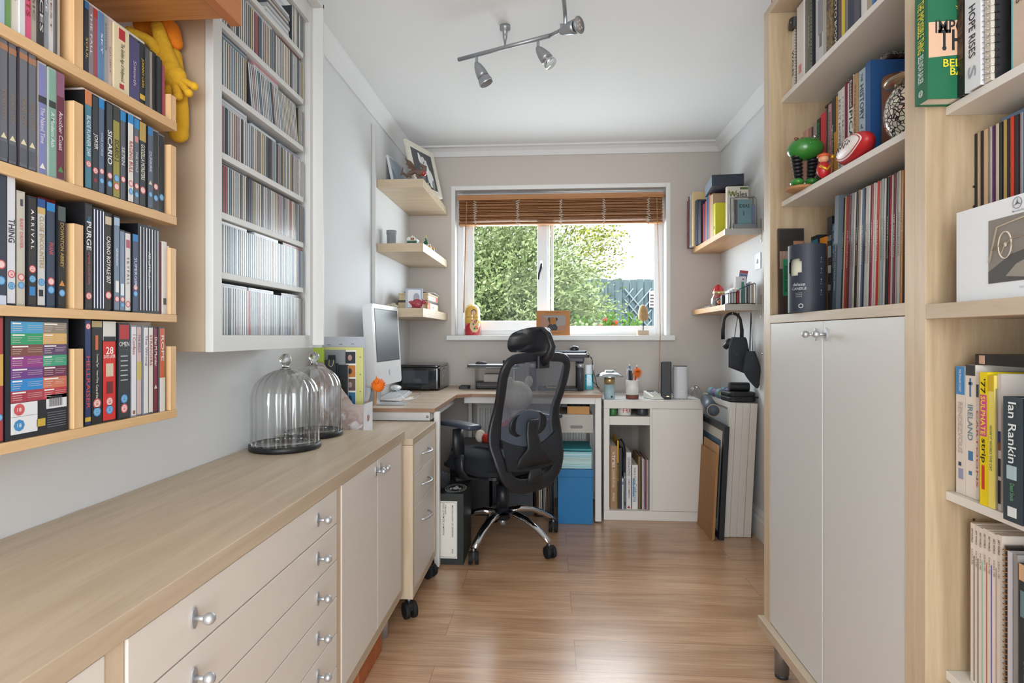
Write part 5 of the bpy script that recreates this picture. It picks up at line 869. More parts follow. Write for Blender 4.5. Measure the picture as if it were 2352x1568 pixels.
# ------------------------------------------------------------- things on the window sill
SZ = WZ0-.0005
t_ = thing('nesting_doll', 'yellow and red painted Russian nesting doll on the window sill', 'doll', (0, 3.87, SZ)); q = Pt(1085, 765, Y=3.87); x, y = q.x, 3.868
YD = M('#d9b04c', .15, coat=.8); RD = M('#b92631', .15, coat=.8)
b = MB(); prof = [(.049, 0), (.052, .006), (.053, .04), (.0525, .08)]; b.lathe(prof, (x, y, SZ), RD, 36); b.build('lower_half', t_)
b = MB(); b.lathe([(.0525, 0), (.0535, .004), (.0535, .036), (.051, .05), (.0525, .07), (.052, .088), (.045, .108), (.032, .122), (.015, .129), (.0001, .1305)], (x, y, SZ+.0803), YD, 36); b.build('upper_half', t_)
def on(ax, z, r=.0545, k=0): return (x+r*math.sin(ax), y-r*math.cos(ax), SZ+z)
b = MB(); 
def patch(b, ax, z, w, h, col, r=.0542, n=18):
    V = [on(ax, z, r)]+[on(ax+j/4*w*math.cos(2*PI*k/n)/r, z+j/4*h*math.sin(2*PI*k/n), r) for j in range(1, 5) for k in range(n)]
    b.add(V, [(0, 1+k, 1+(k+1) % n) for k in range(n)]+[(1+j*n+k, 1+j*n+n+k, 1+j*n+n+(k+1) % n, 1+j*n+(k+1) % n) for j in range(3) for k in range(n)], col)
patch(b, .32, .155, .019, .02, '#22262c', .0546); patch(b, .32, .152, .0155, .0165, '#e3b894', .0554); 
for s_ in (-.11, .11): patch(b, .32+s_, .156, .0028, .0018, '#1c2a3a', .0562, 8); patch(b, .32+s_, .161, .0036, .0007, '#2a1c18', .0562, 8); patch(b, .32+s_*1.5, .148, .003, .0022, '#d98a78', .056, 8)
patch(b, .32, .1445, .0024, .0011, '#b0242c', .0562, 8); b.build('face', t_)
b = MB()
patch(b, .45, .062, .034, .044, '#ddc393', .0548)
for ax, z, r_, cl in ((.5, .09, .011, '#c9463c'), (.62, .052, .012, '#d9603c'), (.85, .072, .009, '#d9a22c'), (.25, .075, .007, '#2f6b3c'), (.7, .1, .006, '#2f6b3c'), (.4, .045, .007, '#2f6b3c'), (.8, .045, .006, '#2f6b3c'), (.1, .1, .006, '#c9463c')):
    patch(b, ax, z, r_, r_, cl, .0556); patch(b, ax, z, r_*.6, r_*.6, '#e39a7c' if cl != '#2f6b3c' else '#3f8a4c', .0562); patch(b, ax, z, r_*.25, r_*.25, cl, .0568, 8)
for k in range(12): patch(b, -.6+k*.17, .122, .0028, .0028, ('#c9463c', '#2f6b3c', '#2a2a3c')[k % 3], .0548, 8)
b.build('flower_painting', t_)
# dog photograph in a cork-coloured frame
t_ = thing('photo_frame', 'tan wooden frame with a photograph of a black and tan dog', 'picture frame', (0, 3.85, SZ)); q0 = Pt(1232, 765, Y=3.83); W_ = Pt(1309, 765, Y=3.83).x-q0.x; T = XF((q0.x, 3.826, SZ), .0, -math.radians(7)); H_ = .166
CK = M('#b97c45', .6, name='tan_engraved_wood', noise=.06, ns=120); b = MB(T); w_ = .028
b.box((0, 0, 0), (w_, .01, H_), CK); b.box((W_-w_, 0, 0), (W_, .01, H_), CK); b.box((w_, 0, 0), (W_-w_, .01, .032), CK); b.box((w_, 0, H_-.03), (W_-w_, .01, H_), CK)
b.text('To my favourite neighbour', (W_/2, -.0004, H_-.014), (1,0,0), (0,0,1), .009, '#4a2e18', wmax=.17); b.text('Love Roxy xxx', (W_*.58, -.0004, .015), (1,0,0), (0,0,1), .009, '#4a2e18', wmax=.1); b.build('frame', t_, bev=.001)
b = MB(T); b.box((w_-.001, .003, .031), (W_-w_+.001, .009, H_-.029), '#9a938e'); b.prism([(w_, .032), (W_-w_, .032), (W_-w_, .07), (W_*.6, .06), (w_+.02, .13), (w_, .13)], (0, .0026, 0), (1,0,0), (0,0,1), (0, .0004, 0), '#a87a62')
cx = W_*.48
for c, r, cl in (((0, .055), (.034, .03), '#26272b'), ((0, .1), (.024, .026), '#2b2c31'), ((-.021, .114), (.009, .013), '#1f2024'), ((.023, .114), (.012, .012), '#1f2024'), ((0, .088), (.013, .014), '#8a5c3c'), ((0, .092), (.007, .006), '#1b1b1e'), ((-.009, .108), (.0035, .003), '#8a5c3c'), ((.009, .108), (.0035, .003), '#8a5c3c'), ((-.015, .05), (.01, .012), '#4a3a34')): b.ell((cx+c[0], .0024-(.0005 if cl != '#26272b' else 0), c[1]-.005), (r[0], .0006, r[1]), cl, 14, 8)
b.build('photograph', t_)
b = MB(T @ XF((W_/2, .0102, .06), 0, .5)); b.box((-.02, 0, -.06), (.02, .003, .06), CK); b.build('strut', t_)
t_ = thing('pebble_sculpture', 'smooth tan upright stone on a thin rod in a wooden block on sill', 'sculpture', (0, 3.85, SZ)); q = Pt(1476, 765, Y=3.86); b = MB(); b.box((q.x-.036, 3.83, SZ), (q.x+.036, 3.89, SZ+.032), MAPLEX); b.build('base', t_, bev=.001)
b = MB(); b.cyl((q.x+.004, 3.86, SZ+.0321), (q.x+.004, 3.86, SZ+.105), .003, BLK, n=8); b.build('rod', t_)
b = MB(); b.rev((q.x+.006, 3.86, SZ+.0945), (q.x+.0, 3.86, SZ+.205), [(.0001, 0), (.022, .03), (.032, .15), (.034, .35), (.030, .65), (.02, .88), (.008, .98), (.0001, 1)], M('#ab8a5e', .6, name='tan_stone', noise=.1, ns=40), 28, None); b.build('stone', t_)
# ------------------------------------------------------------- office chair, turned towards the white computer
CP = M('#1f2126', .42, name='chair_black_plastic'); FABR = M('#1b1e24', .9, name='chair_black_fabric', bump=.6, bs=700)
HX, HY = -.245, 2.985; TH = math.radians(46)   # forward direction of the chair = +Y turned towards -X
ch = thing('office_chair', 'black mesh-back office chair with headrest and chrome five-star base', 'chair', (HX, HY, 0))
T = XF((HX, HY, 0), TH)        # local: +y forward, +x right-hand side, z up
for k in range(5):
    a = math.radians(249+72*k); d = Vector((math.cos(a), math.sin(a), 0)); c = Vector((HX, HY, 0))
    b = MB(); P_ = [c+d*.028+Vector((0, 0, .158)), c+d*.1+Vector((0, 0, .165)), c+d*.17+Vector((0, 0, .152)), c+d*.235+Vector((0, 0, .125)), c+d*.29+Vector((0, 0, .092)), c+d*.318+Vector((0, 0, .074))]
    b.tube(P_, [(.026, .02), (.024, .018), (.021, .016), (.019, .015), (.018, .014), (.016, .011)], CHROME, 14); b.build('base_arm', ch, label='curved chrome base arm')
    p = c+d*.318; caster(ch, p.x, p.y, a+PI/2+(.5, -.4, .9, .2, -.7)[k], .030, top=.079)
b = MB(); b.cyl((HX, HY, .125), (HX, HY, .185), .038, CP, .03, 24); b.cyl((HX, HY, .185), (HX, HY, .30), .033, CP, n=24); b.cyl((HX, HY, .095), (HX, HY, .1245), .014, SATIN, n=16); b.cyl((HX, HY, .30), (HX, HY, .36), .021, BLKG, n=20); b.build('gas_lift', ch)
b = MB(T); b.box((-.09, -.16, .345), (.09, .12, .375), CP); b.prism([(-.11, -.03), (-.02, -.02), (.0, .02), (-.11, .03)], (-.05, -.10, .335), (0, 1, 0), (0, 0, 1), (.1, 0, 0), CP); b.tube([(.05, .02, .35), (.2, .05, .335), (.27, .06, .33)], [.008, .008, .013], CP, 10); b.tube([(-.05, .02, .36), (-.2, .03, .362), (-.27, .05, .363)], [.008, .008, .013], CP, 10); b.build('tilt_mechanism', ch, bev=.004)
# seat cushion
def seatf(u, v):
    x = (u-.5)*2; y = (v-.5)*2; e = .5; r = (abs(x)**4+abs(y)**4)**.25; m_ = max(abs(x), abs(y)) or 1; k = m_/max(r, 1e-6) if r > 0 else 1
    X_, Y_ = x*.25*k, .03+y*.235*k; h = .075*(1-min(1, r)**6)**.5 if r < 1 else 0
    return X_, Y_, h
b = MB(T); n = 22
for top in (1, 0):
    V = []
    for j in range(n+1):
        for i in range(n+1):
            X_, Y_, h = seatf(i/n, j/n); wf = .012*math.cos(Y_*9) - (.03*max(0, (Y_-.16)/.1)**2); z = (.405+h+.02+wf*.5-.018*math.exp(-((X_/.12)**2+(Y_/.14)**2))) if top else .405-h*.28
            V.append((X_, Y_, z))
    Fc = [(j*(n+1)+i, j*(n+1)+i+1, (j+1)*(n+1)+i+1, (j+1)*(n+1)+i) for j in range(n) for i in range(n)]
    if not top: Fc = [f[::-1] for f in Fc]
    b.add(V, Fc, FABR, True)
rim = [seatf(i/n, 0)[:2] for i in range(n)]+[seatf(1, i/n)[:2] for i in range(n)]+[seatf(1-i/n, 1)[:2] for i in range(n)]+[seatf(0, 1-i/n)[:2] for i in range(n)]
def rz_(X_, Y_, t_): wf = .012*math.cos(Y_*9)-(.03*max(0, (Y_-.16)/.1)**2); return .425+wf*.5 if t_ else .405
V = [(x, y, rz_(x, y, 1)) for x, y in rim]+[(x, y, .405) for x, y in rim]; N_ = len(rim)
b.add(V, [(i, (i+1) % N_, N_+(i+1) % N_, N_+i) for i in range(N_)], FABR, True); b.build('seat', ch)
b = MB(T); b.rbox((-.2, -.15, .378), (.2, .22, .392), .05, CP); b.build('seat_pan', ch)
# armrests
for s_ in (-1, 1):
    b = MB(T); x = s_*.285
    b.tube([(s_*.10, -.0, .372), (s_*.2, .0, .372), (s_*.255, .0, .385), (x, .0, .43), (x, .0, .50)], [(.034, .012), (.034, .012), (.034, .014), (.034, .016), (.03, .014)], CP, 16, up=(0, 0, 1) if False else None); b.tube([(x, .0, .49), (x, .005, .56), (x, .01, .625)], [(.03, .017), (.034, .019), (.03, .016)], CP, 16); b.build('arm_post', ch)
    b = MB(T); V = []; N2 = 14; ns = 16
    prof = [(-.13, .0, .6), (-.128, 0, .85), (-.11, 0, 1), (-.04, .004, 1.05), (.04, .004, 1.02), (.11, 0, .92), (.135, -.004, .7), (.14, -.006, .45)]
    for (yy, dz, w) in prof:
        for k in range(ns):
            t = 2*PI*k/ns; cx = math.copysign(abs(math.cos(t))**.6, math.cos(t)); sz = math.copysign(abs(math.sin(t))**.8, math.sin(t)); V.append((x+cx*.045*w, yy, .645+dz+sz*.0135*(w if w < .9 else 1)))
    Fc = [(j*ns+k, j*ns+(k+1) % ns, (j+1)*ns+(k+1) % ns, (j+1)*ns+k) for j in range(len(prof)-1) for k in range(ns)]+[tuple(range(ns-1, -1, -1)), tuple((len(prof)-1)*ns+k for k in range(ns))]
    b.add(V, Fc, M('#3a4250', .3, name='armrest_pad'), True); b.build('arm_pad', ch)
# back frame: closed outline (lateral x, height z), depth follows the spine curve
def by(z):   # depth of the back at height z (negative = behind)
    pts = [(.33, -.225), (.40, -.232), (.50, -.218), (.60, -.182), (.70, -.195), (.82, -.235), (.95, -.275), (1.0, -.288)]
    for (a, ya), (c, yc) in zip(pts, pts[1:]):
        if z <= c: f = max(0, (z-a)/(c-a)); f = f*f*(3-2*f)*.5+f*.5; return ya+(yc-ya)*f
    return pts[-1][1]
half = [(0, .345), (.08, .348), (.15, .368), (.20, .415), (.232, .48), (.245, .56), (.235, .64), (.228, .72), (.236, .80), (.244, .88), (.235, .94), (.20, .968), (.12, .978), (0, .982)]
half = [(x*.875, z) for x, z in half]; out = half+[(-x, z) for x, z in half[-2:0:-1]]
def cr_loop(P_, k=3):
    N_ = len(P_); R_ = []
    for i in range(N_):
        a_, b_, c_, d_ = (Vector(P_[(i+j-1) % N_]) for j in range(4))
        for s_ in range(k): t = s_/k; R_.append(.5*((2*b_)+(c_-a_)*t+(2*a_-5*b_+4*c_-d_)*t*t+(3*b_-a_-3*c_+d_)*t**3))
    return R_
loop = cr_loop([(x, by(z)-.012*abs(x/.24)**2*(-1), z) for x, z in out])
rs = []
for p in loop:
    z = p.z; f = abs(p.x)/.24
    w = .038 if z < .5 else .031+.014*max(0, 1-abs(z-.60)/.14)
    if z > .93: w = .026
    if z < .42: w = .04
    rs.append((w, .013))
bk = MB(T); N_ = len(loop); ns = 14; V = []
for i, p in enumerate(loop):
    t = (loop[(i+1) % N_]-loop[i-1]).normalized(); nrm = Vector((0, 1, 0)); sd = t.cross(nrm).normalized(); nn = sd.cross(t).normalized()
    for k in range(ns):
        a = 2*PI*k/ns; cx = math.copysign(abs(math.cos(a))**.7, math.cos(a)); sy = math.copysign(abs(math.sin(a))**.8, math.sin(a)); V.append(p+sd*(cx*rs[i][0]*.9-rs[i][0]*.0)+nn*(sy*rs[i][1]))
Fc = [(i*ns+k, i*ns+(k+1) % ns, ((i+1) % N_)*ns+(k+1) % ns, ((i+1) % N_)*ns+k) for i in range(N_) for k in range(ns)]
bk.add(V, Fc, CP, True)
bk.build('back_frame', ch)
# lower cross piece of the frame, and the yoke that carries it
b = MB(T)
def strip(zc, zh, xw, d0, th=.010, m=CP):
    n = 20; V = []
    for i in range(n+1):
        u = -1+2*i/n; x = u*xw; z0 = zc(u)-zh(u)/2; z1 = zc(u)+zh(u)/2
        for z, dy in ((z0, d0), (z1, d0), (z1, d0-th), (z0, d0-th)): V.append((x, by(z)+dy, z))
    Fc = [(i*4+k, i*4+(k+1) % 4, (i+1)*4+(k+1) % 4, (i+1)*4+k) for i in range(n) for k in range(4)]; b.add(V, Fc, m, True)
strip(lambda u: .478+.035*u*u, lambda u: .115+.03*u*u, .185, -.004, .014)
b.build('lower_brace', ch, bev=.003)
b = MB(T)
b.tube([(0, by(.44)-.012, .44), (0, by(.49)-.018, .49), (0, by(.53)-.03, .53), (0, by(.6)-.038, .60), (0, by(.65)-.04, .65), (0, by(.67)-.04, .668)], [(.13, .010), (.10, .012), (.05, .013), (.038, .013), (.042, .013), (.036, .011)], CP, 18)
b.tube([(0, -.1, .36), (0, -.18, .352), (0, by(.37)-.01, .362), (0, by(.43)-.016, .43)], [(.06, .016), (.06, .018), (.055, .018), (.04, .012)], CP, 14); b.build('yoke', ch)
b = MB(T); V = []; n = 16
b.sheet(lambda u, v: ((u-.5)*.25*(1-.35*(abs(v-.5)*2)**3), by(.58+.115*v)-.006+.012*math.cos((u-.5)*3), .585+.115*v+.012*math.cos((u-.5)*4)*v), 16, 8, CP); b.build('lumbar_pad', ch, solid=.016, bev=0)
# mesh panel: stretched inside the frame
inner = [(p.x*.93, p.y+.004, .66+(p.z-.66)*.955) for p in loop if p.z > .44]
MESH = weave('chair_mesh', '#666d7a', 900, .2)
b = MB(T)
def hw(z):
    zz = [(.44, .205), (.48, .225), (.56, .237), (.64, .228), (.72, .221), (.80, .229), (.88, .236), (.94, .226), (.972, .19)]
    for (a, xa), (c, xc) in zip(zz, zz[1:]):
        if z <= c: return .875*(xa+(xc-xa)*(z-a)/(c-a))
    return .166
b.sheet(lambda u, v: ((u-.5)*2*hw(.50+.472*v)*.99, by(.50+.472*v)+.004-.014*math.cos((u-.5)*PI), .50+.472*v), 20, 26, MESH); b.build('mesh_back', ch, label='open woven mesh panel')
b = MB(T); b.sheet(lambda u, v: ((u-.5)*2*hw(.50+.14*v)*.98, by(.50+.14*v)+.010-.014*math.cos((u-.5)*PI), .50+.14*v+.012*math.cos((u-.5)*3)*v), 20, 8, FABR); b.build('back_lining', ch, solid=.003)
b = MB(T)
# headrest: stem and curved pad
b.tube([(0, by(.96)-.012, .945), (0, by(1)-.05, .985), (0, -.36, 1.03), (0, -.335, 1.09), (0, -.30, 1.115)], [(.026, .02), (.026, .018), (.02, .014), (.018, .012), (.02, .012)], CP, 14); b.rbox((-.04, by(.96)-.03, .925), (.04, by(.96)-.005, .985), .01, CP); b.build('headrest_stem', ch)
b = MB(T); n1, n2 = 28, 12
def hp(u, v, off):
    x = (u-.5)*2; y = (v-.5)*2; r = (abs(x)**3+abs(y)**3)**(1/3); k = max(abs(x), abs(y))/r if r else 1; X_ = x*k*.15; Z_ = 1.06+y*k*.062-.012*x*x+.004; e = max(0, 1-r**5)**.5 if r < 1 else 0
    return (X_, -.262+.055*x*x-.02*y*(1 if y > 0 else .6)+off*e*.016, Z_)
for off in (1, -1):
    V = [hp(i/n1, j/n2, off) for j in range(n2+1) for i in range(n1+1)]; Fc = [(j*(n1+1)+i, j*(n1+1)+i+1, (j+1)*(n1+1)+i+1, (j+1)*(n1+1)+i) for j in range(n2) for i in range(n1)]; b.add(V, Fc if off < 0 else [f[::-1] for f in Fc], FABR if off > 0 else CP, True)
b.build('headrest', ch)
# ------------------------------------------------------------- teddy bear on the seat
BR_ = M('#cdc4b7', .95, name='grey_knitted_wool', bump=1.0, bs=260); RS = M('#c8321f', .85, name='red_knit', bump=.7, bs=300)
tb = thing('teddy_bear', 'pale knitted teddy bear in a red jumper sitting on the office chair', 'soft toy', (HX, HY, .49)); U = XF((HX, HY, .0), TH) @ XF((.04, -.078, .520))
b = MB(U); b.ell((0, 0, .07), (.075, .062, .085), RS, 20, 14); b.build('jumper', tb)
b = MB(U); b.ell((0, .01, .25), (.082, .078, .078), BR_, 24, 16); b.ell((0, .075, .232), (.038, .035, .032), BR_, 16, 10); b.cyl((0, 0, .13), (0, .005, .19), .035, BR_, n=14); b.build('head', tb)
for s_ in (-1, 1):
    b = MB(U); b.ell((s_*.068, -.008, .322), (.027, .013, .03), BR_, 16, 10); b.build('ear', tb)
    b = MB(U); b.tube([(s_*.06, .0, .115), (s_*.095, .035, .075), (s_*.1, .08, .045)], [.027, .025, .022], RS, 12); b.ell((s_*.1, .095, .04), .023, BR_, 12, 8); b.build('arm', tb)
    b = MB(U); b.tube([(s_*.045, .03, .03), (s_*.075, .1, .018), (s_*.09, .165, .02)], [.03, .028, .026], BR_ if s_ > 0 else RS, 12); b.ell((s_*.095, .195, .028), (.03, .026, .033), BR_, 14, 10); b.build('leg', tb)
b = MB(U)
for s_ in (-1, 1): b.ell((s_*.028, .083, .265), .006, BLKG, 10, 8)
b.ell((0, .108, .243), (.011, .007, .008), BLKG, 10, 8); b.build('face', tb)
# ------------------------------------------------------------- under the desk
# wine carton standing on end
wx1, wy0 = -.405, 2.675; DG = M('#232b28', .6, name='dark_green_print')
t_ = thing('wine_carton', 'dark green wine carton with a white label under the desk', 'box', (-.48, 2.8, .0005))
b = MB(); b.box((-.60, wy0, .0005), (wx1, wy0+.262, .335), DG); b.build('carton', t_, bev=.002)
b = MB(); b.box((-.59, wy0-.0012, .03), (wx1-.03, wy0-.0002, .30), '#e8e4dc')
for a_, c_ in (((-.582, .036), (wx1-.0345, .0375)), ((-.582, .2925), (wx1-.0345, .294)), ((wx1-.036, .036), (wx1-.0345, .294))): b.box((a_[0], wy0-.0016, a_[1]), (c_[0], wy0-.0011, c_[1]), '#2b2d2e')
b.text('MACON-LUGNY LES GENIEVRES', (wx1-.052, wy0-.0016, .205), (0,0,-1), (1,0,0), .008, '#3a3c3e', wmax=.15); b.text('2024', (wx1-.052, wy0-.0016, .065), (0,0,-1), (1,0,0), .008, '#3a3c3e', wmax=.03); b.text('ROM WINES', (wx1-.085, wy0-.0016, .26), (0,0,-1), (1,0,0), .006, '#3a3c3e', wmax=.05); b.text('SOUS LE NOM DE LA MAISON', (wx1-.095, wy0-.0016, .215), (0,0,-1), (1,0,0), .009, '#3a3c3e', wmax=.15); b.build('paper_label', t_, label='white printed label with black border')
b = MB(); cx_, cy_ = -.458, wy0+.10
for r_ in (.052, .040):
    b.add([(cx_+r_*1.0*math.cos(2*PI*k/40)*s_, cy_+r_*1.5*math.sin(2*PI*k/40)*s_, .3362) for k in range(40) for s_ in (1, .95)], [(2*k, 2*((k+1) % 40), 2*((k+1) % 40)+1, 2*k+1) for k in range(40)], '#d8dad6')
for k in range(20): a = 2*PI*k/20; b.box((cx_+.046*math.cos(a)-.0018, cy_+.069*math.sin(a)-.003, .3362), (cx_+.046*math.cos(a)+.0012, cy_+.069*math.sin(a)+.003, .3365), '#d8dad6')
b.ell((cx_, cy_, .3362), (.016, .024, .0006), '#d8dad6', 12, 6); b.ell((cx_, cy_+.03, .3362), (.008, .012, .0006), '#d8dad6', 10, 6)
for s_ in (-1, 1): b.ell((cx_+s_*.022, cy_-.01, .3362), (.006, .02, .0006), '#c8cac6', 8, 6)
b.build('crest', t_, label='round white crest')
b = MB(); b.ell((-.535, 2.76, .377), (.05, .075, .04), M('#24262b', .95, name='dark_fluffy_fabric', bump=1, bs=80), 22, 14)
for k in range(60): a, e = random.uniform(0, 6.28), random.uniform(.0, 1.4); n_ = Vector((math.cos(a)*math.cos(e)*.05, math.sin(a)*math.cos(e)*.075, math.sin(e)*.04)); p = Vector((-.535, 2.76, .377)); b.cyl(p+n_*.95, p+n_*1.13, .003, '#2a2c31', .0008, 4)
b.build('fluffy_scarf', label='dark fluffy scarf heaped on top of the wine carton', cat='scarf')
b = MB(); b.box((-.60, 3.42, .0005), (-.36, 3.72, .36), M('#15171a', .5)); b.build('computer_tower', bev=.004, label='black computer tower in shadow beneath the desk corner', cat='computer')
b = MB(); b.box((-.345, 3.45, .0005), (-.10, 3.66, .31), M('#1b1d22', .45)); 
for k in range(4): b.box((-.33, 3.449, .05+k*.065), (-.115, 3.4499, .052+k*.065), '#2f3238')
b.build('black_drawer_box', bev=.003, label='black box with ribbed front in shadow behind the chair base', cat='box')
for k, (zz, cl) in enumerate(((.361, '#4b4d54'), (.381, '#2a2c33'), (.401, '#6a6b70'))):
    b = MB(); b.box((-.598, 3.45, zz), (-.38+.01*k, 3.71, zz+.019), cl); b.build('ring_binder', bev=.002, label=('grey', 'near-black', 'pale grey')[k]+' binder lying '+('lowest', 'second', 'topmost')[k]+' on the black computer tower', cat='binder')
# magazines in a clear rack by the chair
cols = ['#2b2c30', '#8d5a34', '#d8d4ce', '#c9c6bf', '#7c7a70', '#bdbab0', '#6b5540', '#5e4a38', '#47494c', '#303236']
t_ = thing('magazine_rack', 'dark wire magazine rack on the floor beside the blue box', 'rack', (-.03, 3.5, .0005)); b = MB()
for x in (-.085, .022):
    b.tube([(x, 3.42, .004), (x, 3.42, .29), (x, 3.68, .29), (x, 3.68, .004)], .003, BLK, 6)
for y in (3.42, 3.68): b.tube([(-.085, y, .004), (.022, y, .004)], .003, BLK, 6)
b.tube([(-.085, 3.55, .004), (.022, 3.55, .004)], .003, BLK, 6); b.build('wire_frame', t_)
for k, cl in enumerate(cols):
    b = MB(); x = -.079+k*.0098; b.sheet(lambda u, v: (x+.004*math.sin(v*2.5)*(1 if k > 3 else .2), 3.43+.22*u, .0085+(.265-.012*(k % 3))*v), 1, 8, M(cl, .5)); b.build('magazine', solid=.0075, label=f"magazine with {('near-black','brown','white','off-white','olive grey','pale grey','dark tan','dark brown','slate','charcoal')[k]} spine, {ordn(k+1)} in the wire rack", cat='magazine', group='magazines in the wire rack under the desk')
# blue file box, basket tray with clear tray of papers, upturned grey tray, pack of cards
BLU = M('#0f6ea6', .55, name='royal_blue_card'); bx0_ = Pt(1281, 1203, Z=0); bx1_ = Pt(1371, 1205, Z=0); X0, X1, Y0 = bx0_.x, min(bx1_.x, .25), bx0_.y
t_ = thing('storage_box', 'tall royal blue lidded box on the floor under the desk', 'box', ((X0+X1)/2, Y0+.15, .0005))
b = MB(); b.box((X0+.001, Y0+.003, .0005), (X1-.001, Y0+.30, .27), BLU); b.build('base', t_, bev=.002)
b = MB(); b.box((X0-.001, Y0, .2705), (X1+.001, Y0+.304, .315), BLU); b.build('lid', t_, bev=.002)
zz = .3155; CLB = glassy('clear_plastic_tray', (.80, .93, .95), .05, .05, .7, 2.2)
t_ = thing('letter_tray', 'clear blue plastic letter tray full of papers on the blue box', 'tray', ((X0+X1)/2, Y0+.15, zz)); b = MB(); w = X1-X0
b.box((X0+.002, Y0+.01, zz), (X1-.002, Y0+.29, zz+.003), CLB)
for a_, c_ in (((X0+.002, Y0+.01), (X0+.005, Y0+.29)), ((X1-.005, Y0+.01), (X1-.002, Y0+.29)), ((X0+.0051, Y0+.01), (X1-.0051, Y0+.013))): b.box((a_[0], a_[1], zz+.0031), (c_[0], c_[1], zz+.10), CLB)
b.build('tray', t_)
for k in range(9):
    cl = ('#7fb3b5', '#9fb9b6', '#c8bfae', '#cfc8bb', '#bfb5a4', '#cbbba4', '#7ea8b0', '#c9d3d3', '#3f9fae')[k]; b = MB(); b.box((X0+.007, Y0+.0145+.002*(k % 3), zz+.0035+k*.0105), (X1-.009, Y0+.27, zz+.0035+k*.0105+.0098), M(cl, .6)); b.build('paper_wad', label=f"{('teal-grey','sea-green','beige','cream','stone','sandy','dusty blue','pale blue','bright turquoise')[k]} wad of papers, {ordn(k+1)} up in the clear tray", cat='papers', group='papers in the clear letter tray')
b = MB(); b.box((X0+.004, Y0+.03, zz+.1015), (X1-.006, Y0+.28, zz+.112), M('#2c8f96', .5)); b.build('turquoise_folder', label='turquoise folder lying on top of the clear letter tray', cat='folder', bev=.001)
TR = M('#b7b1aa', .6, name='grey_plastic_tray')
gx0 = Pt(1284, 990, Y=3.36).x; t_ = thing('drawer_tray', 'pale grey plastic tray with slot handle hung below the desk top', 'tray', (.15, 3.5, .5)); z0, z1 = .512, .62
b = MB(); b.prism([(0, 0), (.2, 0), (.2, z1-z0), (0, z1-z0)], (gx0, 3.375, z0), (1,0,0), (0,0,1), (0, .004, 0), TR)
b.box((gx0, 3.3795, z0), (gx0+.004, 3.72, z1), TR); b.box((gx0+.196, 3.3795, z0), (gx0+.2, 3.72, z1), TR); b.box((gx0+.0045, 3.3795, z1-.004), (gx0+.1955, 3.72, z1), TR); b.build('tray', t_, bev=.002)
b = MB(); b.rbox((gx0+.065, 3.3735, z0+.026), (gx0+.14, 3.3749, z0+.044), .0085, '#7a746d', axis=1); b.build('slot', t_, label='dark slot handle')
for x in (gx0+.02, gx0+.18):
    b = MB(); b.cyl((x, 3.6, z1+.0001), (x, 3.6, DT-.0185), .004, SATIN, n=8); b.build('hanger', t_)
zb = z1+.0006; T = XF((.172, 3.45, zb), -.03); b = MB(T); b.box((-.065, -.06, .0), (.065, .06, .045), M('#c9965c', .8, name='page_edges')); b.box((-.066, -.061, .0452), (.066, .061, .0465), M('#1c1e22', .4)); b.text('Dominion', (0, -.0605, .0458), (1,0,0), (0,0,1), .001, '#1c1e22', wmax=.001)
b.text('Rankin', (0, .03, .0467), (1,0,0), (0,1,0), .03, '#2f7a4a', wmax=.11)
for k in range(3): b.box((-.045+.035*k, -.045, .0467), (-.02+.035*k, .005, .0469), '#8a8c92')
b.build('thick_paperback', label='thick black paperback with tan page edges on the grey tray', cat='book')
# ------------------------------------------------------------- white cabinet beside the desk
KX0, KX1, KY, KZ = .318, .892, 3.385, .706; KM = M('#ded9d2', .45, name='warm_white_board'); KT = M('#eceded', .3, name='white_melamine_top')
KY1 = YB-.02; t_ = thing('storage_cabinet', 'low warm-white cabinet with an open bay and a plain panel', 'cabinet', ((KX0+KX1)/2, 3.6, .0005))
b = MB(); b.box((KX0, KY, KZ-.004), (KX1, KY1, KZ), KT); b.box((KX0+.001, KY+.001, KZ-.05), (KX1-.001, KY+.02, KZ-.0045), KM); b.box((KX0+.001, KY+.0201, KZ-.022), (KX1-.001, KY1-.001, KZ-.0045), KM); b.build('top_board', t_, bev=.001)
ox0 = Pt(1400, 1000, Y=KY).x; ox1 = Pt(1493, 1000, Y=KY).x; sz1 = Pt(1450, 956.5, Y=KY).z; sz0 = Pt(1450, 976, Y=KY).z; bz = Pt(1450, 1173, Y=KY).z
b = MB(); b.box((KX0+.001, KY+.0015, bz+.0005), (ox0, KY1-.002, KZ-.0505), KM); b.box((ox1, KY+.0015, bz+.0005), (ox1+.012, KY1-.002, KZ-.0505), KM); b.box((KX1-.018, KY+.0015, bz+.0005), (KX1-.001, KY1-.002, KZ-.0505), KM); b.box((KX0+.001, KY+.0015, .0005), (KX1-.001, KY1-.002, bz), KM); b.build('carcass', t_, bev=.001)
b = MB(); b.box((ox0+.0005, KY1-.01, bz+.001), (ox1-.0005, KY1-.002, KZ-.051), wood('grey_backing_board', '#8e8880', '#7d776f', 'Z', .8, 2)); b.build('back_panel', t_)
b = MB(); b.box((ox0+.0005, KY+.002, sz0), (ox1-.0005, KY1-.011, sz1), KM); b.build('shelf', t_, bev=.001)
b = MB(); b.box((ox1+.0125, KY, bz+.002), (KX1-.0015, KY+.016, KZ-.0515), KM); b.build('door_panel', t_, bev=.001)
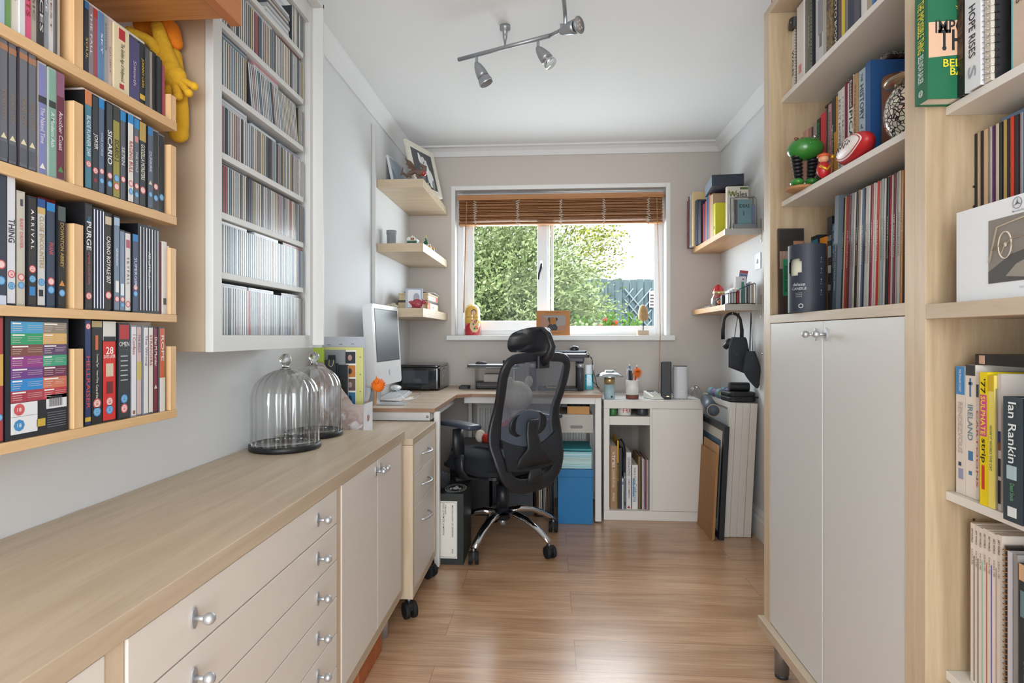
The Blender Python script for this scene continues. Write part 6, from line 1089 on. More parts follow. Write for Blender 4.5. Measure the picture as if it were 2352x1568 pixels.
# inside the bay
zs = sz1+.0005
def mug(px, w, col, label, txt=None, h=.07, y=3.45):
    q = Pt(px, 940, Y=y); b = MB(); r = w/2; b.lathe([(r*.92, 0), (r, .004), (r, h), (r*.93, h), (r*.9, .006), (.0001, .006)], (q.x, y, zs), col, 28)
    if txt:
        for k, c_ in enumerate(txt):
            a = (k-(len(txt)-1)/2)*.42+.25; n_ = Vector((math.sin(a), -math.cos(a), 0)); b.text(c_, Vector((q.x, y, zs+.03))+n_*(r+.0006), (math.cos(a), math.sin(a), 0), (0,0,1), .026, '#b3202e', wmax=.014)
    b.build('mug', label=label, cat='mug')
mug(1408, .045, M('#3e7a3e', .4), 'small green cup at the desk end of the cabinet top bay', y=3.44); mug(1434, .082, M('#e6e2dc', .25), 'white mug with red capital letters on the cabinet shelf', 'FRA', y=3.46); mug(1474, .06, M('#3e4148', .35), 'dark slate cup on the cabinet shelf beside the white mug', y=3.45)
zb = bz+.0005
def kb(px0, px1, h, kind, col, lab, feats=(), d=.21, bg=None, dy=0):
    y = KY+.035+dy; a = Pt(px0, 1100, Y=y).x; c = Pt(px1, 1100, Y=y).x; place(kind, (a+.0003, y, zb), 'S', c-a-.0006, h, d, col, feats, lab, None, .5, bg)
kb(1401.5, 1417, .372, 'book', '#a07c58', 'tall tan atlas with pale vertical lettering in the cabinet bay', (('T','THE','#e6ddd0',.09,.13,.3), ('T','TIMES','#f2ece0',.14,.34,.42), ('T','CONCISE ATLAS','#e0d4c2',.37,.66,.35), ('T','WORLD','#e0d4c2',.74,.88,.32)), .25)
kb(1417.5, 1421, .405, 'mag', '#d9a520', 'thin yellow and black magazine beside the tan atlas', (('B','#1e1f22',.33,1.0), ('T','FOCUS','#d8c050',.36,.6,.5)), .24)
kb(1422, 1428, .36, 'file', '#1c1d20', 'slim black portfolio behind the yellow magazine', (), .25)
kb(1429, 1432, .18, 'mag', '#dfe1e6', 'thin white booklet beside the black portfolio', (('B','#3a6fa5',.1,.2),), .2)
kb(1432.5, 1437.5, .215, 'mag', '#5d6468', 'slate grey booklet in the cabinet bay', (('B','#8d9498',.1,.16), ('B','#2f3336',.8,.9)), .2)
kb(1438.5, 1450, .335, 'book', '#d8d5d6', 'white hardback with GENERATIONS-style grey lettering in cabinet bay', (('T','GENERATIONS','#6a6c70',.08,.41,.55), ('T','JAMES SOMMERIN','#77797d',.47,.81,.45), ('Y','#b02a2a',.985)), .24)
kb(1452, 1465, .262, 'book', '#dcdad4', 'white and blue guide book in the cabinet bay', (('T','Guide to Creative','#4f7088',.06,.42,.4), ('P','#5d9ab8',.3,.72,.1,.35), ('T','California','#3f7fa0',.42,.84,.62)), .21)
kb(1466, 1471, .31, 'spiral', '#8a6a42', 'brown spiral notebook in the cabinet bay', (), .22, M('#4f3d28', .5)); kb(1471.5, 1474.5, .31, 'spiral', '#5c4a38', 'dark brown spiral notebook next to the brown one', (), .22, M('#3a2d20', .5))
for k, (a, c, cl, nm, h) in enumerate(((1475, 1477.5, '#dad7d2', 'white', .30), (1478, 1480.5, '#b8b0c0', 'lilac-white', .295), (1481, 1485, '#7a2432', 'maroon', .296), (1485.5, 1487.5, '#d9d5ce', 'cream', .292), (1488, 1490, '#7e8084', 'grey', .29), (1490.1, 1490.7, '#b07c48', 'orange-brown', .29))):
    kb(a, c, h, 'mag' if k != 1 else 'spiral', cl, f'thin {nm} pad standing near the panel side of the cabinet bay', (), .22, CHROME if k == 1 else None)
b = MB(); q = Pt(1424, 1010, Y=KY+.05); b.tube([(q.x-.012, KY+.05, zb+.361), (q.x-.016, KY+.045, zb+.40), (q.x+.004, KY+.04, zb+.412), (q.x+.02, KY+.036, zb+.38), (q.x+.027, KY+.031, zb+.345), (q.x+.02, KY+.029, zb+.31)], [(.011, .004)]*6, BLK, 8); b.build('bag_strap', label='black strap looped over the black portfolio in the cabinet bay', cat='strap')
# ------------------------------------------------------------- on the white cabinet
TZ = KZ+.0005
q = Pt(1400, 903, Z=TZ); t_ = thing('table_lamp', 'small domed table lamp with blue base and brass band on white cabinet', 'lamp', (q.x, q.y, TZ)); x, y = q.x, 3.455; x = Pt(1400, 880, Y=y).x
PB = M('#9fb9bf', .5, name='pale_blue_base'); b = MB(); b.lathe([(.0305, 0), (.032, .003), (.032, .086)], (x, y, TZ), PB, 32); b.rev((x+.01, y-.0318, TZ+.014), (x+.0105, y-.0335, TZ+.014), [(.006, 0), (.006, 1)], '#2a2d30', 14); b.build('base', t_)
b = MB(); b.lathe([(.032, 0), (.032, .045)], (x, y, TZ+.0865), M('#b29a6c', .35, .7, name='brushed_brass'), 32); b.build('brass_band', t_)
b = MB(); b.lathe([(.04, 0), (.085, -.004), (.0855, -.003), (.08, .004), (.06, .018), (.035, .026), (.033, .033), (.02, .036), (.0001, .037)], (x, y, TZ+.1365), M('#b9c4c9', .12, .85, name='pale_blue_chrome'), 40); b.build('lamp_shade', t_)
q = Pt(1452, 900, Y=3.46); x = q.x; y = 3.46; t_ = thing('pen_pot', 'white ceramic pen pot with brown dipped base', 'pot', (x, y, TZ)); b = MB(); b.lathe([(.036, 0), (.038, .003), (.038, .025)], (x, y, TZ), M('#74402f', .6), 32); b.build('base', t_); b = MB(); b.lathe([(.038, 0), (.038, .087), (.0345, .087), (.034, .004), (.0001, .004)], (x, y, TZ+.0252), M('#e3e0da', .35), 32); b.build('cup', t_)
for k, (dx, dy, lx, ln, cl, r_, lb) in enumerate(((-.012, .01, -.004, .165, '#2d6fa0', .0055, 'thick blue marker pen'), (.012, .008, .030, .16, '#c2383a', .0055, 'red marker pen leaning outward'), (-.015, -.012, -.008, .14, '#24262a', .0045, 'black pen'), (-.006, -.015, -.004, .138, '#1f2230', .004, 'slim navy pen'), (-.024, -.002, -.012, .13, '#b9bcc2', .0035, 'silver-tipped pen'), (-.02, .012, -.012, .135, '#d8d4cc', .0035, 'white pen'), (.003, .017, .004, .12, '#8a5c34', .0035, 'brown wooden pencil'))):
    z0 = TZ+.0298; p0 = Vector((x+dx, y+dy, z0)); p1 = Vector((x+dx+lx*.55, y+dy, z0+ln)); b = MB(); b.cyl(p0, p1, r_, cl, n=10); b.cyl(p1, p1+(p1-p0).normalized()*.012, r_*.8, '#e4e4e6' if k != 6 else '#d9b48c', r_*.5, 8); b.build('pen', label=lb+' in the white pen pot', cat='pen')
b = MB(); c_ = Vector((x+.028, y-.028, TZ+.162))
for k in range(170):
    a, e = random.uniform(0, 6.28), random.uniform(-1.5, 1.5); n_ = Vector((math.cos(a)*math.cos(e), math.sin(a)*math.cos(e), math.sin(e))); L_ = random.uniform(.024, .034); b.tube([c_, c_+n_*L_*.6, c_+n_*L_+Vector((0, 0, -.006))], [.0022, .0017, .0006], M('#f08030', .7, name='orange_fringe'), 4)
b.cyl(c_+Vector((-.022, .018, -.124)), c_, .003, '#e07a30', n=8); b.build('fluffy_pen', label='pen topped with a fluffy orange pom-pom in the white pot', cat='pen')
q = Pt(1493, 905, Z=TZ); T = XF((q.x-.024, 3.47, TZ), math.radians(20)); t_ = thing('desk_phone', 'small white console with buttons and screen beside the pen pot', 'telephone', (q.x, 3.47, TZ)); HW = M('#dedcd2', .4)
b = MB(T); b.prism([(-.06, 0), (.06, 0), (.06, .045), (-.055, .018)], (-.038, 0, 0), (0, 1, 0), (0, 0, 1), (.076, 0, 0), HW); b.build('body', t_, bev=.006, seg=3)
sl = (Vector((0, .115, .027))).normalized(); up = Vector((1, 0, 0)).cross(sl)
b = MB(T); o = Vector((0, .03, .0385)); b.add([o+Vector((-.025, 0, 0))+sl*-.0, o+Vector((.025, 0, 0)), o+Vector((.025, 0, 0))+sl*.022, o+Vector((-.025, 0, 0))+sl*.022], [(0,1,2,3)], '#5d6266')
b.v = [p+T.to_3x3()@up*.0035 for p in b.v]; b.build('display', t_)
b = MB(T)
for r_ in range(4):
    for c2 in range(3): p = Vector((-.02+.02*c2, -.045+.018*r_, .0215+.0042*r_)); b.ell(p+up*.003, (.0065, .005, .002), '#b9bcc0', 10, 6)
b.build('keypad', t_)
q = Pt(1530, 905, Y=3.46); T = XF((q.x+.004, 3.47, TZ), math.radians(-10)); t_ = thing('router', 'tall slim black router with orange status light on white cabinet', 'router', (q.x, 3.47, TZ))
b = MB(T); b.rbox((-.033, -.05, .008), (.028, .075, .222), .006, M('#14171d', .5, name='slate_black_plastic')); b.box((-.03, -.047, .002), (.025, .07, .0078), BLK); b.build('body', t_, bev=.002)
lm = bpy.data.materials.new('orange_status_light'); lm.use_nodes = True; bb = lm.node_tree.nodes['Principled BSDF']; bb.inputs['Emission Color'].default_value = (1, .3, .05, 1); bb.inputs['Emission Strength'].default_value = 4
b = MB(T); b.box((.0, -.0508, .018), (.014, -.0502, .0205), lm); b.build('status_light', t_, label='orange status light')
q = Pt(1564, 905, Y=3.48); t_ = thing('wifi_disc', 'white cylindrical wireless hub next to the black router', 'router', (q.x, 3.49, TZ)); b = MB(); b.rbox((q.x-.043, 3.47, TZ), (q.x+.043, 3.54, TZ+.192), .034, M('#d8d9dc', .45, name='matt_white_plastic'), n=8); b.build('shell', t_, bev=.002)
b = MB(); b.rbox((q.x-.04, 3.473, TZ+.1922), (q.x+.04, 3.537, TZ+.196), .031, '#3a3d42', n=8); b.build('top_vent', t_); b = MB(); b.text('linn', (q.x+.0, 3.4695, TZ+.045), (1,0,0), (0,0,1), .008, '#f4f4f6', wmax=.02); b.build('logo', t_)
q = Pt(1562, 911, Z=TZ); b = MB(); b.box((q.x-.05, 3.40, TZ), (q.x+.055, 3.455, TZ+.0016), PAPER); [b.box((q.x-.04+.02*k, 3.41, TZ+.0017), (q.x-.03+.02*k, 3.44, TZ+.0019), '#8d8f94') for k in range(4)]; b.build('printed_card', label='small printed card lying in front of the white hub', cat='card')
q = Pt(1597, 905, Y=3.62); b = MB(); b.sheet(lambda u, v: (q.x+.045*(v if v > .02 else .001)*math.cos(u*2*PI), 3.62+.045*v*math.sin(u*2*PI), TZ+.0005+.06*math.sqrt(max(0, 1-v*v))*(1+.12*math.sin(5*u*2*PI))), 24, 8, glassy('clear_bag_film', (.93, .94, .95), .08, .1, .7, 1.5)); b.build('plastic_wrap', label='crumpled clear plastic bag behind the white hub', cat='bag')
# ------------------------------------------------------------- corner: picture frames, boards and exercise gear
FW = M('#ddd8d0', .5, name='ivory_frame_side')
def lean_panel(name, pbx, ptx, ynear, yfar, ztop, th, col, label, cat, face=None, facecol=None, ret=False):
    """panel leaning on the right wall: bottom x, top x of its room-side face"""
    ang = math.atan2(ptx-pbx, ztop); H_ = math.hypot(ztop, ptx-pbx); T = XF((pbx, ynear, .0008+max(0, 0)), 0, 0, ang); D_ = yfar-ynear
    root = thing(name, label, cat, (pbx, (ynear+yfar)/2, 0)); w = .03; b = MB(T); zb = th*math.sin(ang)+.0005
    b.box((0, 0, zb), (th, w, H_), col); b.box((0, D_-w, zb), (th, D_, H_), col); b.box((0, w, zb), (th, D_-w, zb+w), col); b.box((0, w, H_-w), (th, D_-w, H_), col); b.build('frame', root, bev=.001)
    b = MB(T); b.box((th*.3, w, zb+w), (th*.8, D_-w, H_-w), facecol or '#c8cccc'); 
    if face: face(b, D_, H_, th*.3)
    b.build('picture', root); return root
yn = 3.135; XB = [.930, .965, 1.002, 1.040, 1.078]
for k in range(4):
    lean_panel('picture_frame', XB[k], XB[k]+.036, yn+(.0, .0, .003, .001)[k], yn+.55-.03*k, .722-.001*k, XB[k+1]-XB[k]-.0012, FW, ('deep ivory framed picture leaning nearest the black frame in the corner', 'ivory frame, second of the four stacked against the right-hand wall', 'ivory frame, third of the four stacked frames in the corner', 'ivory frame touching the wall, last of the stack of four')[k], 'picture frame', facecol='#c9cfd2')
BFR = M('#26282e', .5, name='charcoal_frame')
lean_panel('picture_frame', .8945, .924, 3.085, 3.60, .602, .027, BFR, 'charcoal framed picture with blue print leaning against the ivory frames', 'picture frame', face=lambda b, D_, H_, t: [b.box((t-.001, .035, .05), (t-.0002, D_-.04, H_-.04), '#d8d2c6'), b.box((t-.002, .075, .09), (t-.0012, D_-.09, H_-.085), '#5b7488')], facecol='#d8d2c6')
b = MB(XF((.855, 3.07, .001), 0, 0, .05)); b.box((0, 0, .002), (.008, .30, .455), CARD); b.build('cardboard_sheet', label='brown corrugated cardboard sheet leaning against the charcoal frame', cat='cardboard', bev=.001)
b = MB(XF((.868, 3.09, .001), 0, 0, .05)); b.box((0, 0, .002), (.006, .28, .50), M('#b58a5e', .85)); b.build('cardboard_sheet', label='taller lighter cardboard sheet between brown sheet and charcoal frame', cat='cardboard', bev=.001)
# tube over the frames
t_ = thing('poster_tube', 'dark blue-grey poster tube resting on the charcoal frame by the cabinet', 'tube', (.93, 3.3, .6)); p0 = Pt(1640, 943, Y=3.02); p1 = Vector((.897, 3.335, .716)); p0 = Vector((p0.x, 3.03, p0.z))
b = MB(); dd = (p1-p0).normalized(); b.cyl(p0, p1, .033, M('#3d4856', .45, name='slate_blue_card'), n=28); b.build('tube', t_)
b = MB(); b.rev(p0-dd*.0015, p0-dd*.0001, [(.0335, 0), (.0335, 1)], '#b9a48c', 28); b.rev(p0-dd*.0025, p0-dd*.0016, [(.0295, 0), (.0295, 1)], '#454f5b', 28); b.build('end_cap', t_, label='recessed slate end cap with card rim')
# dumbbells and black cases on top of the stack
FZ = .7235; TQ = M('#6f8f98', .6, name='teal_rubber'); PU = M('#7d6a94', .6, name='purple_rubber')
for k, (px, py, y, rz) in enumerate(((1658, 889, 3.36, .35), (1704, 885, 3.38, .35))):
    q = Pt(px, py, Y=y); T = XF((.978+.085*k, 3.42+.035*k, FZ+.0275), PI/2+.12); t_ = thing('dumbbell', ('teal and purple dumbbell with yellow end resting on ivory frames', 'second teal and purple dumbbell, behind the black case')[k], 'dumbbell', (q.x, y, FZ))
    b = MB(T); b.cyl((-.03, 0, 0), (.03, 0, 0), .021, PU, n=20); b.build('grip', t_)
    for s_ in (-1, 1): b = MB(T); b.rev((s_*.0305, 0, 0), (s_*.08, 0, 0), [(.022, 0), (.0265, .12), (.0265, .9), (.0235, 1)], TQ, 22); b.rev((s_*.0801, 0, 0), (s_*.0825, 0, 0), [(.015, 0), (.015, 1)], '#d8c22e', 18); b.build('weight_end', t_)
q = Pt(1688, 890, Y=3.27); T = XF((1.042, 3.235, FZ+.001), .1); t_ = thing('zip_case', 'black semi-hard zip case lying on top of the ivory frames', 'case', (q.x, 3.27, FZ)); KC_ = M('#1e2024', .55, name='black_nylon')
b = MB(T); b.rbox((-.075, -.07, .0), (.075, .08, .024), .03, KC_, n=6); b.build('lower_shell', t_, bev=.006, seg=3); b = MB(T); b.rbox((-.075, -.07, .0265), (.075, .08, .052), .03, KC_, n=6); b.build('upper_shell', t_, bev=.009, seg=3)
b = MB(T); b.rbox((-.073, -.068, .0241), (.073, .078, .0264), .03, '#3a3d42', n=6); b.tube([(.07, -.05, .025), (.078, -.075, .02), (.07, -.09, .03), (.05, -.07, .026)], .0022, BLK, 6); b.build('zip', t_)
T = XF((1.045, 3.24, FZ+.0535), -.1); t_ = thing('headphone_pouch', 'small black zipped pouch on top of the larger black case', 'case', (q.x, 3.27, FZ+.053)); b = MB(T); b.rbox((-.05, -.028, .0), (.056, .028, .048), .022, KC_, axis=0, n=6); b.build('pouch', t_, bev=.004); b = MB(T); b.text('Rox', (-.01, -.0288, .025), (1,0,0), (0,0,1), .012, '#33363b'); b.build('logo', t_)
# ------------------------------------------------------------- right wall shelves on steel brackets
RX = .942; RY0 = 3.135; SHW = wood('honey_shelf', '#d9ae80', '#c1946a', 'Y', .45); STL = M('#c2bdb5', .4, .6, name='brushed_steel_strip')
for k, zt in enumerate((1.657, 1.252)):
    t_ = thing('bracket_shelf', ('upper wooden wall shelf with steel end brackets above the hanging bags', 'lower wooden wall shelf holding jar and letter rack')[k], 'shelf', (1.04, 3.49, zt-.032)); b = MB(); b.box((RX, RY0+.003, zt-.031), (XR-.002, YB-.006, zt), SHW); b.build('board', t_, bev=.001)
    for yy, s_ in ((RY0, 1), (YB-.004, -1)):
        b = MB(); b.box((RX-.001, yy-.0018, zt-.033), (XR-.003, yy+.0018, zt+.0002), STL); b.box((XR-.003, yy-.0018-.012*(s_ > 0), zt-.075), (XR-.0008, yy+.0018+.012*(s_ < 0), zt+.05), STL)
        b.box((RX-.002, yy-.002 if s_ > 0 else yy-.014, zt-.033), (RX+.0, yy+.014 if s_ > 0 else yy+.002, zt+.0002), STL); b.cyl((XR-.0031, yy-.006*s_, zt-.055), (XR-.0045, yy-.006*s_, zt-.055), .003, SATIN, n=8); b.build('bracket', t_)
# books on the upper shelf
UZ = 1.6575
def rb(y0, y1, h, kind, col, lab, x=RX, d=.165, feats=(), bg=None, z=UZ, rough=.5):
    place(kind, (x, y1-.0004, z), 'W', y1-y0-.0008, h, d, col, feats, lab, None, rough, bg)
yq = lambda px, X=RX: wy(px, X)
# far end: large volumes overhang the shelf's front edge
def rbp(pa, pb, h, *a, x=RX, **k): y1 = yq(pa, x); y0 = yq(pb, x); rb(y0, y1, h, *a, x=x, **k)
rb(3.812, 3.833, .31, 'book', mottled('purple_blue_marbled_cover', '#5a2350', '#3a74b5', 26, .3, '#b03a4c', 3), 'tall purple and blue marbled book at the window end of upper shelf', x=.905, d=.22)
rb(3.795, 3.810, .335, 'file', '#6b4f3f', 'dark brown folder standing beside the marbled book', x=.908, d=.2)
rb(3.768, 3.793, .34, 'file', '#cfd0d2', 'white ring binder with grey cover picture on upper shelf', x=.912, d=.2, feats=(('B','#8a8883',.08,.96),))
rb(3.752, 3.766, .30, 'spiral', '#2c3440', 'navy spiral-bound book beside the white binder', x=.918, d=.18, bg=M('#cfd3d8', .4))
rb(3.715, 3.750, .345, 'file', '#d8bd8a', 'manila folders with curling edge standing on the upper shelf', x=.918, d=.2)
rb(3.69, 3.713, .285, 'book', '#2e3b4e', 'dark blue book with grey spine next to the manila folders', x=.928, d=.18)
rb(3.667, 3.689, .285, 'book', '#3c4656', 'slate blue book, second beside the manila folders', x=.93, d=.19)
rb(3.60, 3.665, .262, 'file', '#1f2533', 'thick navy box file on the upper shelf', x=.934, d=.19)
for k, (a, c, h, cl, nm) in enumerate(((3.578, 3.598, .235, '#b3262b', 'red'), (3.56, 3.577, .235, '#4e4660', 'grey-violet'), (3.54, 3.559, .232, '#39243a', 'dark plum'), (3.517, 3.539, .24, '#c93038', 'bright red'), (3.495, 3.516, .262, '#54718c', 'steel blue'), (3.475, 3.494, .262, '#1d2a44', 'navy'), (3.457, 3.474, .262, '#4a83b8', 'sky blue'), (3.446, 3.456, .262, '#cf6a3a', 'orange'))):
    rb(a, c, h, 'book', cl, f'{nm} thin book on the upper wall shelf, {ordn(k+1)} after the navy box file', x=RX+.004, d=.16)
b = MB(XF((.93, 3.43, UZ+.2655), -.12)); b.box((0, -.16, 0), (.17, .10, .062), M('#2a3040', .5, name='navy_box_card')); b.box((-.0012, -.158, .002), (-.0002, .098, .06), M('#7d8998', .45)); 
b.build('archive_box', label='navy box with grey end lying on top of the upper shelf books', cat='box', bev=.001)
rb(3.375, 3.44, .25, 'book', '#c2a184', 'thick beige box file behind the yellow notebook', x=RX+.004, d=.16)
rb(3.33, 3.37, .185, 'book', '#d3cf2a', 'bright yellow notebook with black handwriting', x=RX+.004, d=.13, feats=(('H','B','#2a2a22',.75,.5),))
T = None
fb = place('book', (.98, 3.225, UZ), 'S', .115, .25, .03, M('#dcd4c6', .4), (('H','Wales','#4a4c3c',.17,.28), ('P','#5c7a3c',.02,.07,.6,.98)), 'cream book about food behind the wire rack on upper shelf', None); b = MB(); b.text('food', (1.008, 3.2238, UZ+.215), (1,0,0), (0,0,1), .028, '#8a9a2c', wmax=.045); WL[fb.name] = fb.location.copy(); b.build('cover_title', fb, label='green handwritten title')
t_ = thing('letter_rack', 'grey perforated metal letter rack on the upper wall shelf', 'rack', (1.05, 3.17, UZ)); GM = M('#8f9294', .4, .7, name='grey_metal')
b = MB(); b.box((.985, 3.145, UZ), (1.115, 3.205, UZ+.006), GM); b.prism([(0, 0), (.13, 0), (.125, .02), (.005, .02)], (.985, 3.145, UZ+.006), (1,0,0), (0,0,1), (0, .0015, 0), GM); b.tube([(.988, 3.147, UZ+.006), (.99, 3.147, UZ+.16), (1.0, 3.147, UZ+.172), (1.10, 3.147, UZ+.172), (1.11, 3.147, UZ+.16), (1.112, 3.147, UZ+.006)], .003, GM, 8); b.tube([(.988, 3.2, UZ+.006), (.99, 3.2, UZ+.18), (1.11, 3.2, UZ+.18), (1.112, 3.2, UZ+.006)], .003, GM, 8); b.build('frame', t_)
b = MB(); b.box((.995, 3.152, UZ+.0065), (1.012, 3.158, UZ+.16), '#5a5450'); b.box((1.012, 3.152, UZ+.0065), (1.085, 3.158, UZ+.16), M('#6d9199', .6, name='teal_cover')); b.text('IDEAS', (1.048, 3.1514, UZ+.125), (1,0,0), (0,0,1), .02, '#2a3236', wmax=.055); b.text('I', (1.045, 3.1514, UZ+.085), (1,0,0), (0,0,1), .022, '#2a3236'); b.build('ideas_notebook', label='teal notebook with handwritten capitals in the metal letter rack', cat='notebook', bev=.0008)
b = MB(); b.box((1.06, 3.162, UZ+.0065), (1.107, 3.168, UZ+.13), M('#7a86a8', .5)); b.build('blue_booklet', label='slate blue booklet behind the teal notebook in letter rack', cat='notebook')
# lower shelf: jar, egg, wires, paper rack
LZ = 1.2525
q = Pt(1634, 690, Y=3.45); t_ = thing('glass_jar', 'round glass jar with gold lid on the lower wall shelf', 'jar', (.995, 3.42, LZ)); JX, JY = .992, 3.42
b = MB(); b.lathe([(.03, 0), (.04, .004), (.046, .02), (.046, .045), (.038, .062), (.033, .068), (.033, .076)], (JX, JY, LZ), glassy('jar_glass', (.93, .95, .95), .1, .05, .9, 1.8), 32); b.build('body', t_)
b = MB(); b.lathe([(.035, 0), (.0355, .002), (.0355, .012), (.034, .0135), (.0001, .0135)], (JX, JY, LZ+.0765), M('#cdbf8c', .3, .7, name='pale_gold_lid'), 32); b.build('lid', t_)
b = MB(); 
for k in range(7): b.ell((JX+.015*math.cos(k*2.1), JY+.015*math.sin(k*2.1), LZ+.014+.006*k), (.012, .012, .008), ('#8d8f92', '#5c5e62', '#b5b0a5')[k % 3], 10, 6)
b.build('jar_contents', label='grey odds and ends inside the glass jar', cat='trinkets', kind='stuff')
t_ = thing('red_egg', 'glossy red egg-shaped ornament on a dark cup near the corner', 'ornament', (1.03, 3.66, LZ)); EY = 3.66; EX = Pt(1650, 655, Y=EY).x
b = MB(); b.lathe([(.03, 0), (.036, .012), (.036, .05), (.033, .055), (.0001, .055)], (EX-.0, EY, LZ), M('#5d4a48', .5), 24); b.build('cup', t_); b = MB(); b.lathe([(.0001, 0), (.018, .004), (.032, .02), (.037, .042), (.033, .066), (.022, .086), (.009, .096), (.0001, .098)], (EX, EY, LZ+.0552), M('#c4212c', .12, coat=.8), 28); b.build('egg', t_)
b = MB(); b.box((EX+.01, 3.585, LZ), (EX+.045, 3.61, LZ+.05), '#c9743a'); b.build('orange_tin', label='small orange tin beside the red egg ornament', cat='tin', bev=.002)
b = MB(); b.tube([(.955, 3.53, LZ+.004), (.97, 3.5, LZ+.01), (.99, 3.53, LZ+.006), (.97, 3.56, LZ+.004), (.96, 3.6, LZ+.008), (.975, 3.64, LZ+.004)], .0035, '#8d8a84', 6); b.tube([(.952, 3.62, LZ+.003), (.965, 3.66, LZ+.007), (.98, 3.7, LZ+.003)], .003, '#c9c5bd', 6); b.build('key_bunch', label='bunch of small metal odds beside the glass jar', cat='keys')
b = MB(); bz_ = LZ+.022
for k in range(4): b.tube([(.963+.018*math.cos(a*PI/6), 3.30+.002*k, bz_+.018*math.sin(a*PI/6)) for a in range(12)], .0028, BLK, 6, closed=True)
b.box((.958, 3.315, LZ), (.99, 3.335, LZ+.03), '#e0742a'); b.build('coiled_cable', label='coiled black cable with orange plug on the lower wall shelf', cat='cable')
b = MB(); b.rbox((.955, 3.235, LZ), (.99, 3.27, LZ+.055), .008, BLK); b.build('small_black_device', label='small black upright device beside the coiled cable', cat='device', bev=.002)
t_ = thing('letter_rack', 'black wire desk rack of envelopes and papers on lower wall shelf', 'rack', (1.04, 3.19, LZ)); b = MB(); RWR = M('#33302f', .4, .5, name='black_wire')
rx0, rx1, ra, rc = .963, 1.105, 3.145, 3.235
for y in (ra, rc):
    b.tube([(rx0, y, LZ+.003), (rx0, y, LZ+.06), (1.01, y, LZ+.065), (1.02, y, LZ+.08), (rx1-.005, y, LZ+.115), (rx1, y, LZ+.11), (rx1, y, LZ+.003), (rx0, y, LZ+.003)], .0018, RWR, 6)
    for k in range(7): x = rx0+.015*(k+.6); b.tube([(x, y, LZ+.003), (x, y, LZ+.0625+(0 if x < 1.01 else (x-1.01)*.55))], .0013, RWR, 5)
for x in (rx0, 1.015, rx1): b.tube([(x, ra, LZ+.003), (x, rc, LZ+.003)], .0018, RWR, 6); b.tube([(x, ra, LZ+(.06 if x < 1 else .07 if x < 1.05 else .11)), (x, rc, LZ+(.06 if x < 1 else .07 if x < 1.05 else .11))], .0018, RWR, 6)
b.build('wire_frame', t_)
PC = [('#e4e2e4', 'white'), ('#d8dce2', 'pale blue'), ('#e6dfd4', 'cream'), ('#b9494c', 'red'), ('#dfe0e4', 'off-white'), ('#4f8f84', 'green'), ('#cfd2da', 'pale grey'), ('#8d8fa0', 'violet-grey'), ('#e2e2e2', 'bright white'), ('#c7b9a4', 'buff')]
for k, (cl, nm) in enumerate(PC):
    x = rx0+.006+k*.0135; h = .075+(.03 if k > 4 else .0)+.008*(k % 3); b = MB(); b.box((x, ra+.006, LZ+.0055), (x+.0095, rc-.006, LZ+h), M(cl, .7)); b.build('envelope', label=f'{nm} batch of letters, {ordn(k+1)} from the front of the black wire rack', cat='papers', group='letters in the black wire rack', bev=.0005)
b = MB(XF((1.035, 3.165, LZ+.09), 0, .12)); b.box((-.03, 0, 0), (.025, .002, .06), '#e8e6ea'); b.box((.005, -.0006, .042), (.015, -.0001, .05), '#8a6a8c'); b.build('white_card', label='white card tucked behind the wire rack papers', cat='card')
b = MB(XF((1.045, 3.18, LZ+.11), 0, .1, .12)); b.box((-.022, 0, 0), (.022, .002, .075), '#8f9cc0'); b.box((-.022, -.0007, .06), (.022, -.0001, .075), '#b04a4c'); b.text('ROMAN RUN', (0, -.0008, .05), (1,0,0), (0,0,1), .008, '#22242c', wmax=.04); b.text('EN HEDGING', (0, -.0008, .038), (1,0,0), (0,0,1), .008, '#22242c', wmax=.04); b.build('blue_leaflet', label='blue leaflet with red band standing tallest in the wire rack', cat='leaflet')
# light switch
sp = Pt(1740, 600, X=XR-.004); t_ = thing('light_switch', 'square brushed steel light switch on the wall between the two shelves', 'light switch', (XR-.004, sp.y, sp.z-.043)); b = MB(); b.rbox((XR-.005, sp.y-.043, sp.z-.043), (XR-.0004, sp.y+.043, sp.z+.043), .004, M('#cfd4d8', .3, .4, name='steel_plate'), axis=0); b.build('plate', t_); b = MB(); b.prism([(0, -.012), (.006, -.01), (.003, .012), (0, .012)], (XR-.0051, sp.y-.006, sp.z), (-1,0,0), (0,0,1), (0, .012, 0), '#eef0f2'); b.build('rocker', t_)
# hanging: headphones and two drawstring bags, on hooks under the lower shelf
hz = 1.252-.0325
t_ = thing('headphones', 'black headphones hanging below the lower wall shelf', 'headphones', (.985, 3.3, 1.0)); hy = 3.29; hc = Pt(1682, 740, Y=hy); cx, rr = hc.x, .047; ztop = hz-.006
b = MB(); b.tube([(cx-rr*1.1, hy, ztop-.15), (cx-rr*1.12, hy, ztop-.10)]+[(cx-rr*math.cos(a*PI/12), hy, ztop-.055+.05*math.sin(a*PI/12)) for a in range(13)]+[(cx+rr*1.12, hy, ztop-.10), (cx+rr*1.1, hy, ztop-.16)], [(.011, .005)]*2+[(.008, .004)]*13+[(.011, .005)]*2, M('#25282e', .5), 10); b.build('headband', t_)
for s_ in (-1, 1): b = MB(); b.rev((cx+s_*rr*1.05-.01*s_, hy, ztop-.165), (cx+s_*rr*.5-.012*s_, hy-.004, ztop-.185), [(.022, 0), (.03, .15), (.034, .5), (.032, .9), (.02, 1)], M('#202228', .5), 22); b.build('ear_cup', t_)
b = MB(); b.tube([(cx, hy-.004, hz+.0), (cx, hy-.004, ztop-.012), (cx, hy+.006, ztop-.014), (cx, hy+.008, ztop-.006)], .002, CHROME, 6); b.build('hook', t_)
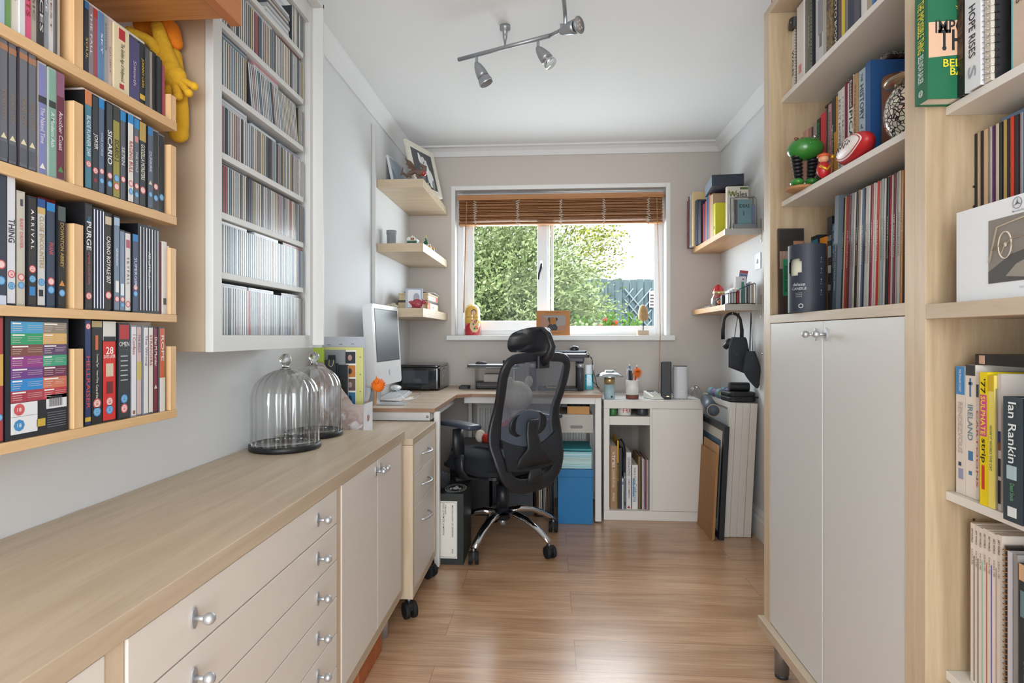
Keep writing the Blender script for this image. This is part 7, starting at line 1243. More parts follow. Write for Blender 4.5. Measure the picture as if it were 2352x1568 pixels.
def bag(px, y, ztop_, zbot, w0, w1, wb, label, strings, pointed=False, txt=None):
    q = Pt(px, 800, Y=y); x = q.x; BGM = M('#363b43', .85, name='charcoal_pouch_cloth', bump=.4, bs=60); t_ = thing('drawstring_bag', label, 'bag', (x, y, zbot)); n, m_ = 32, 16; b = MB(); V = []
    for j in range(m_+1):
        f = j/m_; z = ztop_-(ztop_-zbot)*f
        if pointed: w = w0+(w1-w0)*math.sin(min(1, f*1.7)*PI/2); w = w if f < .5 else w*(1-((f-.5)/.5)**1.6)+.006; th = .026*math.sin(PI*min(1, f*1.1+.12))+.004; xs_ = x+.032*f*f
        else: w = w0+(w1-w0)*min(1, f*2.6)**.6; th = .020*math.sin(PI*min(.97, f*.85+.1))+.003; xs_ = x
        for i in range(n): a = 2*PI*i/n; rp = 1+.12*math.sin(9*a)*max(0, 1-f*3.2); V.append((xs_+w*math.cos(a)*rp, y+th*math.sin(a)*rp*(1+.0), z-(.004*math.cos(a)*f if not pointed else 0)-(.018*f*math.cos(a) if not pointed else 0)))
    b.add(V, [(j*n+i, (j+1)*n+i, (j+1)*n+(i+1) % n, j*n+(i+1) % n) for j in range(m_) for i in range(n)]+[tuple(range(n)), tuple(m_*n+k for k in range(n-1, -1, -1))], BGM, True)
    if txt: b.text(txt, (x-.015, y-.0225, (ztop_+zbot)/2+.0), (1,0,0), (0,0,1), .014, '#4b5058')
    b.build('pouch', t_)
    b = MB(); 
    for s_ in strings: b.tube([(x+s_*w0*.9, y-.004, ztop_-.003), (x+s_*w0*.5, y-.002, (ztop_+hz)/2), (x+.0, y, hz-.004)], .0018, '#2a2422', 6)
    b.cyl((x, y, hz+.0005), (x, y, hz-.012), .003, CHROME, n=8); b.build('cord', t_)
bag(1697, 3.215, 1.075, .888, .034, .056, .056, 'square charcoal drawstring bag hanging nearer the window', (-.8, .3, .5), txt='LG')
bag(1725, 3.157, 1.0, .80, .02, .045, .01, 'pointed charcoal drawstring bag hanging beside the tall cabinet', (-.6, -.2, .4), True)
q = Pt(1752, 812, X=XR-.02); b = MB(); b.cyl((XR-.0005, q.y, q.z), (XR-.018, q.y, q.z), .004, CHROME, n=10); b.ell((XR-.02, q.y, q.z), .007, CHROME, 12, 8); b.build('wall_hook', label='small chrome knob hook on the wall beside the tall cabinet', cat='hook')
# ------------------------------------------------------------- tall cabinet: doors below, open shelves above
TX, TI, TZ0, TZ1 = .70, .735, .169, 2.132
ya = wy(1755.5, TX); yb_ = wy(1769, TX); yc = wy(2079, TX); yd = wy(2101.2, TX); TB = XR-.003
t_ = thing('tall_cabinet', 'tall pale maple cabinet with white doors and open bookshelves above', 'cabinet', (.9, (ya+yd)/2, 0))
INN = wood('maple_inside_shade_tone', '#b8a284', '#a08a6b', 'Z', .5)  # darker maple copy, the shade inside the cabinets is put into its colour
b = MB(); b.box((TX, yb_, TZ0), (TB, ya, TZ1-.0255), INN); b.box((TX-.0006, yb_-.0, TZ0), (TX, ya, TZ1-.0255), MAPLEZ)
for z in (1.24, 1.272, 1.56, 1.60, 1.9, 1.94): b.cyl((.775, yb_-.0003, z), (.775, yb_, z), .0028, '#4a3826', n=8)
b.build('side_panel', t_)
b = MB(); b.box((TX, yd, TZ0), (TB, yc, TZ1-.0255), INN); b.box((TX-.0006, yd, TZ0), (TX, yc, TZ1-.0255), MAPLEZ); b.build('side_panel', t_)
b = MB(); b.box((TX-.001, yd, TZ1-.025), (TB, ya+.001, TZ1), MAPLE); b.build('top_board', t_, bev=.001)
b = MB(); b.box((TX-.0006, yc+.0003, 1.121), (TB, yb_-.0003, 1.146), MAPLE); b.build('middle_board', t_, bev=.001)
b = MB(); b.box((TX-.02, yd, TZ0-.03), (TB, ya+.004, TZ0-.0005), MAPLE); b.build('bottom_board', t_, bev=.001)
b = MB(); b.box((TB-.008, yc+.0003, 1.1465), (TB-.001, yb_-.0003, TZ1-.026), INN); b.build('back_panel', t_)
for z in (1.49, 1.819): b = MB(); b.box((TI, yc+.0004, z), (TB-.009, yb_-.0004, z+.016), SHELFW); b.build('shelf', t_, bev=.0008)
ym = wy(1889, TX); DRM = M('#d0d0cd', .4, name='white_door_front')
for y0, y1, ky in ((ym+.0015, yb_-.001, wy(1878, TX)+.012), (yc+.001, ym-.0015, wy(1898, TX))):
    b = MB(); b.box((TX+.0004, y0, TZ0+.002), (TX+.02, y1, 1.1195), DRM); d = b.build('door', t_, bev=.0015); b = MB(); knob(b, (TX+.0002, min(max(ky, y0+.012), y1-.012), 1.085), (-1, 0, 0)); b.build('knob', d, label='brushed steel ball knob')
for x, y in ((.735, ya-.05), (.735, yd+.05), (1.08, ya-.05), (1.08, yd+.05)):
    b = MB(); b.cyl((x, y, .012), (x, y, TZ0-.0305), .0225, M('#8f8c88', .4, .7, name='grey_steel_leg'), n=24); b.cyl((x, y, .0005), (x, y, .0118), .02, DGREY, n=24); b.build('leg', t_)
# ------------------------------------------------------------- neighbouring open bookcase, nearer the camera
ye = wy(2126.5, TX); yf = .33; t_ = thing('bookcase', 'pale maple open bookcase nearest the camera beside the tall cabinet', 'bookcase', (.9, (ye+yf)/2, 0)); ye2 = yd-.0006
b = MB(); b.box((TX, ye, TZ0), (TB, ye2, TZ1), INN); b.box((TX-.0006, ye, TZ0), (TX, ye2, TZ1), MAPLEZ)
for z in (1.32, 1.357, 1.228, 1.19, .93, .965, .70, .74, .53, .56, .99): b.cyl((.785, ye-.0003, z), (.785, ye, z), .0026, '#4a3826', n=8)
b.build('side_panel', t_)
b = MB(); b.box((TX, yf, TZ0), (TB, yf+.02, TZ1), MAPLEZ); b.build('side_panel', t_)
b = MB(); b.box((TB-.008, yf+.021, TZ0), (TB-.001, ye-.0004, TZ1), INN); b.build('back_panel', t_)
b = MB(); b.box((TX-.0006, yf+.0205, 1.112), (TB-.009, ye-.0004, 1.139), MAPLE); b.build('fixed_shelf', t_, bev=.001)
b = MB(); b.box((TX-.0006, yf+.0205, TZ0), (TB-.009, ye-.0004, TZ0+.025), MAPLE); b.build('fixed_shelf', t_, bev=.001)
for z in (1.490, .777, .444): b = MB(); b.box((TI, yf+.0205, z), (TB-.009, ye-.0004, z+.0155), SHELFW); b.build('shelf', t_, bev=.0008)
for y in (ye-.04, yf+.05):
    for x in (.735, 1.08): b = MB(); b.cyl((x, y, .0005), (x, y, TZ0-.0005), .0225, M('#8f8c88', .4, .7), n=24); b.build('leg', t_)
# ------------------------------------------------------------- contents of the tall cabinet
def wrow(items, X, z0, depth, where, group=None, lean=0, rough=.5):
    n = len(items)
    for i, it in enumerate(items):
        y1, y0 = wy(it[0], X), wy(it[1], X); off = .0015*((i*5) % 3); w = y1-y0-.0007
        place(it[3], (X+off, y1-.0003, z0), 'W', w, it[2], min(depth, TB-.012-X)-off, it[4], it[6] if len(it) > 6 else (), f"{it[5]}, {where}" if where else it[5], group, rough, it[7] if len(it) > 7 else None, lean)
K = "tall cabinet's top shelf"
wrow([(1803, 1815, .187, 'book', '#3f7433', 'green book with yellow bands', (('B','#b5b03a',.05,.2), ('B','#b5b03a',.68,.82))), (1816, 1823, .205, 'book', '#d5cfc0', 'slim white book with black lettering', (('T','WALES','#26262a',.3,.7,.5),)), (1824, 1829, .215, 'spiral', '#2c3f73', 'slim blue spiral notebook', ()), (1830, 1846, .255, 'box', '#dcd8d2', 'thick white slipcase', (('P','#c98a84',.72,.82,.3,.7),)), (1847, 1853, .25, 'box', '#77746c', 'grey card slipcase', ()),
      (1854, 1860, .235, 'book', '#5c6b5b', 'grey-green book', (('T','CAMERA','#a9b5a4',.2,.6,.5),)), (1861, 1867, .24, 'book', '#23262c', 'black book with silver flecked spine', (('T','ooooooooooo','#b5b5b0',.02,.98,.35),)), (1871, 1889, .25, 'book', '#c3c2c4', 'thick pale grey book with photo spine', (('P','#8c8a90',.2,.6,.3,.95), ('P','#6c6a70',.6,.75,.5,.8))), (1890, 1897, .25, 'book', '#aaa59c', 'silver textured book', ()), (1898, 1912, .25, 'book', mottled('gold_brown_cover', '#3c2f1c', '#8c7444', 40, .4), 'gold and brown mottled book', ()),
      (1913, 1922, .245, 'book', '#20242c', 'black book with white lettering', (('T','THE PHOTO BOOK','#d5d5d8',.1,.9,.6),)), (1924, 1932, .24, 'book', '#5a3f48', 'plum brown book', ()), (1933, 1937, .235, 'book', '#d0b834', 'thin yellow book', ()), (1938, 1945, .24, 'book', '#7b7870', 'grey-beige patterned book', ()), (1947, 1961, .24, 'book', '#25314a', 'navy book', (('B','#1a2238',.3,.34),)), (1962, 1974, .24, 'book', '#4a4c58', 'slate grey book', ()), (1975, 1989, .24, 'book', '#dad8d2', 'white book with black sketch', (('P','#55565a',.5,.64,.4,.8),)),
      (1990, 2002, .24, 'book', '#a79a86', 'beige book', ()), (2003, 2009, .235, 'book', '#2f74a8', 'bright blue book', ()), (2010, 2022, .23, 'book', '#b5737a', 'dusty pink book', ()), (2023, 2040, .23, 'book', '#6a6f74', 'thick grey book', ()), (2041, 2060, .235, 'book', '#c9c4b8', 'thick cream book', ()), (2061, 2074, .22, 'book', '#3f4a3f', 'dark olive book', ())], .762, 1.8355, .22, "on the tall cabinet's top shelf", 'books on the top shelf of the tall cabinet')
y1 = yb_-.004; T = XF((.85, yb_-.024, 2.042), 0, math.radians(8)); b = MB(T); b.rbox((-.10, -.018, 0), (.1, .018, .03), .012, M('#23262c', .35, name='black_moulded_case'), n=5); [b.cyl((-.1008, y_, .015), (-.1, y_, .015), .003, CHROME, n=8) for y_ in (-.01, .01)]; b.build('black_case', bev=.004, label='black moulded case resting on the green book at tall cabinet top', cat='case')
b = MB(); q = Pt(1766, 8, Y=ya-.02); b.box((.72, ya-.14, TZ1+.0005), (.90, ya-.006, TZ1+.10), '#b02a34'); b.box((.7192, ya-.13, TZ1+.008), (.72, ya-.016, TZ1+.095), '#d8cfc8'); b.build('red_box', label='red and white box standing on top of the tall cabinet', cat='box', bev=.001)
# second shelf
wrow([(1845, 1853, 0.217, 'book', '#b98f84', 'thick pinkish beige book', ()), (1854, 1862, 0.217, 'book', '#a0766c', 'dusty rose book', ()), (1863, 1867, 0.212, 'book', '#26262a', 'thin black book with white lettering', (('T','DRAWING','#cfcfcf',.4,.9,.5),)), (1868, 1873, 0.217, 'book', '#8c8880', 'thin grey book', ()), (1874, 1882, 0.223, 'book', '#1d2220', 'black book with green lettering', (('T','SOUTH','#3a9a50',.05,.35,.5), ('P','#9c2a30',.5,.62,.2,.8))), (1884, 1896, 0.228, 'book', '#c8242f', 'bright red book', ()), (1897, 1899.5, 0.233, 'book', '#3c3f3c', 'very thin dark book', ()),
      (1900, 1908, 0.239, 'book', '#b88a90', 'pink book with small lettering', (('T','DEFINITIVE GUIDE','#6c4248',.1,.7,.4), ('P','#26262a',.74,.9,0.1,.9))), (1909, 1914, 0.244, 'book', '#1f2226', 'black book with white title', (('T','Figure Reference Manual','#d8d8d0',.3,.92,.6),)), (1915, 1921, 0.244, 'book', '#b3843a', 'ochre and black book', (('B','#24221f',0,.4),)), (1922, 1931, 0.254, 'book', '#d2cfca', 'pale grey book with thin tall capitals', (('T','KELLY HOPPEN STYLE','#7c7a78',.1,.92,.5),)), (1932, 1939, 0.254, 'book', '#d8d5d0', 'white book with sketched spine', (('T','HOFMANN','#b0aca4',.1,.7,.5),)),
      (1940, 1943.5, 0.260, 'book', '#6f1f38', 'thin maroon book', ()), (1944, 1948, 0.254, 'book', '#dad6d0', 'thin white book', ()), (1949, 1958.5, 0.265, 'book', '#e0ddd8', 'white book with heavy black capitals', (('B','#4a1f2c',0,.32), ('T','Essential','#d8c8c8',.04,.3,.5), ('T','PICASSO','#1b1b1e',.34,.86,.85))), (1960, 1968.5, 0.260, 'book', '#b3926a', 'tan book with red lettering', (('T','Shepherd','#8a4a34',.1,.6,.5),)), (1970, 1985, 0.260, 'book', '#a8bcc8', 'pale blue book with dark serif title', (('T','THE','#33485a',.04,.12,.3), ('T','HISTORY','#2c4054',.15,.5,.6), ('T','of the','#3c5064',.54,.68,.4), ('T','MODERN','#2c4054',.72,.98,.6))), (1986, 1998, 0.265, 'book', '#2b5a96', 'thick royal blue book', ())],
     .80, 1.5065, .2, "on the tall cabinet's second shelf", 'books on the second shelf of the tall cabinet')
y0_, y1_ = 1.46, 1.80
for k, (dz, cl, nm, m_) in enumerate(((0, None, 'dark patterned magazine with red corner, lower of two lying on upright books', mottled('dark_printed_cover', '#1d1d20', '#6b5a52', 30, .35, '#3a2226')), (.0085, None, 'silvery flecked magazine, upper of two lying on the upright books', mottled('silver_fleck_cover', '#2b2e30', '#a9aaa4', 50, .25, '#5d5f5c', 4)))):
    b = MB(XF(((.79+TB-.02)/2-.0, (y0_+y1_)/2+.0, 1.5065+.2675+dz))); b.box((-.11+.004*k, -.15, 0), (.12, .17-.03*k, .0078), m_); b.build('magazine', label=nm, cat='magazine', bev=.0008)
# green ornament with ribbed black legs
GRN = M('#2f7a2c', .3, name='glossy_green_ceramic', coat=.4); SZ2 = 1.5065; gy = 1.719; qx = Pt(1848, 400, Y=gy).x
t_ = thing('ceramic_figure', 'green capped ornament on ribbed black legs standing on a tan disc', 'ornament', (qx, gy, SZ2)); dz = lambda py: Pt(1848, py, Y=gy).z
zc_ = dz(346)-SZ2; b = MB(); b.lathe([(.04, 0), (.042, .004), (.04, .008), (.0001, .008)], (qx-.01, gy, SZ2), CARD, 28); b.build('base', t_)
b = MB()
for s_ in (-1, 1): b.ell((qx+s_*.02-.006, gy-.01, SZ2+.02), (.018, .024, .012), GRN, 16, 10)
b.build('shoes', t_)
for s_ in (-1, 1):
    b = MB(); h = zc_-.03
    for k in range(8): b.ell((qx+s_*(.017+.001*k), gy, SZ2+.032+k*h/8), (.0125+.0007*k, .0125+.0007*k, h/13), BLK, 16, 8)
    b.build('ribbed_leg', t_)
b = MB(); b.ell((qx+.002, gy, SZ2+zc_+.004), (.05, .044, .032), GRN, 28, 16); b.tube([(qx-.002, gy-.044, SZ2+zc_+.006), (qx-.002, gy-.03, SZ2+zc_+.028), (qx-.002, gy, SZ2+zc_+.037), (qx-.002, gy+.03, SZ2+zc_+.028)], .0022, GRN, 6); b.ell((qx+.02, gy-.02, SZ2+zc_+.034), .005, CHROME, 10, 8); b.build('cap', t_)
b = MB()
for k in range(9): b.ell((qx-.03+.006*k, gy-.012+.005*(k % 3), SZ2+zc_+.031), .005, ('#7a4a34', '#4a3a6c', '#8c6a3c')[k % 3], 8, 6)
b.build('decoration', t_, label='brown and violet beaded patch')
qx = Pt(1892, 390, Y=1.59).x; t_ = thing('lucky_figurine', 'small red and gold figurine between the green ornament and rugby ball', 'figurine', (qx, 1.59, SZ2)); b = MB(); b.ell((qx, 1.59, SZ2+.022), (.018, .016, .022), M('#b3202a', .3), 16, 12); b.tube([(qx-.016, 1.578, SZ2+.03), (qx, 1.572, SZ2+.018), (qx+.014, 1.578, SZ2+.032)], .004, M('#d8a032', .3, .5), 8); b.build('body', t_)
b = MB(); b.ell((qx, 1.59, SZ2+.052), (.013, .013, .012), '#d9a07a', 14, 10); b.lathe([(.017, 0), (.015, .006), (.006, .01), (.0001, .012)], (qx, 1.59, SZ2+.056), M('#c9572c', .4), 16); b.build('head', t_)
b = MB(); b.cyl((qx+.016, 1.585, SZ2), (qx+.019, 1.582, SZ2+.05), .004, '#8c5a30', n=8); b.ell((qx+.019, 1.582, SZ2+.054), .006, M('#d8a032', .3, .5), 10, 8); b.build('staff', t_)
# rugby ball
cc = Vector((.75, 1.455, SZ2)); cy_ = 1.455; t_ = thing('rugby_ball', 'small red and white signed rugby ball on the second shelf', 'ball', (cc.x, cy_, SZ2))
cc = Vector((.75, 1.455, SZ2+.034)); R2 = Matrix.Rotation(math.radians(82), 4, 'Z')
b = MB(); b.ell(cc, (.085, .033, .033), M('#b8242c', .35), 36, 20, R=R2); b.build('shell', t_)
def onb(u, v, k=1.012):
    x = .085*math.sin(u); rr = math.cos(u); p = Vector((x, .033*rr*math.cos(v), .033*rr*math.sin(v)))*k; return cc+(R2 @ p)
b = MB(); n = 30; V = [onb(0, .0)]; c0 = (-.15, .1)
for ring_ in (1, 2, 3, 4):
    for k in range(n): a = 2*PI*k/n; V.append(onb(c0[0]+1.0*ring_/4*math.cos(a), c0[1]+.95*ring_/4*math.sin(a)))
V[0] = onb(*c0); Fc = [(0, 1+k, 1+(k+1) % n) for k in range(n)]+[(1+(r_-1)*n+k, 1+r_*n+k, 1+r_*n+(k+1) % n, 1+(r_-1)*n+(k+1) % n) for r_ in (1, 2, 3) for k in range(n)]; b.add(V, Fc, M('#e4ddd8', .4), True); b.build('white_panel', t_)
b = MB(); P_ = [onb(-.55+1.1*i/26, .12+.16*math.sin(i*1.4)+.05*math.sin(i*.7), 1.02) for i in range(27)]; b.tube(P_, .0008, '#2a2628', 5); P_ = [onb(-.4+.8*i/16, .42+.07*math.sin(i*2.0), 1.02) for i in range(17)]; b.tube(P_, .0006, '#2a2628', 5)
b.tube([onb(c0[0]+.88*math.cos(a), c0[1]+.8*math.sin(a), 1.018) for a in [2*PI*k/40 for k in range(41)]], .0011, '#b8242c', 5); b.build('signature', t_)
# mosaic vase, bark roll, sticks
vy = 1.306; vx = .80; t_ = thing('mosaic_vase', 'round mirror-mosaic vase with a metal rim on the second shelf', 'vase', (vx, vy, SZ2)); MZ = bpy.data.materials.new('mirror_mosaic'); MZ.use_nodes = True; nt = MZ.node_tree; bs = nt.nodes['Principled BSDF']; tc = nt.nodes.new('ShaderNodeTexCoord'); vo = nt.nodes.new('ShaderNodeTexVoronoi'); vo.feature = 'DISTANCE_TO_EDGE'; vo.inputs['Scale'].default_value = 105; nt.links.new(tc.outputs['Object'], vo.inputs['Vector'])
cr = nt.nodes.new('ShaderNodeValToRGB'); cr.color_ramp.elements[0].position = .06; cr.color_ramp.elements[1].position = .12; cr.color_ramp.elements[0].color = (*lin('#2e2824'), 1); cr.color_ramp.elements[1].color = (*lin('#d8d3c8'), 1); nt.links.new(vo.outputs['Distance'], cr.inputs[0]); v2 = nt.nodes.new('ShaderNodeTexVoronoi'); v2.inputs['Scale'].default_value = 105; nt.links.new(tc.outputs['Object'], v2.inputs['Vector'])
mx = nt.nodes.new('ShaderNodeMix'); mx.data_type = 'RGBA'; mx.blend_type = 'MULTIPLY'; mx.inputs[0].default_value = .55; hs = nt.nodes.new('ShaderNodeHueSaturation'); hs.inputs['Saturation'].default_value = .25; hs.inputs['Value'].default_value = 1.3; nt.links.new(v2.outputs['Color'], hs.inputs['Color']); nt.links.new(cr.outputs[0], mx.inputs[6]); nt.links.new(hs.outputs[0], mx.inputs[7]); nt.links.new(mx.outputs[2], bs.inputs['Base Color']); bs.inputs['Roughness'].default_value = .2; bs.inputs['Metallic'].default_value = .4
b = MB(); b.lathe([(.03, 0), (.042, .01), (.056, .035), (.06, .065), (.055, .095), (.044, .115), (.036, .122)], (vx, vy, SZ2), MZ, 40); b.build('body', t_); b = MB(); b.lathe([(.036, 0), (.056, .008), (.06, .014), (.056, .017), (.034, .010), (.032, 0)], (vx, vy, SZ2+.1222), M('#a89a84', .25, .8, name='aged_silver_rim'), 40); b.build('rim', t_)
vy2 = 1.435; b = MB(); b.lathe([(.024, 0), (.026, .05), (.025, .12), (.026, .19), (.024, .2), (.0001, .196)], (.83, vy2, SZ2), M('#6a4433', .9, name='brown_bark', bump=1, bs=60, noise=.2, ns=40), 20); b.build('bark_roll', label='upright brown bark roll behind the mosaic vase', cat='ornament')
for k, (x, y) in enumerate(((.865, 1.468), (.879, 1.466), (.868, 1.452), (.882, 1.45))): b = MB(); b.tube([(x, y, SZ2), (x-.001, y, SZ2+.12), (x+.001, y-.001, SZ2+.225-.012*k)], .0055, M('#b58a5c', .8, name='dry_reed'), 7); b.build('dry_reed', label=f'dry tan reed, {ordn(k+1)} of four from the shelf front behind mosaic vase', cat='reed', group='dry reeds standing behind the mosaic vase')
# third shelf: poster book, candle carton, books, records
Z3 = 1.1465; T0 = 'S'; py0 = yb_-.012
b = MB(XF((.715, py0-.004, Z3), 0, -.02)); wP = Pt(1866, 650, Y=py0).x-Pt(1786, 650, Y=py0).x; x0_ = Pt(1786, 650, Y=py0).x-.715; b.box((x0_, -.008, 0), (x0_+.078, 0, .272), '#3c302a'); b.box((x0_+.003, -.0088, .20), (x0_+.076, -.0082, .268), '#221d1a'); b.box((x0_+.003, -.0088, .145), (x0_+.045, -.0082, .235), '#8d7766'); b.box((x0_+.045, -.0089, .155), (x0_+.076, -.0082, .232), '#a07050'); b.box((x0_+.012, -.0092, .06), (x0_+.048, -.0086, .175), '#27835a')
b.text('LAUREL & HARDY', (x0_+.038, -.0096, .118), (0,0,-1), (1,0,0), .009, '#1c1a18', wmax=.105); b.text('POSTER BOOK', (x0_+.021, -.0096, .112), (0,0,-1), (1,0,0), .009, '#1c1a18', wmax=.09); b.build('poster_book', label='dark brown poster book with green label against the cabinet side', cat='book', bev=.001)
cy_ = 1.668; c_ = Pt(1851, 640, Y=cy_-.02); cxx = c_.x+.012; t_ = thing('candle_carton', 'dark navy cylindrical candle carton with a cut-out window', 'carton', (cxx, cy_, Z3)); NVY = M('#2a303c', .55, name='dark_navy_card'); R_ = .049; H_ = .19
b = MB(); n = 56; V = []; Fc = []; m_ = 24
def inwin(a, z): return ((a-(-2.72))/.5)**2+((z-.128)/.026)**2 < 1
for j in range(m_+1):
    for k in range(n): a = 2*PI*k/n; V.append((cxx+R_*math.cos(a), cy_+R_*math.sin(a), Z3+H_*j/m_))
for j in range(m_):
    for k in range(n):
        a = 2*PI*(k+.5)/n; a = a-2*PI if a > PI else a
        if not inwin(a, H_*(j+.5)/m_): Fc.append((j*n+k, j*n+(k+1) % n, (j+1)*n+(k+1) % n, (j+1)*n+k))
Fc += [tuple(m_*n+k for k in range(n))]; b.add(V, Fc, NVY, False)
def wrap(b, s, a0, z, h, col):
    V, Fx, tw, th = text_mesh(s); sc_ = h/th; b.add([(cxx+(R_+.0006)*math.cos(a0+(x-tw/2)*sc_/R_), cy_+(R_+.0006)*math.sin(a0+(x-tw/2)*sc_/R_), Z3+z+(y-th/2)*sc_) for x, y in V], Fx, col)
LT = '#b5b9bf'; wrap(b, 'deluxe', -2.42, .078, .009, LT); wrap(b, 'CANDLE', -2.42, .066, .0075, LT)
for k in range(3): wrap(b, 'scented candle', -2.42, .054-.005*k, .0022, LT)
for z in (.15, .12, .09, .06): wrap(b, 'o', -1.2, z, .004, LT); wrap(b, 'I', -1.2, z-.006, .004, LT); wrap(b, 'burn', -1.2, z-.012, .0022, LT)
wrap(b, 'O', -2.3, .018, .013, LT); b.build('sleeve', t_)
b = MB(); b.lathe([(.04, .001), (.042, .01), (.042, .17), (.0001, .17)], (cxx, cy_, Z3), M('#d8d6c0', .25, name='cream_candle_glass'), 32); b.build('candle', t_)
wrow([(1863, 1879, .245, 'book', '#1c2026', 'black book with blue photograph on the spine', (('P','#2f7890',.05,.2,.05,.95), ('P','#c9d5d5',.2,.42,.15,.85), ('P','#26282c',.25,.38,.25,.6), ('T','Black','#e4e4e0',.55,.85,.55))), (1881, 1897, .232, 'book', '#e08a1e', 'bright orange book with grey lettering', (('T','Photo Projects','#6a6a78',.2,.7,.35), ('P','#d8cdb8',.3,.44,.55,.8))), (1899, 1910, .285, 'book', '#24272c', 'black book with film-strip pictures', (('H','BLUES','#c9c9c4',.22,.5), ('P','#8fa3a8',.3,.42,.2,.8), ('P','#b5b9b5',.5,.58,.2,.8), ('P','#8c8c88',.7,.76,.2,.8))), (1912, 1919, .26, 'book', '#1f5a8a', 'dark blue book with white swirls', (('T','SSSSSS','#9cc4dc',.02,.5,.7),))],
     .822, Z3, .2, "third shelf of the tall cabinet", 'books on the third shelf of the tall cabinet')
LX = .80; yL = wy(1921, LX); cur = yL; place('file', (LX-.012, cur, Z3+.0022), 'W', .021, .318, .28, '#5d6a74', (('T','THE JEAN KETTLING MINES','#d3d8da',.42,.82,.35),), 'slate grey record box set leaning beside the books, third shelf', None, lean=.058); cur -= .0215+.0012
LPC = [('#26262a','black'),('#c9b88c','cream'),('#1f2226','glossy black'),('#a8343c','crimson'),('#6a4630','brown'),('#b9b4ac','pale grey'),('#6c1f30','dark maroon'),('#8b8d95','mid-grey'),('#a5a3a4','silver'),('#c9c2b5','buff'),('#26221f','brown-black'),('#d68c2a','orange'),('#3a3634','charcoal'),('#b5ad9e','stone'),('#2a3038','blue-black'),('#d8d4cc','white'),('#4f6a8c','blue'),('#dcd8cf','ivory'),('#33312e','dark'),('#bfc4c8','pale blue-grey'),('#cfae3a','mustard'),('#d9d6d0','off-white'),('#5a4230','dark brown'),('#8a8478','grey-brown'),('#a33a5a','magenta'),('#e0ddd6','bright ivory'),('#3a4444','dark teal-grey'),('#d5cdbf','light buff'),('#c0283a','red'),('#2c4a38','dark green'),('#b89a6a','tan'),('#9fb0b8','ice blue'),('#3b2f2c','umber'),('#d3cfc8','light grey')]
yend = yc+.028; k = 0; i = 0; ws = [.0052, .0038, .0062, .005, .0075, .0045, .0042, .0095, .006, .0052, .0032, .0048]
while cur-.012 > yend and k < 60:
    w = ws[k % 12]; col, nm = LPC[k % len(LPC)]; 
    if k == 7: w = .0125
    h = .312-(.003 if k % 3 == 0 else 0)
    ft = (('T', ('STEREO RECORDS', 'THE COLLECTION', 'LIVE IN CONCERT')[k % 3], '#e0ddd4' if k % 2 == 0 else '#77736c', .3, .62, .5),) if w > .005 else ()
    place('lp', (LX+.0015*(k % 3), cur, Z3+.0008), 'W', w, h, .29, M(col, .45), ft, f"{nm} record sleeve, {ordn(k+1)} after the slate box on the third shelf", 'record sleeves on the third shelf of the tall cabinet', lean=.058*(1-.45*k/34)); cur -= w+.0004; k += 1
b = MB(XF((.92, yc+.055, Z3+.3225), .0, -.0)); b.rbox((-.115, -.04, 0), (.12, .085, .012), .004, M('#7d93a8', .4)); b.build('blue_folder', label='blue-grey box lying on the record sleeves, third shelf', cat='box', bev=.001)
b = MB(XF((.93, yc+.05, Z3+.335))); b.box((-.10, -.035, 0), (.11, .06, .007), M('#9a9fa4', .4)); b.text('Digital', (-.101, .0, .0035), (0,-1,0), (0,0,1), .0045, '#2c2e30', wmax=.05); b.build('silver_case', label='thin silver case topmost on the record sleeves, third shelf', cat='case')
# under the tall cabinet
b = MB(); b.rbox((.80, 1.62, .0005), (1.02, 1.86, .035), .02, M('#2a2f36', .5)); b.rbox((.7985, 1.66, .012), (.7999, 1.82, .026), .003, '#a9b0b6', axis=0); b.build('games_console', label='dark flat box with grey markings on the floor under tall cabinet', cat='box', bev=.003)
# ------------------------------------------------------------- contents of the near bookcase
ZB1 = 1.5065
def cover(px0, px1, X, Z, h, depth, col, label, spine=(), cov=None, kind='book', name=None):
    y1, y0 = wy(px0, X), wy(px1, X); R, N = FACE['W']; T = basis((X, y1, Z), R, (0,0,1), N); w = y1-y0; b = spine_mb(T, w, h, depth, col, spine, kind)
    if cov: cov(b, w, depth, h)      # near face: local x = w, along local y
    return b.build(name or 'book', label=label, cat='book' if kind != 'spiral' else 'notebook')
def cv1(b, w, d, h):
    o = w+.0006
    b.add([(o, .001, h*.36), (o, d, h*.41), (o, d, h*.72), (o, d*.6, h*.735), (o, d*.35, h*.68), (o, .001, h*.67)], [(0, 1, 2, 3, 4, 5)], '#cfa98c')
    def tx(s, yy, z, hh, col, wm=.2): b.text(s, (o+.0006, yy, z), (0,1,0), (0,0,1), hh, col, wmax=wm)
    tx('IMPOSSIBLE', .07, h*.63, .024, '#1f2326', .115); tx('THING', .072, h*.51, .038, '#1f2326', .11); tx('BELINDA', .065, h*.31, .014, '#d9c832', .09); tx('BAUER', .067, h*.235, .014, '#d9c832', .07); tx("SHE'LL RISK", .07, h*.83, .006, '#c9c832'); tx('TO STEAL IT', .07, h*.79, .006, '#c9c832'); tx('HE MOST WANTED', .07, h*.92, .005, '#cfe0cf')
    b.ell((o, .028, h*.44), (.0004, .004, .004), '#1f2326', 10, 6)
cover(2101.5, 2131, .679, ZB1, .205, .135, '#186243', 'green paperback with torn-paper cover overhanging the near bookcase shelf', (('T','THE IMPOSSIBLE THING','#d9d23a',.1,.56,.5), ('T','BELINDA BAUER','#c9d8cf',.58,.83,.42), ('H','@','#d8e4dc',.92,.35)), cv1)
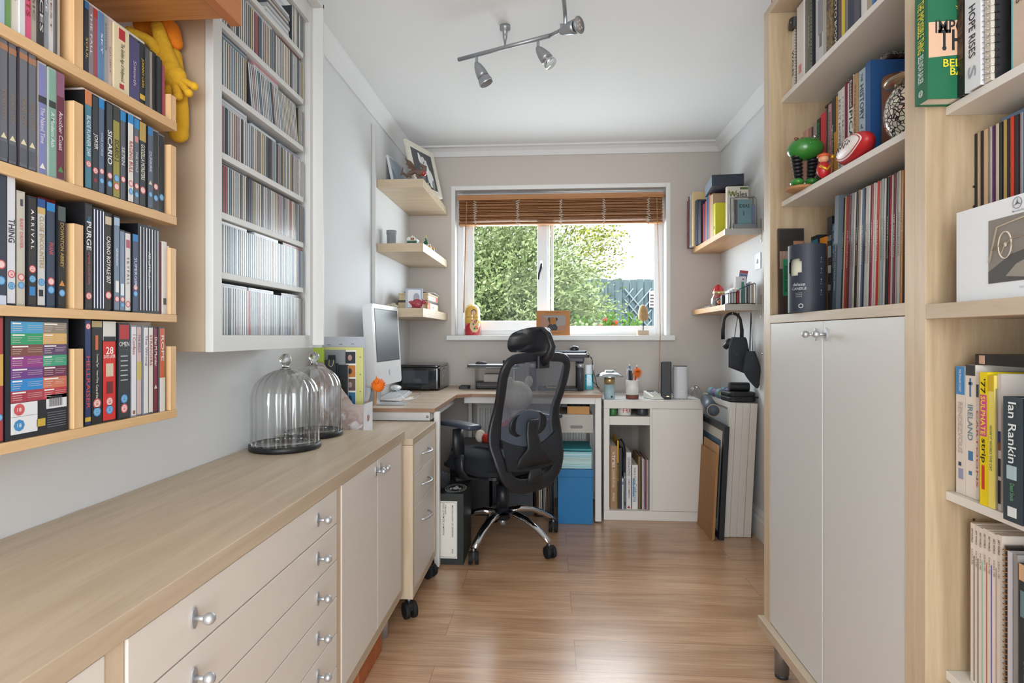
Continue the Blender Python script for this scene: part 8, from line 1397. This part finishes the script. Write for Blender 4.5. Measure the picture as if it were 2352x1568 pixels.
cover(2199.5, 2212.5, .729, ZB1, .26, .16, '#1d1b1a', 'black hardback with mottled spine beside the green paperback', (('B', mottled('mottled_spine', '#2b2019', '#5f4630', 60, .5), 0, .75),))
cover(2216, 2252, .729, ZB1, .25, .15, M('#dfe1e6', .3, name='glossy_white_jacket'), 'glossy white hardback with HOPE lettering on the near bookcase', (('T','HOPE RISES','#33363b',.42,.78,.42), ('T','S','#9ca0a8',.84,.92,.5)))
def cv2(b, w, d, h): o = w+.0005; b.box((w, .010, .002), (o, d, h-.002), '#2b2d2f'); b.add([(o+.0003, .06, h*.3), (o+.0003, .13, .01), (o+.0003, .14, .02), (o+.0003, .07, h*.36)], [(0,1,2,3)], '#8f9a84'); b.ell((o+.0003, .07, h*.2), (.0003, .012, .016), '#6f7a5c', 12, 6); [b.tube([(w*.5, .001, .012+k*.0125), (w+.002, .004, .012+k*.0125), (w+.002, .016, .012+k*.0125), (w-.001, .018, .012+k*.0125)], .0011, CHROME, 5) for k in range(19)]
cover(2256, 2270, .729, ZB1, .245, .17, '#cfc6b8', 'wire-bound notebook with dark photograph cover on the near bookcase', (), cv2, 'spiral', 'wire_notebook')
place('book', (.745, wy(2324, .745), ZB1), 'W', .03, .26, .17, '#c7b3a0', (('T','MODERN STORIES','#4a4440',.1,.6,.4), ('P','#6fb0ae',0,1,0,.12)), 'beige book with teal edge nearest the camera on bookcase', None)
# records behind the calendar
X_ = .785; cur = wy(2239, X_); k = 0; ws2 = [.0042, .0052, .0036, .0045, .0085, .0052, .0038, .0045, .0048, .0042, .0062, .0048]
lc = [('#1f1f22','black'),('#c2a988','cream'),('#26262a','blue-black'),('#1b1d20','glossy black'),('#c8a888','peach'),('#2b2d33','charcoal'),('#a9a29a','grey'),('#5a2a5c','purple'),('#2a5f7c','teal blue'),('#c9b49a','buff'),('#20302e','dark green'),('#24262c','jet black'),('#b39452','gold'),('#332c2a','dark brown'),('#c9c0b4','ivory'),('#c93a24','orange-red'),('#2c2c30','dark slate'),('#7a2a30','maroon'),('#8a8f94','silver'),('#3a3f48','navy'),('#cfc7ba','light cream')]
while cur > .60 and k < 30: w = ws2[k % 12]*1.05; col, nm = lc[k % len(lc)]; place('lp', (X_+.0015*(k % 3), cur, 1.1395), 'W', w, .314, .29, M(col, .5), (), f"{nm} record sleeve, {ordn(k+1)} from the side panel in the near bookcase", 'record sleeves in the near bookcase'); cur -= w+.0004; k += 1
b = MB(); b.box((.80, .60, 1.4545), (1.0, wy(2300, .8), 1.466), M('#5f7c9c', .5)); b.build('blue_case', label='blue case lying flat on the near bookcase records', cat='case', bev=.001)
# calendar with a car photograph
y1 = wy(2197, .715); b = MB(basis((.715, y1, 1.1395), (0,-1,0), (0,0,1), (-1,0,0)) @ Matrix.Rotation(.0, 4, 'X')); Wc, Hc = .28, .157; b.box((0, 0, 0), (Wc, .012, Hc), M('#dfe3e6', .6, name='white_card')); b.box((.074, -.0006, .026), (.214, -.0001, .128), '#7d766c')
g = lambda P_, c_, w_=.0012: b.tube([(x, -.001, z) for x, z in P_], w_, c_, 5)
b.add([(.0742, -.0009, .026), (.214, -.0009, .026), (.214, -.0009, .06), (.16, -.0009, .075), (.12, -.0009, .068), (.0742, -.0009, .045)], [(0,1,2,3,4,5)], '#44403c'); b.add([(.11, -.0012, .035), (.15, -.0012, .03), (.155, -.0012, .06), (.13, -.0012, .052)], [(0,1,2,3)], '#8c8478')
g([(.076, .06), (.092, .115), (.15, .122), (.214, .12)], '#d0c8b8', .0016); g([(.08, .078), (.12, .092), (.214, .1)], '#a89f90', .0012)
V = [(.112+.013*math.cos(a), .086-.0+.021*math.sin(a)) for a in [2*PI*k/24 for k in range(25)]]; g([(x-.004, z-.002) for x, z in V], '#d8d0c0', .0012); g([(.108, .084), (.118, .09)], '#cfc7b8', .001); g([(.108, .084), (.1, .07)], '#cfc7b8', .001); b.ell((.109, -.0012, .085), (.003, .0006, .004), '#d8d0c0', 10, 6)
V = [(.132+.0085*math.cos(2*PI*k/28), .145+.0085*math.sin(2*PI*k/28)) for k in range(29)]; g(V, '#6c7075', .0004)
for a in (PI/2, PI/2+2*PI/3, PI/2+4*PI/3): b.add([(.132+.0016*math.cos(a+PI/2), -.0011, .145+.0016*math.sin(a+PI/2)), (.132+.0082*math.cos(a), -.0011, .145+.0082*math.sin(a)), (.132-.0016*math.cos(a+PI/2), -.0011, .145-.0016*math.sin(a+PI/2))], [(0,1,2)], '#6c7075')
b.text('Mercedes-Benz', (.135, -.0008, .133), (1,0,0), (0,0,1), .003, '#8c9094'); b.text('Classic Collection', (.15, -.0008, .016), (1,0,0), (0,0,1), .003, '#a0a4a8'); b.build('boxed_calendar', label='white boxed print with a vintage car steering wheel photograph', cat='print', bev=.001)
# books below
ZL = .793; XB_ = .748
def nrow(items, X, Z, d=.2): 
    for it in items:
        y1, y0 = wy(it[0], X+(it[7] if len(it) > 7 else 0)), wy(it[1], X+(it[7] if len(it) > 7 else 0)); place(it[3], (X+(it[7] if len(it) > 7 else 0), y1-.0003, Z), 'W', y1-y0-.0006, it[2], d, it[4], it[6], it[5], None, .5, it[8] if len(it) > 8 else None)
nrow([(2184, 2194.5, .20, 'book', '#3a302e', 'dark brown book first on the lower white bookcase shelf', (('T','THE BRIDGE YEARS','#cfc4bc',.12,.42,.4),), .007), (2196, 2217, .232, 'book', '#d9d2ca', 'white book with blue sky top on the lower bookcase shelf', (('B','#3f86c0',0,.22), ('T','THE ENGLISH COAST','#e0e4ec',.02,.2,.25), ('T','RENDEZVOUS','#b8aca4',.28,.68,.5), ('P','#33425c',.75,.78,.3,.6), ('P','#8d93ae',.8,.88,.3,.8))),
      (2218, 2241, .236, 'book', '#e2dad0', 'white book with IRELAND-style blue serif title and cross', (('P','#4b6f96',.1,.24,.42,.56), ('P','#4b6f96',.13,.15,.3,.7), ('B','#33383c',0,.08), ('T','IRELAND','#6b8794',.3,.57,.5), ('P','#3f7ba8',.65,.72,.3,.75), ('P','#3f7ba8',.8,.83,.35,.65))), (2242, 2249, .225, 'book', '#d8cfc8', 'slim white and red book beside the yellow comic book', (('B','#27405c',.1,.2), ('T','CARTOONS','#c0392c',.3,.9,.6)), .001), (2250, 2268.5, .226, 'book', '#e8cf12', 'bright yellow book with pink and black lettering', (('T',"'77",'#1c1a18',.05,.16,.6), ('P','#c74a8c',.17,.48,.1,.9), ('T','SULPHATE','#f0dc3c',.18,.47,.6), ('T','strip','#1c1a18',.5,.68,.7), ('P','#c9382c',.7,.88,.3,.65)), -.012),
      (2269.5, 2284, .222, 'book', '#e5d56c', 'pale yellow book with small green lettering', (('B','#caa81c',0,.12), ('T','HOW IT WORKS THE CAT','#5d7a34',.38,.72,.4)), -.012), (2285, 2290, .2, 'book', '#8f8c7c', 'slim grey book after the pale yellow one', (), -.01), (2291, 2300, .225, 'book', '#c5bcb4', 'pale book with dark blocks on lower bookcase shelf', (('P','#2c3a6a',.42,.5,.2,.9), ('P','#7a4c34',.5,.56,.2,.9), ('P','#26222c',.62,.75,.2,.9), ('P','#1e1c20',.78,.95,.2,.9)), -.008),
      (2304, 2349, .193, 'book', '#2f3a42', 'thick dark slate paperback with large white author name', (('T','Ian Rankin','#d8dcdc',.04,.53,.42), ('P','#9fb4ba',.55,.66,.2,.7), ('T','Dead Souls','#5f9a6c',.69,.83,.22), ('P','#cfd2d0',.88,.96,.25,.7)), -.035), (2352, 2390, .2, 'book', '#6a5c50', 'brown book at the frame edge of the lower bookcase shelf', (), -.035)], XB_, ZL)
b = MB(); b.box((.757, .70, ZL+.2368), (.93, wy(2240, .757), ZL+.2555), M('#1b1c1e', .4)); b.box((.7562, wy(2262, .757), ZL+.2385), (.7569, wy(2244, .757)-.006, ZL+.2535), '#cfa690') ; b.text('EYEWITNESS TRAVEL', (.7564, .885, ZL+.246), (0,-1,0), (0,0,1), .006, '#b9a894', wmax=.09); b.build('book', label='black guide book lying flat on top of the white books', cat='book', bev=.001)
# magazines on the lowest white shelf
ZM = .460
cm = [('#ddd2c6', '#26221f'), ('#d9cec2', '#26221f'), ('#dbd1c5', '#7ab39c'), ('#d8cdc1', '#b04a3c'), ('#dad0c4', '#3f3a8a'), ('#dcd2c6', '#a98470'), ('#d6cbbf', '#c9beb2')]
pxs = [2229, 2239, 2248, 2258, 2268, 2279, 2290, 2301]
for k in range(7):
    X = .757; y1, y0 = wy(pxs[k], X), wy(pxs[k+1], X); place('mag', (X, y1-.0003, ZM), 'W', y1-y0-.0005, .285-.001*(k % 3), .2, M(cm[k][0], .5), (('T','ART WORLD','#2a2624',.03,.12,.42), ('T','ISSUE','#8c8178',.16,.26,.3), ('P', cm[k][1], .2, .98, .86, .98)), f"cream-spined magazine, {ordn(k+1)} from the bookcase's side panel on lowest shelf", 'cream-spined magazines in the near bookcase')
nrow([(2303, 2313, .272, 'spiral', '#2a2522', 'black spiral book with orange wire beside the magazines', (), -.004, M('#b0702c', .4)), (2314, 2326, .268, 'mag', '#c9cad2', 'pale lilac-white booklet beside the black spiral book', (), -.006), (2328, 2338, .27, 'book', '#8d8a88', 'grey book next to the lilac-white booklet', (), -.01), (2340, 2385, .26, 'book', '#2a3034', 'dark book with white slanted lettering nearest the camera low down', (('B','#c9a07c',0,.1), ('P','#5f7880',.16,.32,0.1,.9), ('T','CREATIVE','#dcdcd8',.55,.95,.4)), -.012)], .757, ZM)
# ------------------------------------------------------------- ceiling spotlight bar
t_ = thing('spotlight_bar', 'silver ceiling spotlight bar with swivelling lamps', 'ceiling light', (-.15, 2.25, 2.25)); BZ = 2.262; AL = M('#9a9ca0', .35, .55, name='satin_silver_paint')
A_ = Pt(1053, 137, Z=BZ); B_ = Pt(1262, 82, Z=BZ); C_ = Pt(1290, 68, Z=BZ); D_ = Pt(1299, 55, Z=BZ); E_ = Pt(1297, 20, Z=BZ); F_ = Pt(1292, -30, Z=BZ); G_ = Pt(1260, -120, Z=BZ); H2 = Pt(1180, -160, Z=BZ)
b = MB(); b.cyl(A_, B_, .0085, AL, n=14); b.tube([B_, B_.lerp(C_, .6)+Vector((.004, 0, 0)), C_, D_, E_, F_], .0075, AL, 12); b.cyl(F_, G_, .0085, AL, n=12); b.build('bar', t_)
m_ = Pt(1160, 110, Z=BZ); b = MB(); b.cyl(m_, (m_.x, m_.y, BZ+.02), .004, AL, n=10); b.lathe([(.004, 0), (.010, .03), (.011, .05), (.022, .055), (.022, ZC-BZ-.0202)], (m_.x, m_.y, BZ+.02), AL, 20); b.build('ceiling_mount', t_)
b = MB(); b.lathe([(.02, 0), (.045, .01), (.045, ZC-BZ-.001)], (G_.x, G_.y, BZ+.0005), AL, 28); b.build('ceiling_rose', t_)
def spot(px, dirv, bulb):
    p = Pt(px[0], px[1], Z=BZ); d = Vector(dirv).normalized(); q = p+Vector((0, 0, -.038)); b = MB(); b.rbox((p.x-.006, p.y-.003, BZ-.036), (p.x+.006, p.y+.003, BZ-.008), .002, AL); b.cyl((p.x-.007, p.y, BZ-.034), (p.x+.007, p.y, BZ-.034), .003, BLK, n=8); b.build('hinge', t_)
    o = q-d*.012; b = MB(); b.rev(o, o+d*.075, [(.0005, 0), (.008, .08), (.016, .28), (.0215, .55), (.0245, .8), (.025, 1.0)], AL, 28); s_ = b.build('lamp_housing', t_)
    e = o+d*.0752
    if bulb == 'hood': b = MB(); b.rev(e, e+d*.03, [(.024, 0), (.027, .3), (.031, .9), (.032, 1), (.029, 1), (.026, .6)], AL, 28); b.rev(e+d*.012, e+d*.013, [(.024, 0), (.024, 1)], '#6d6f72', 24); b.build('lamp_hood', t_)
    elif bulb == 'glass': b = MB(); b.rev(e, e+d*.024, [(.016, 0), (.024, .4), (.0265, 1), (.025, 1)], CHROME, 24); b.rev(e+d*.024, e+d*.027, [(.025, 0), (.025, 1)], M('#c9d3d3', .05, coat=1), 24); b.build('bulb', t_)
    else:
        b = MB(); b.rev(e, e+d*.006, [(.020, 0), (.020, 1)], BLK, 24); b.rev(e+d*.006, e+d*.02, [(.022, 0), (.027, .4), (.031, .95), (.031, 1)], AL, 28); b.rev(e+d*.0201, e+d*.021, [(.025, 0), (.025, 1)], '#8f8a86', 24)
        u = d.orthogonal().normalized(); v = d.cross(u)
        for k in range(6): a = k*PI/3; c = e+d*.0212+(u*math.cos(a)+v*math.sin(a))*.014*(k > 0); b.disc(c, u, v, .004, '#c2b4ae', 10)
        b.build('led_bulb', t_)
spot((1095, 126), (.34, .0, -.68), 'hood'); spot((1236, 90), (.40, -.12, -.55), 'glass'); p_ = spot((1290, 50), (.75, -.62, -.05), 'led')
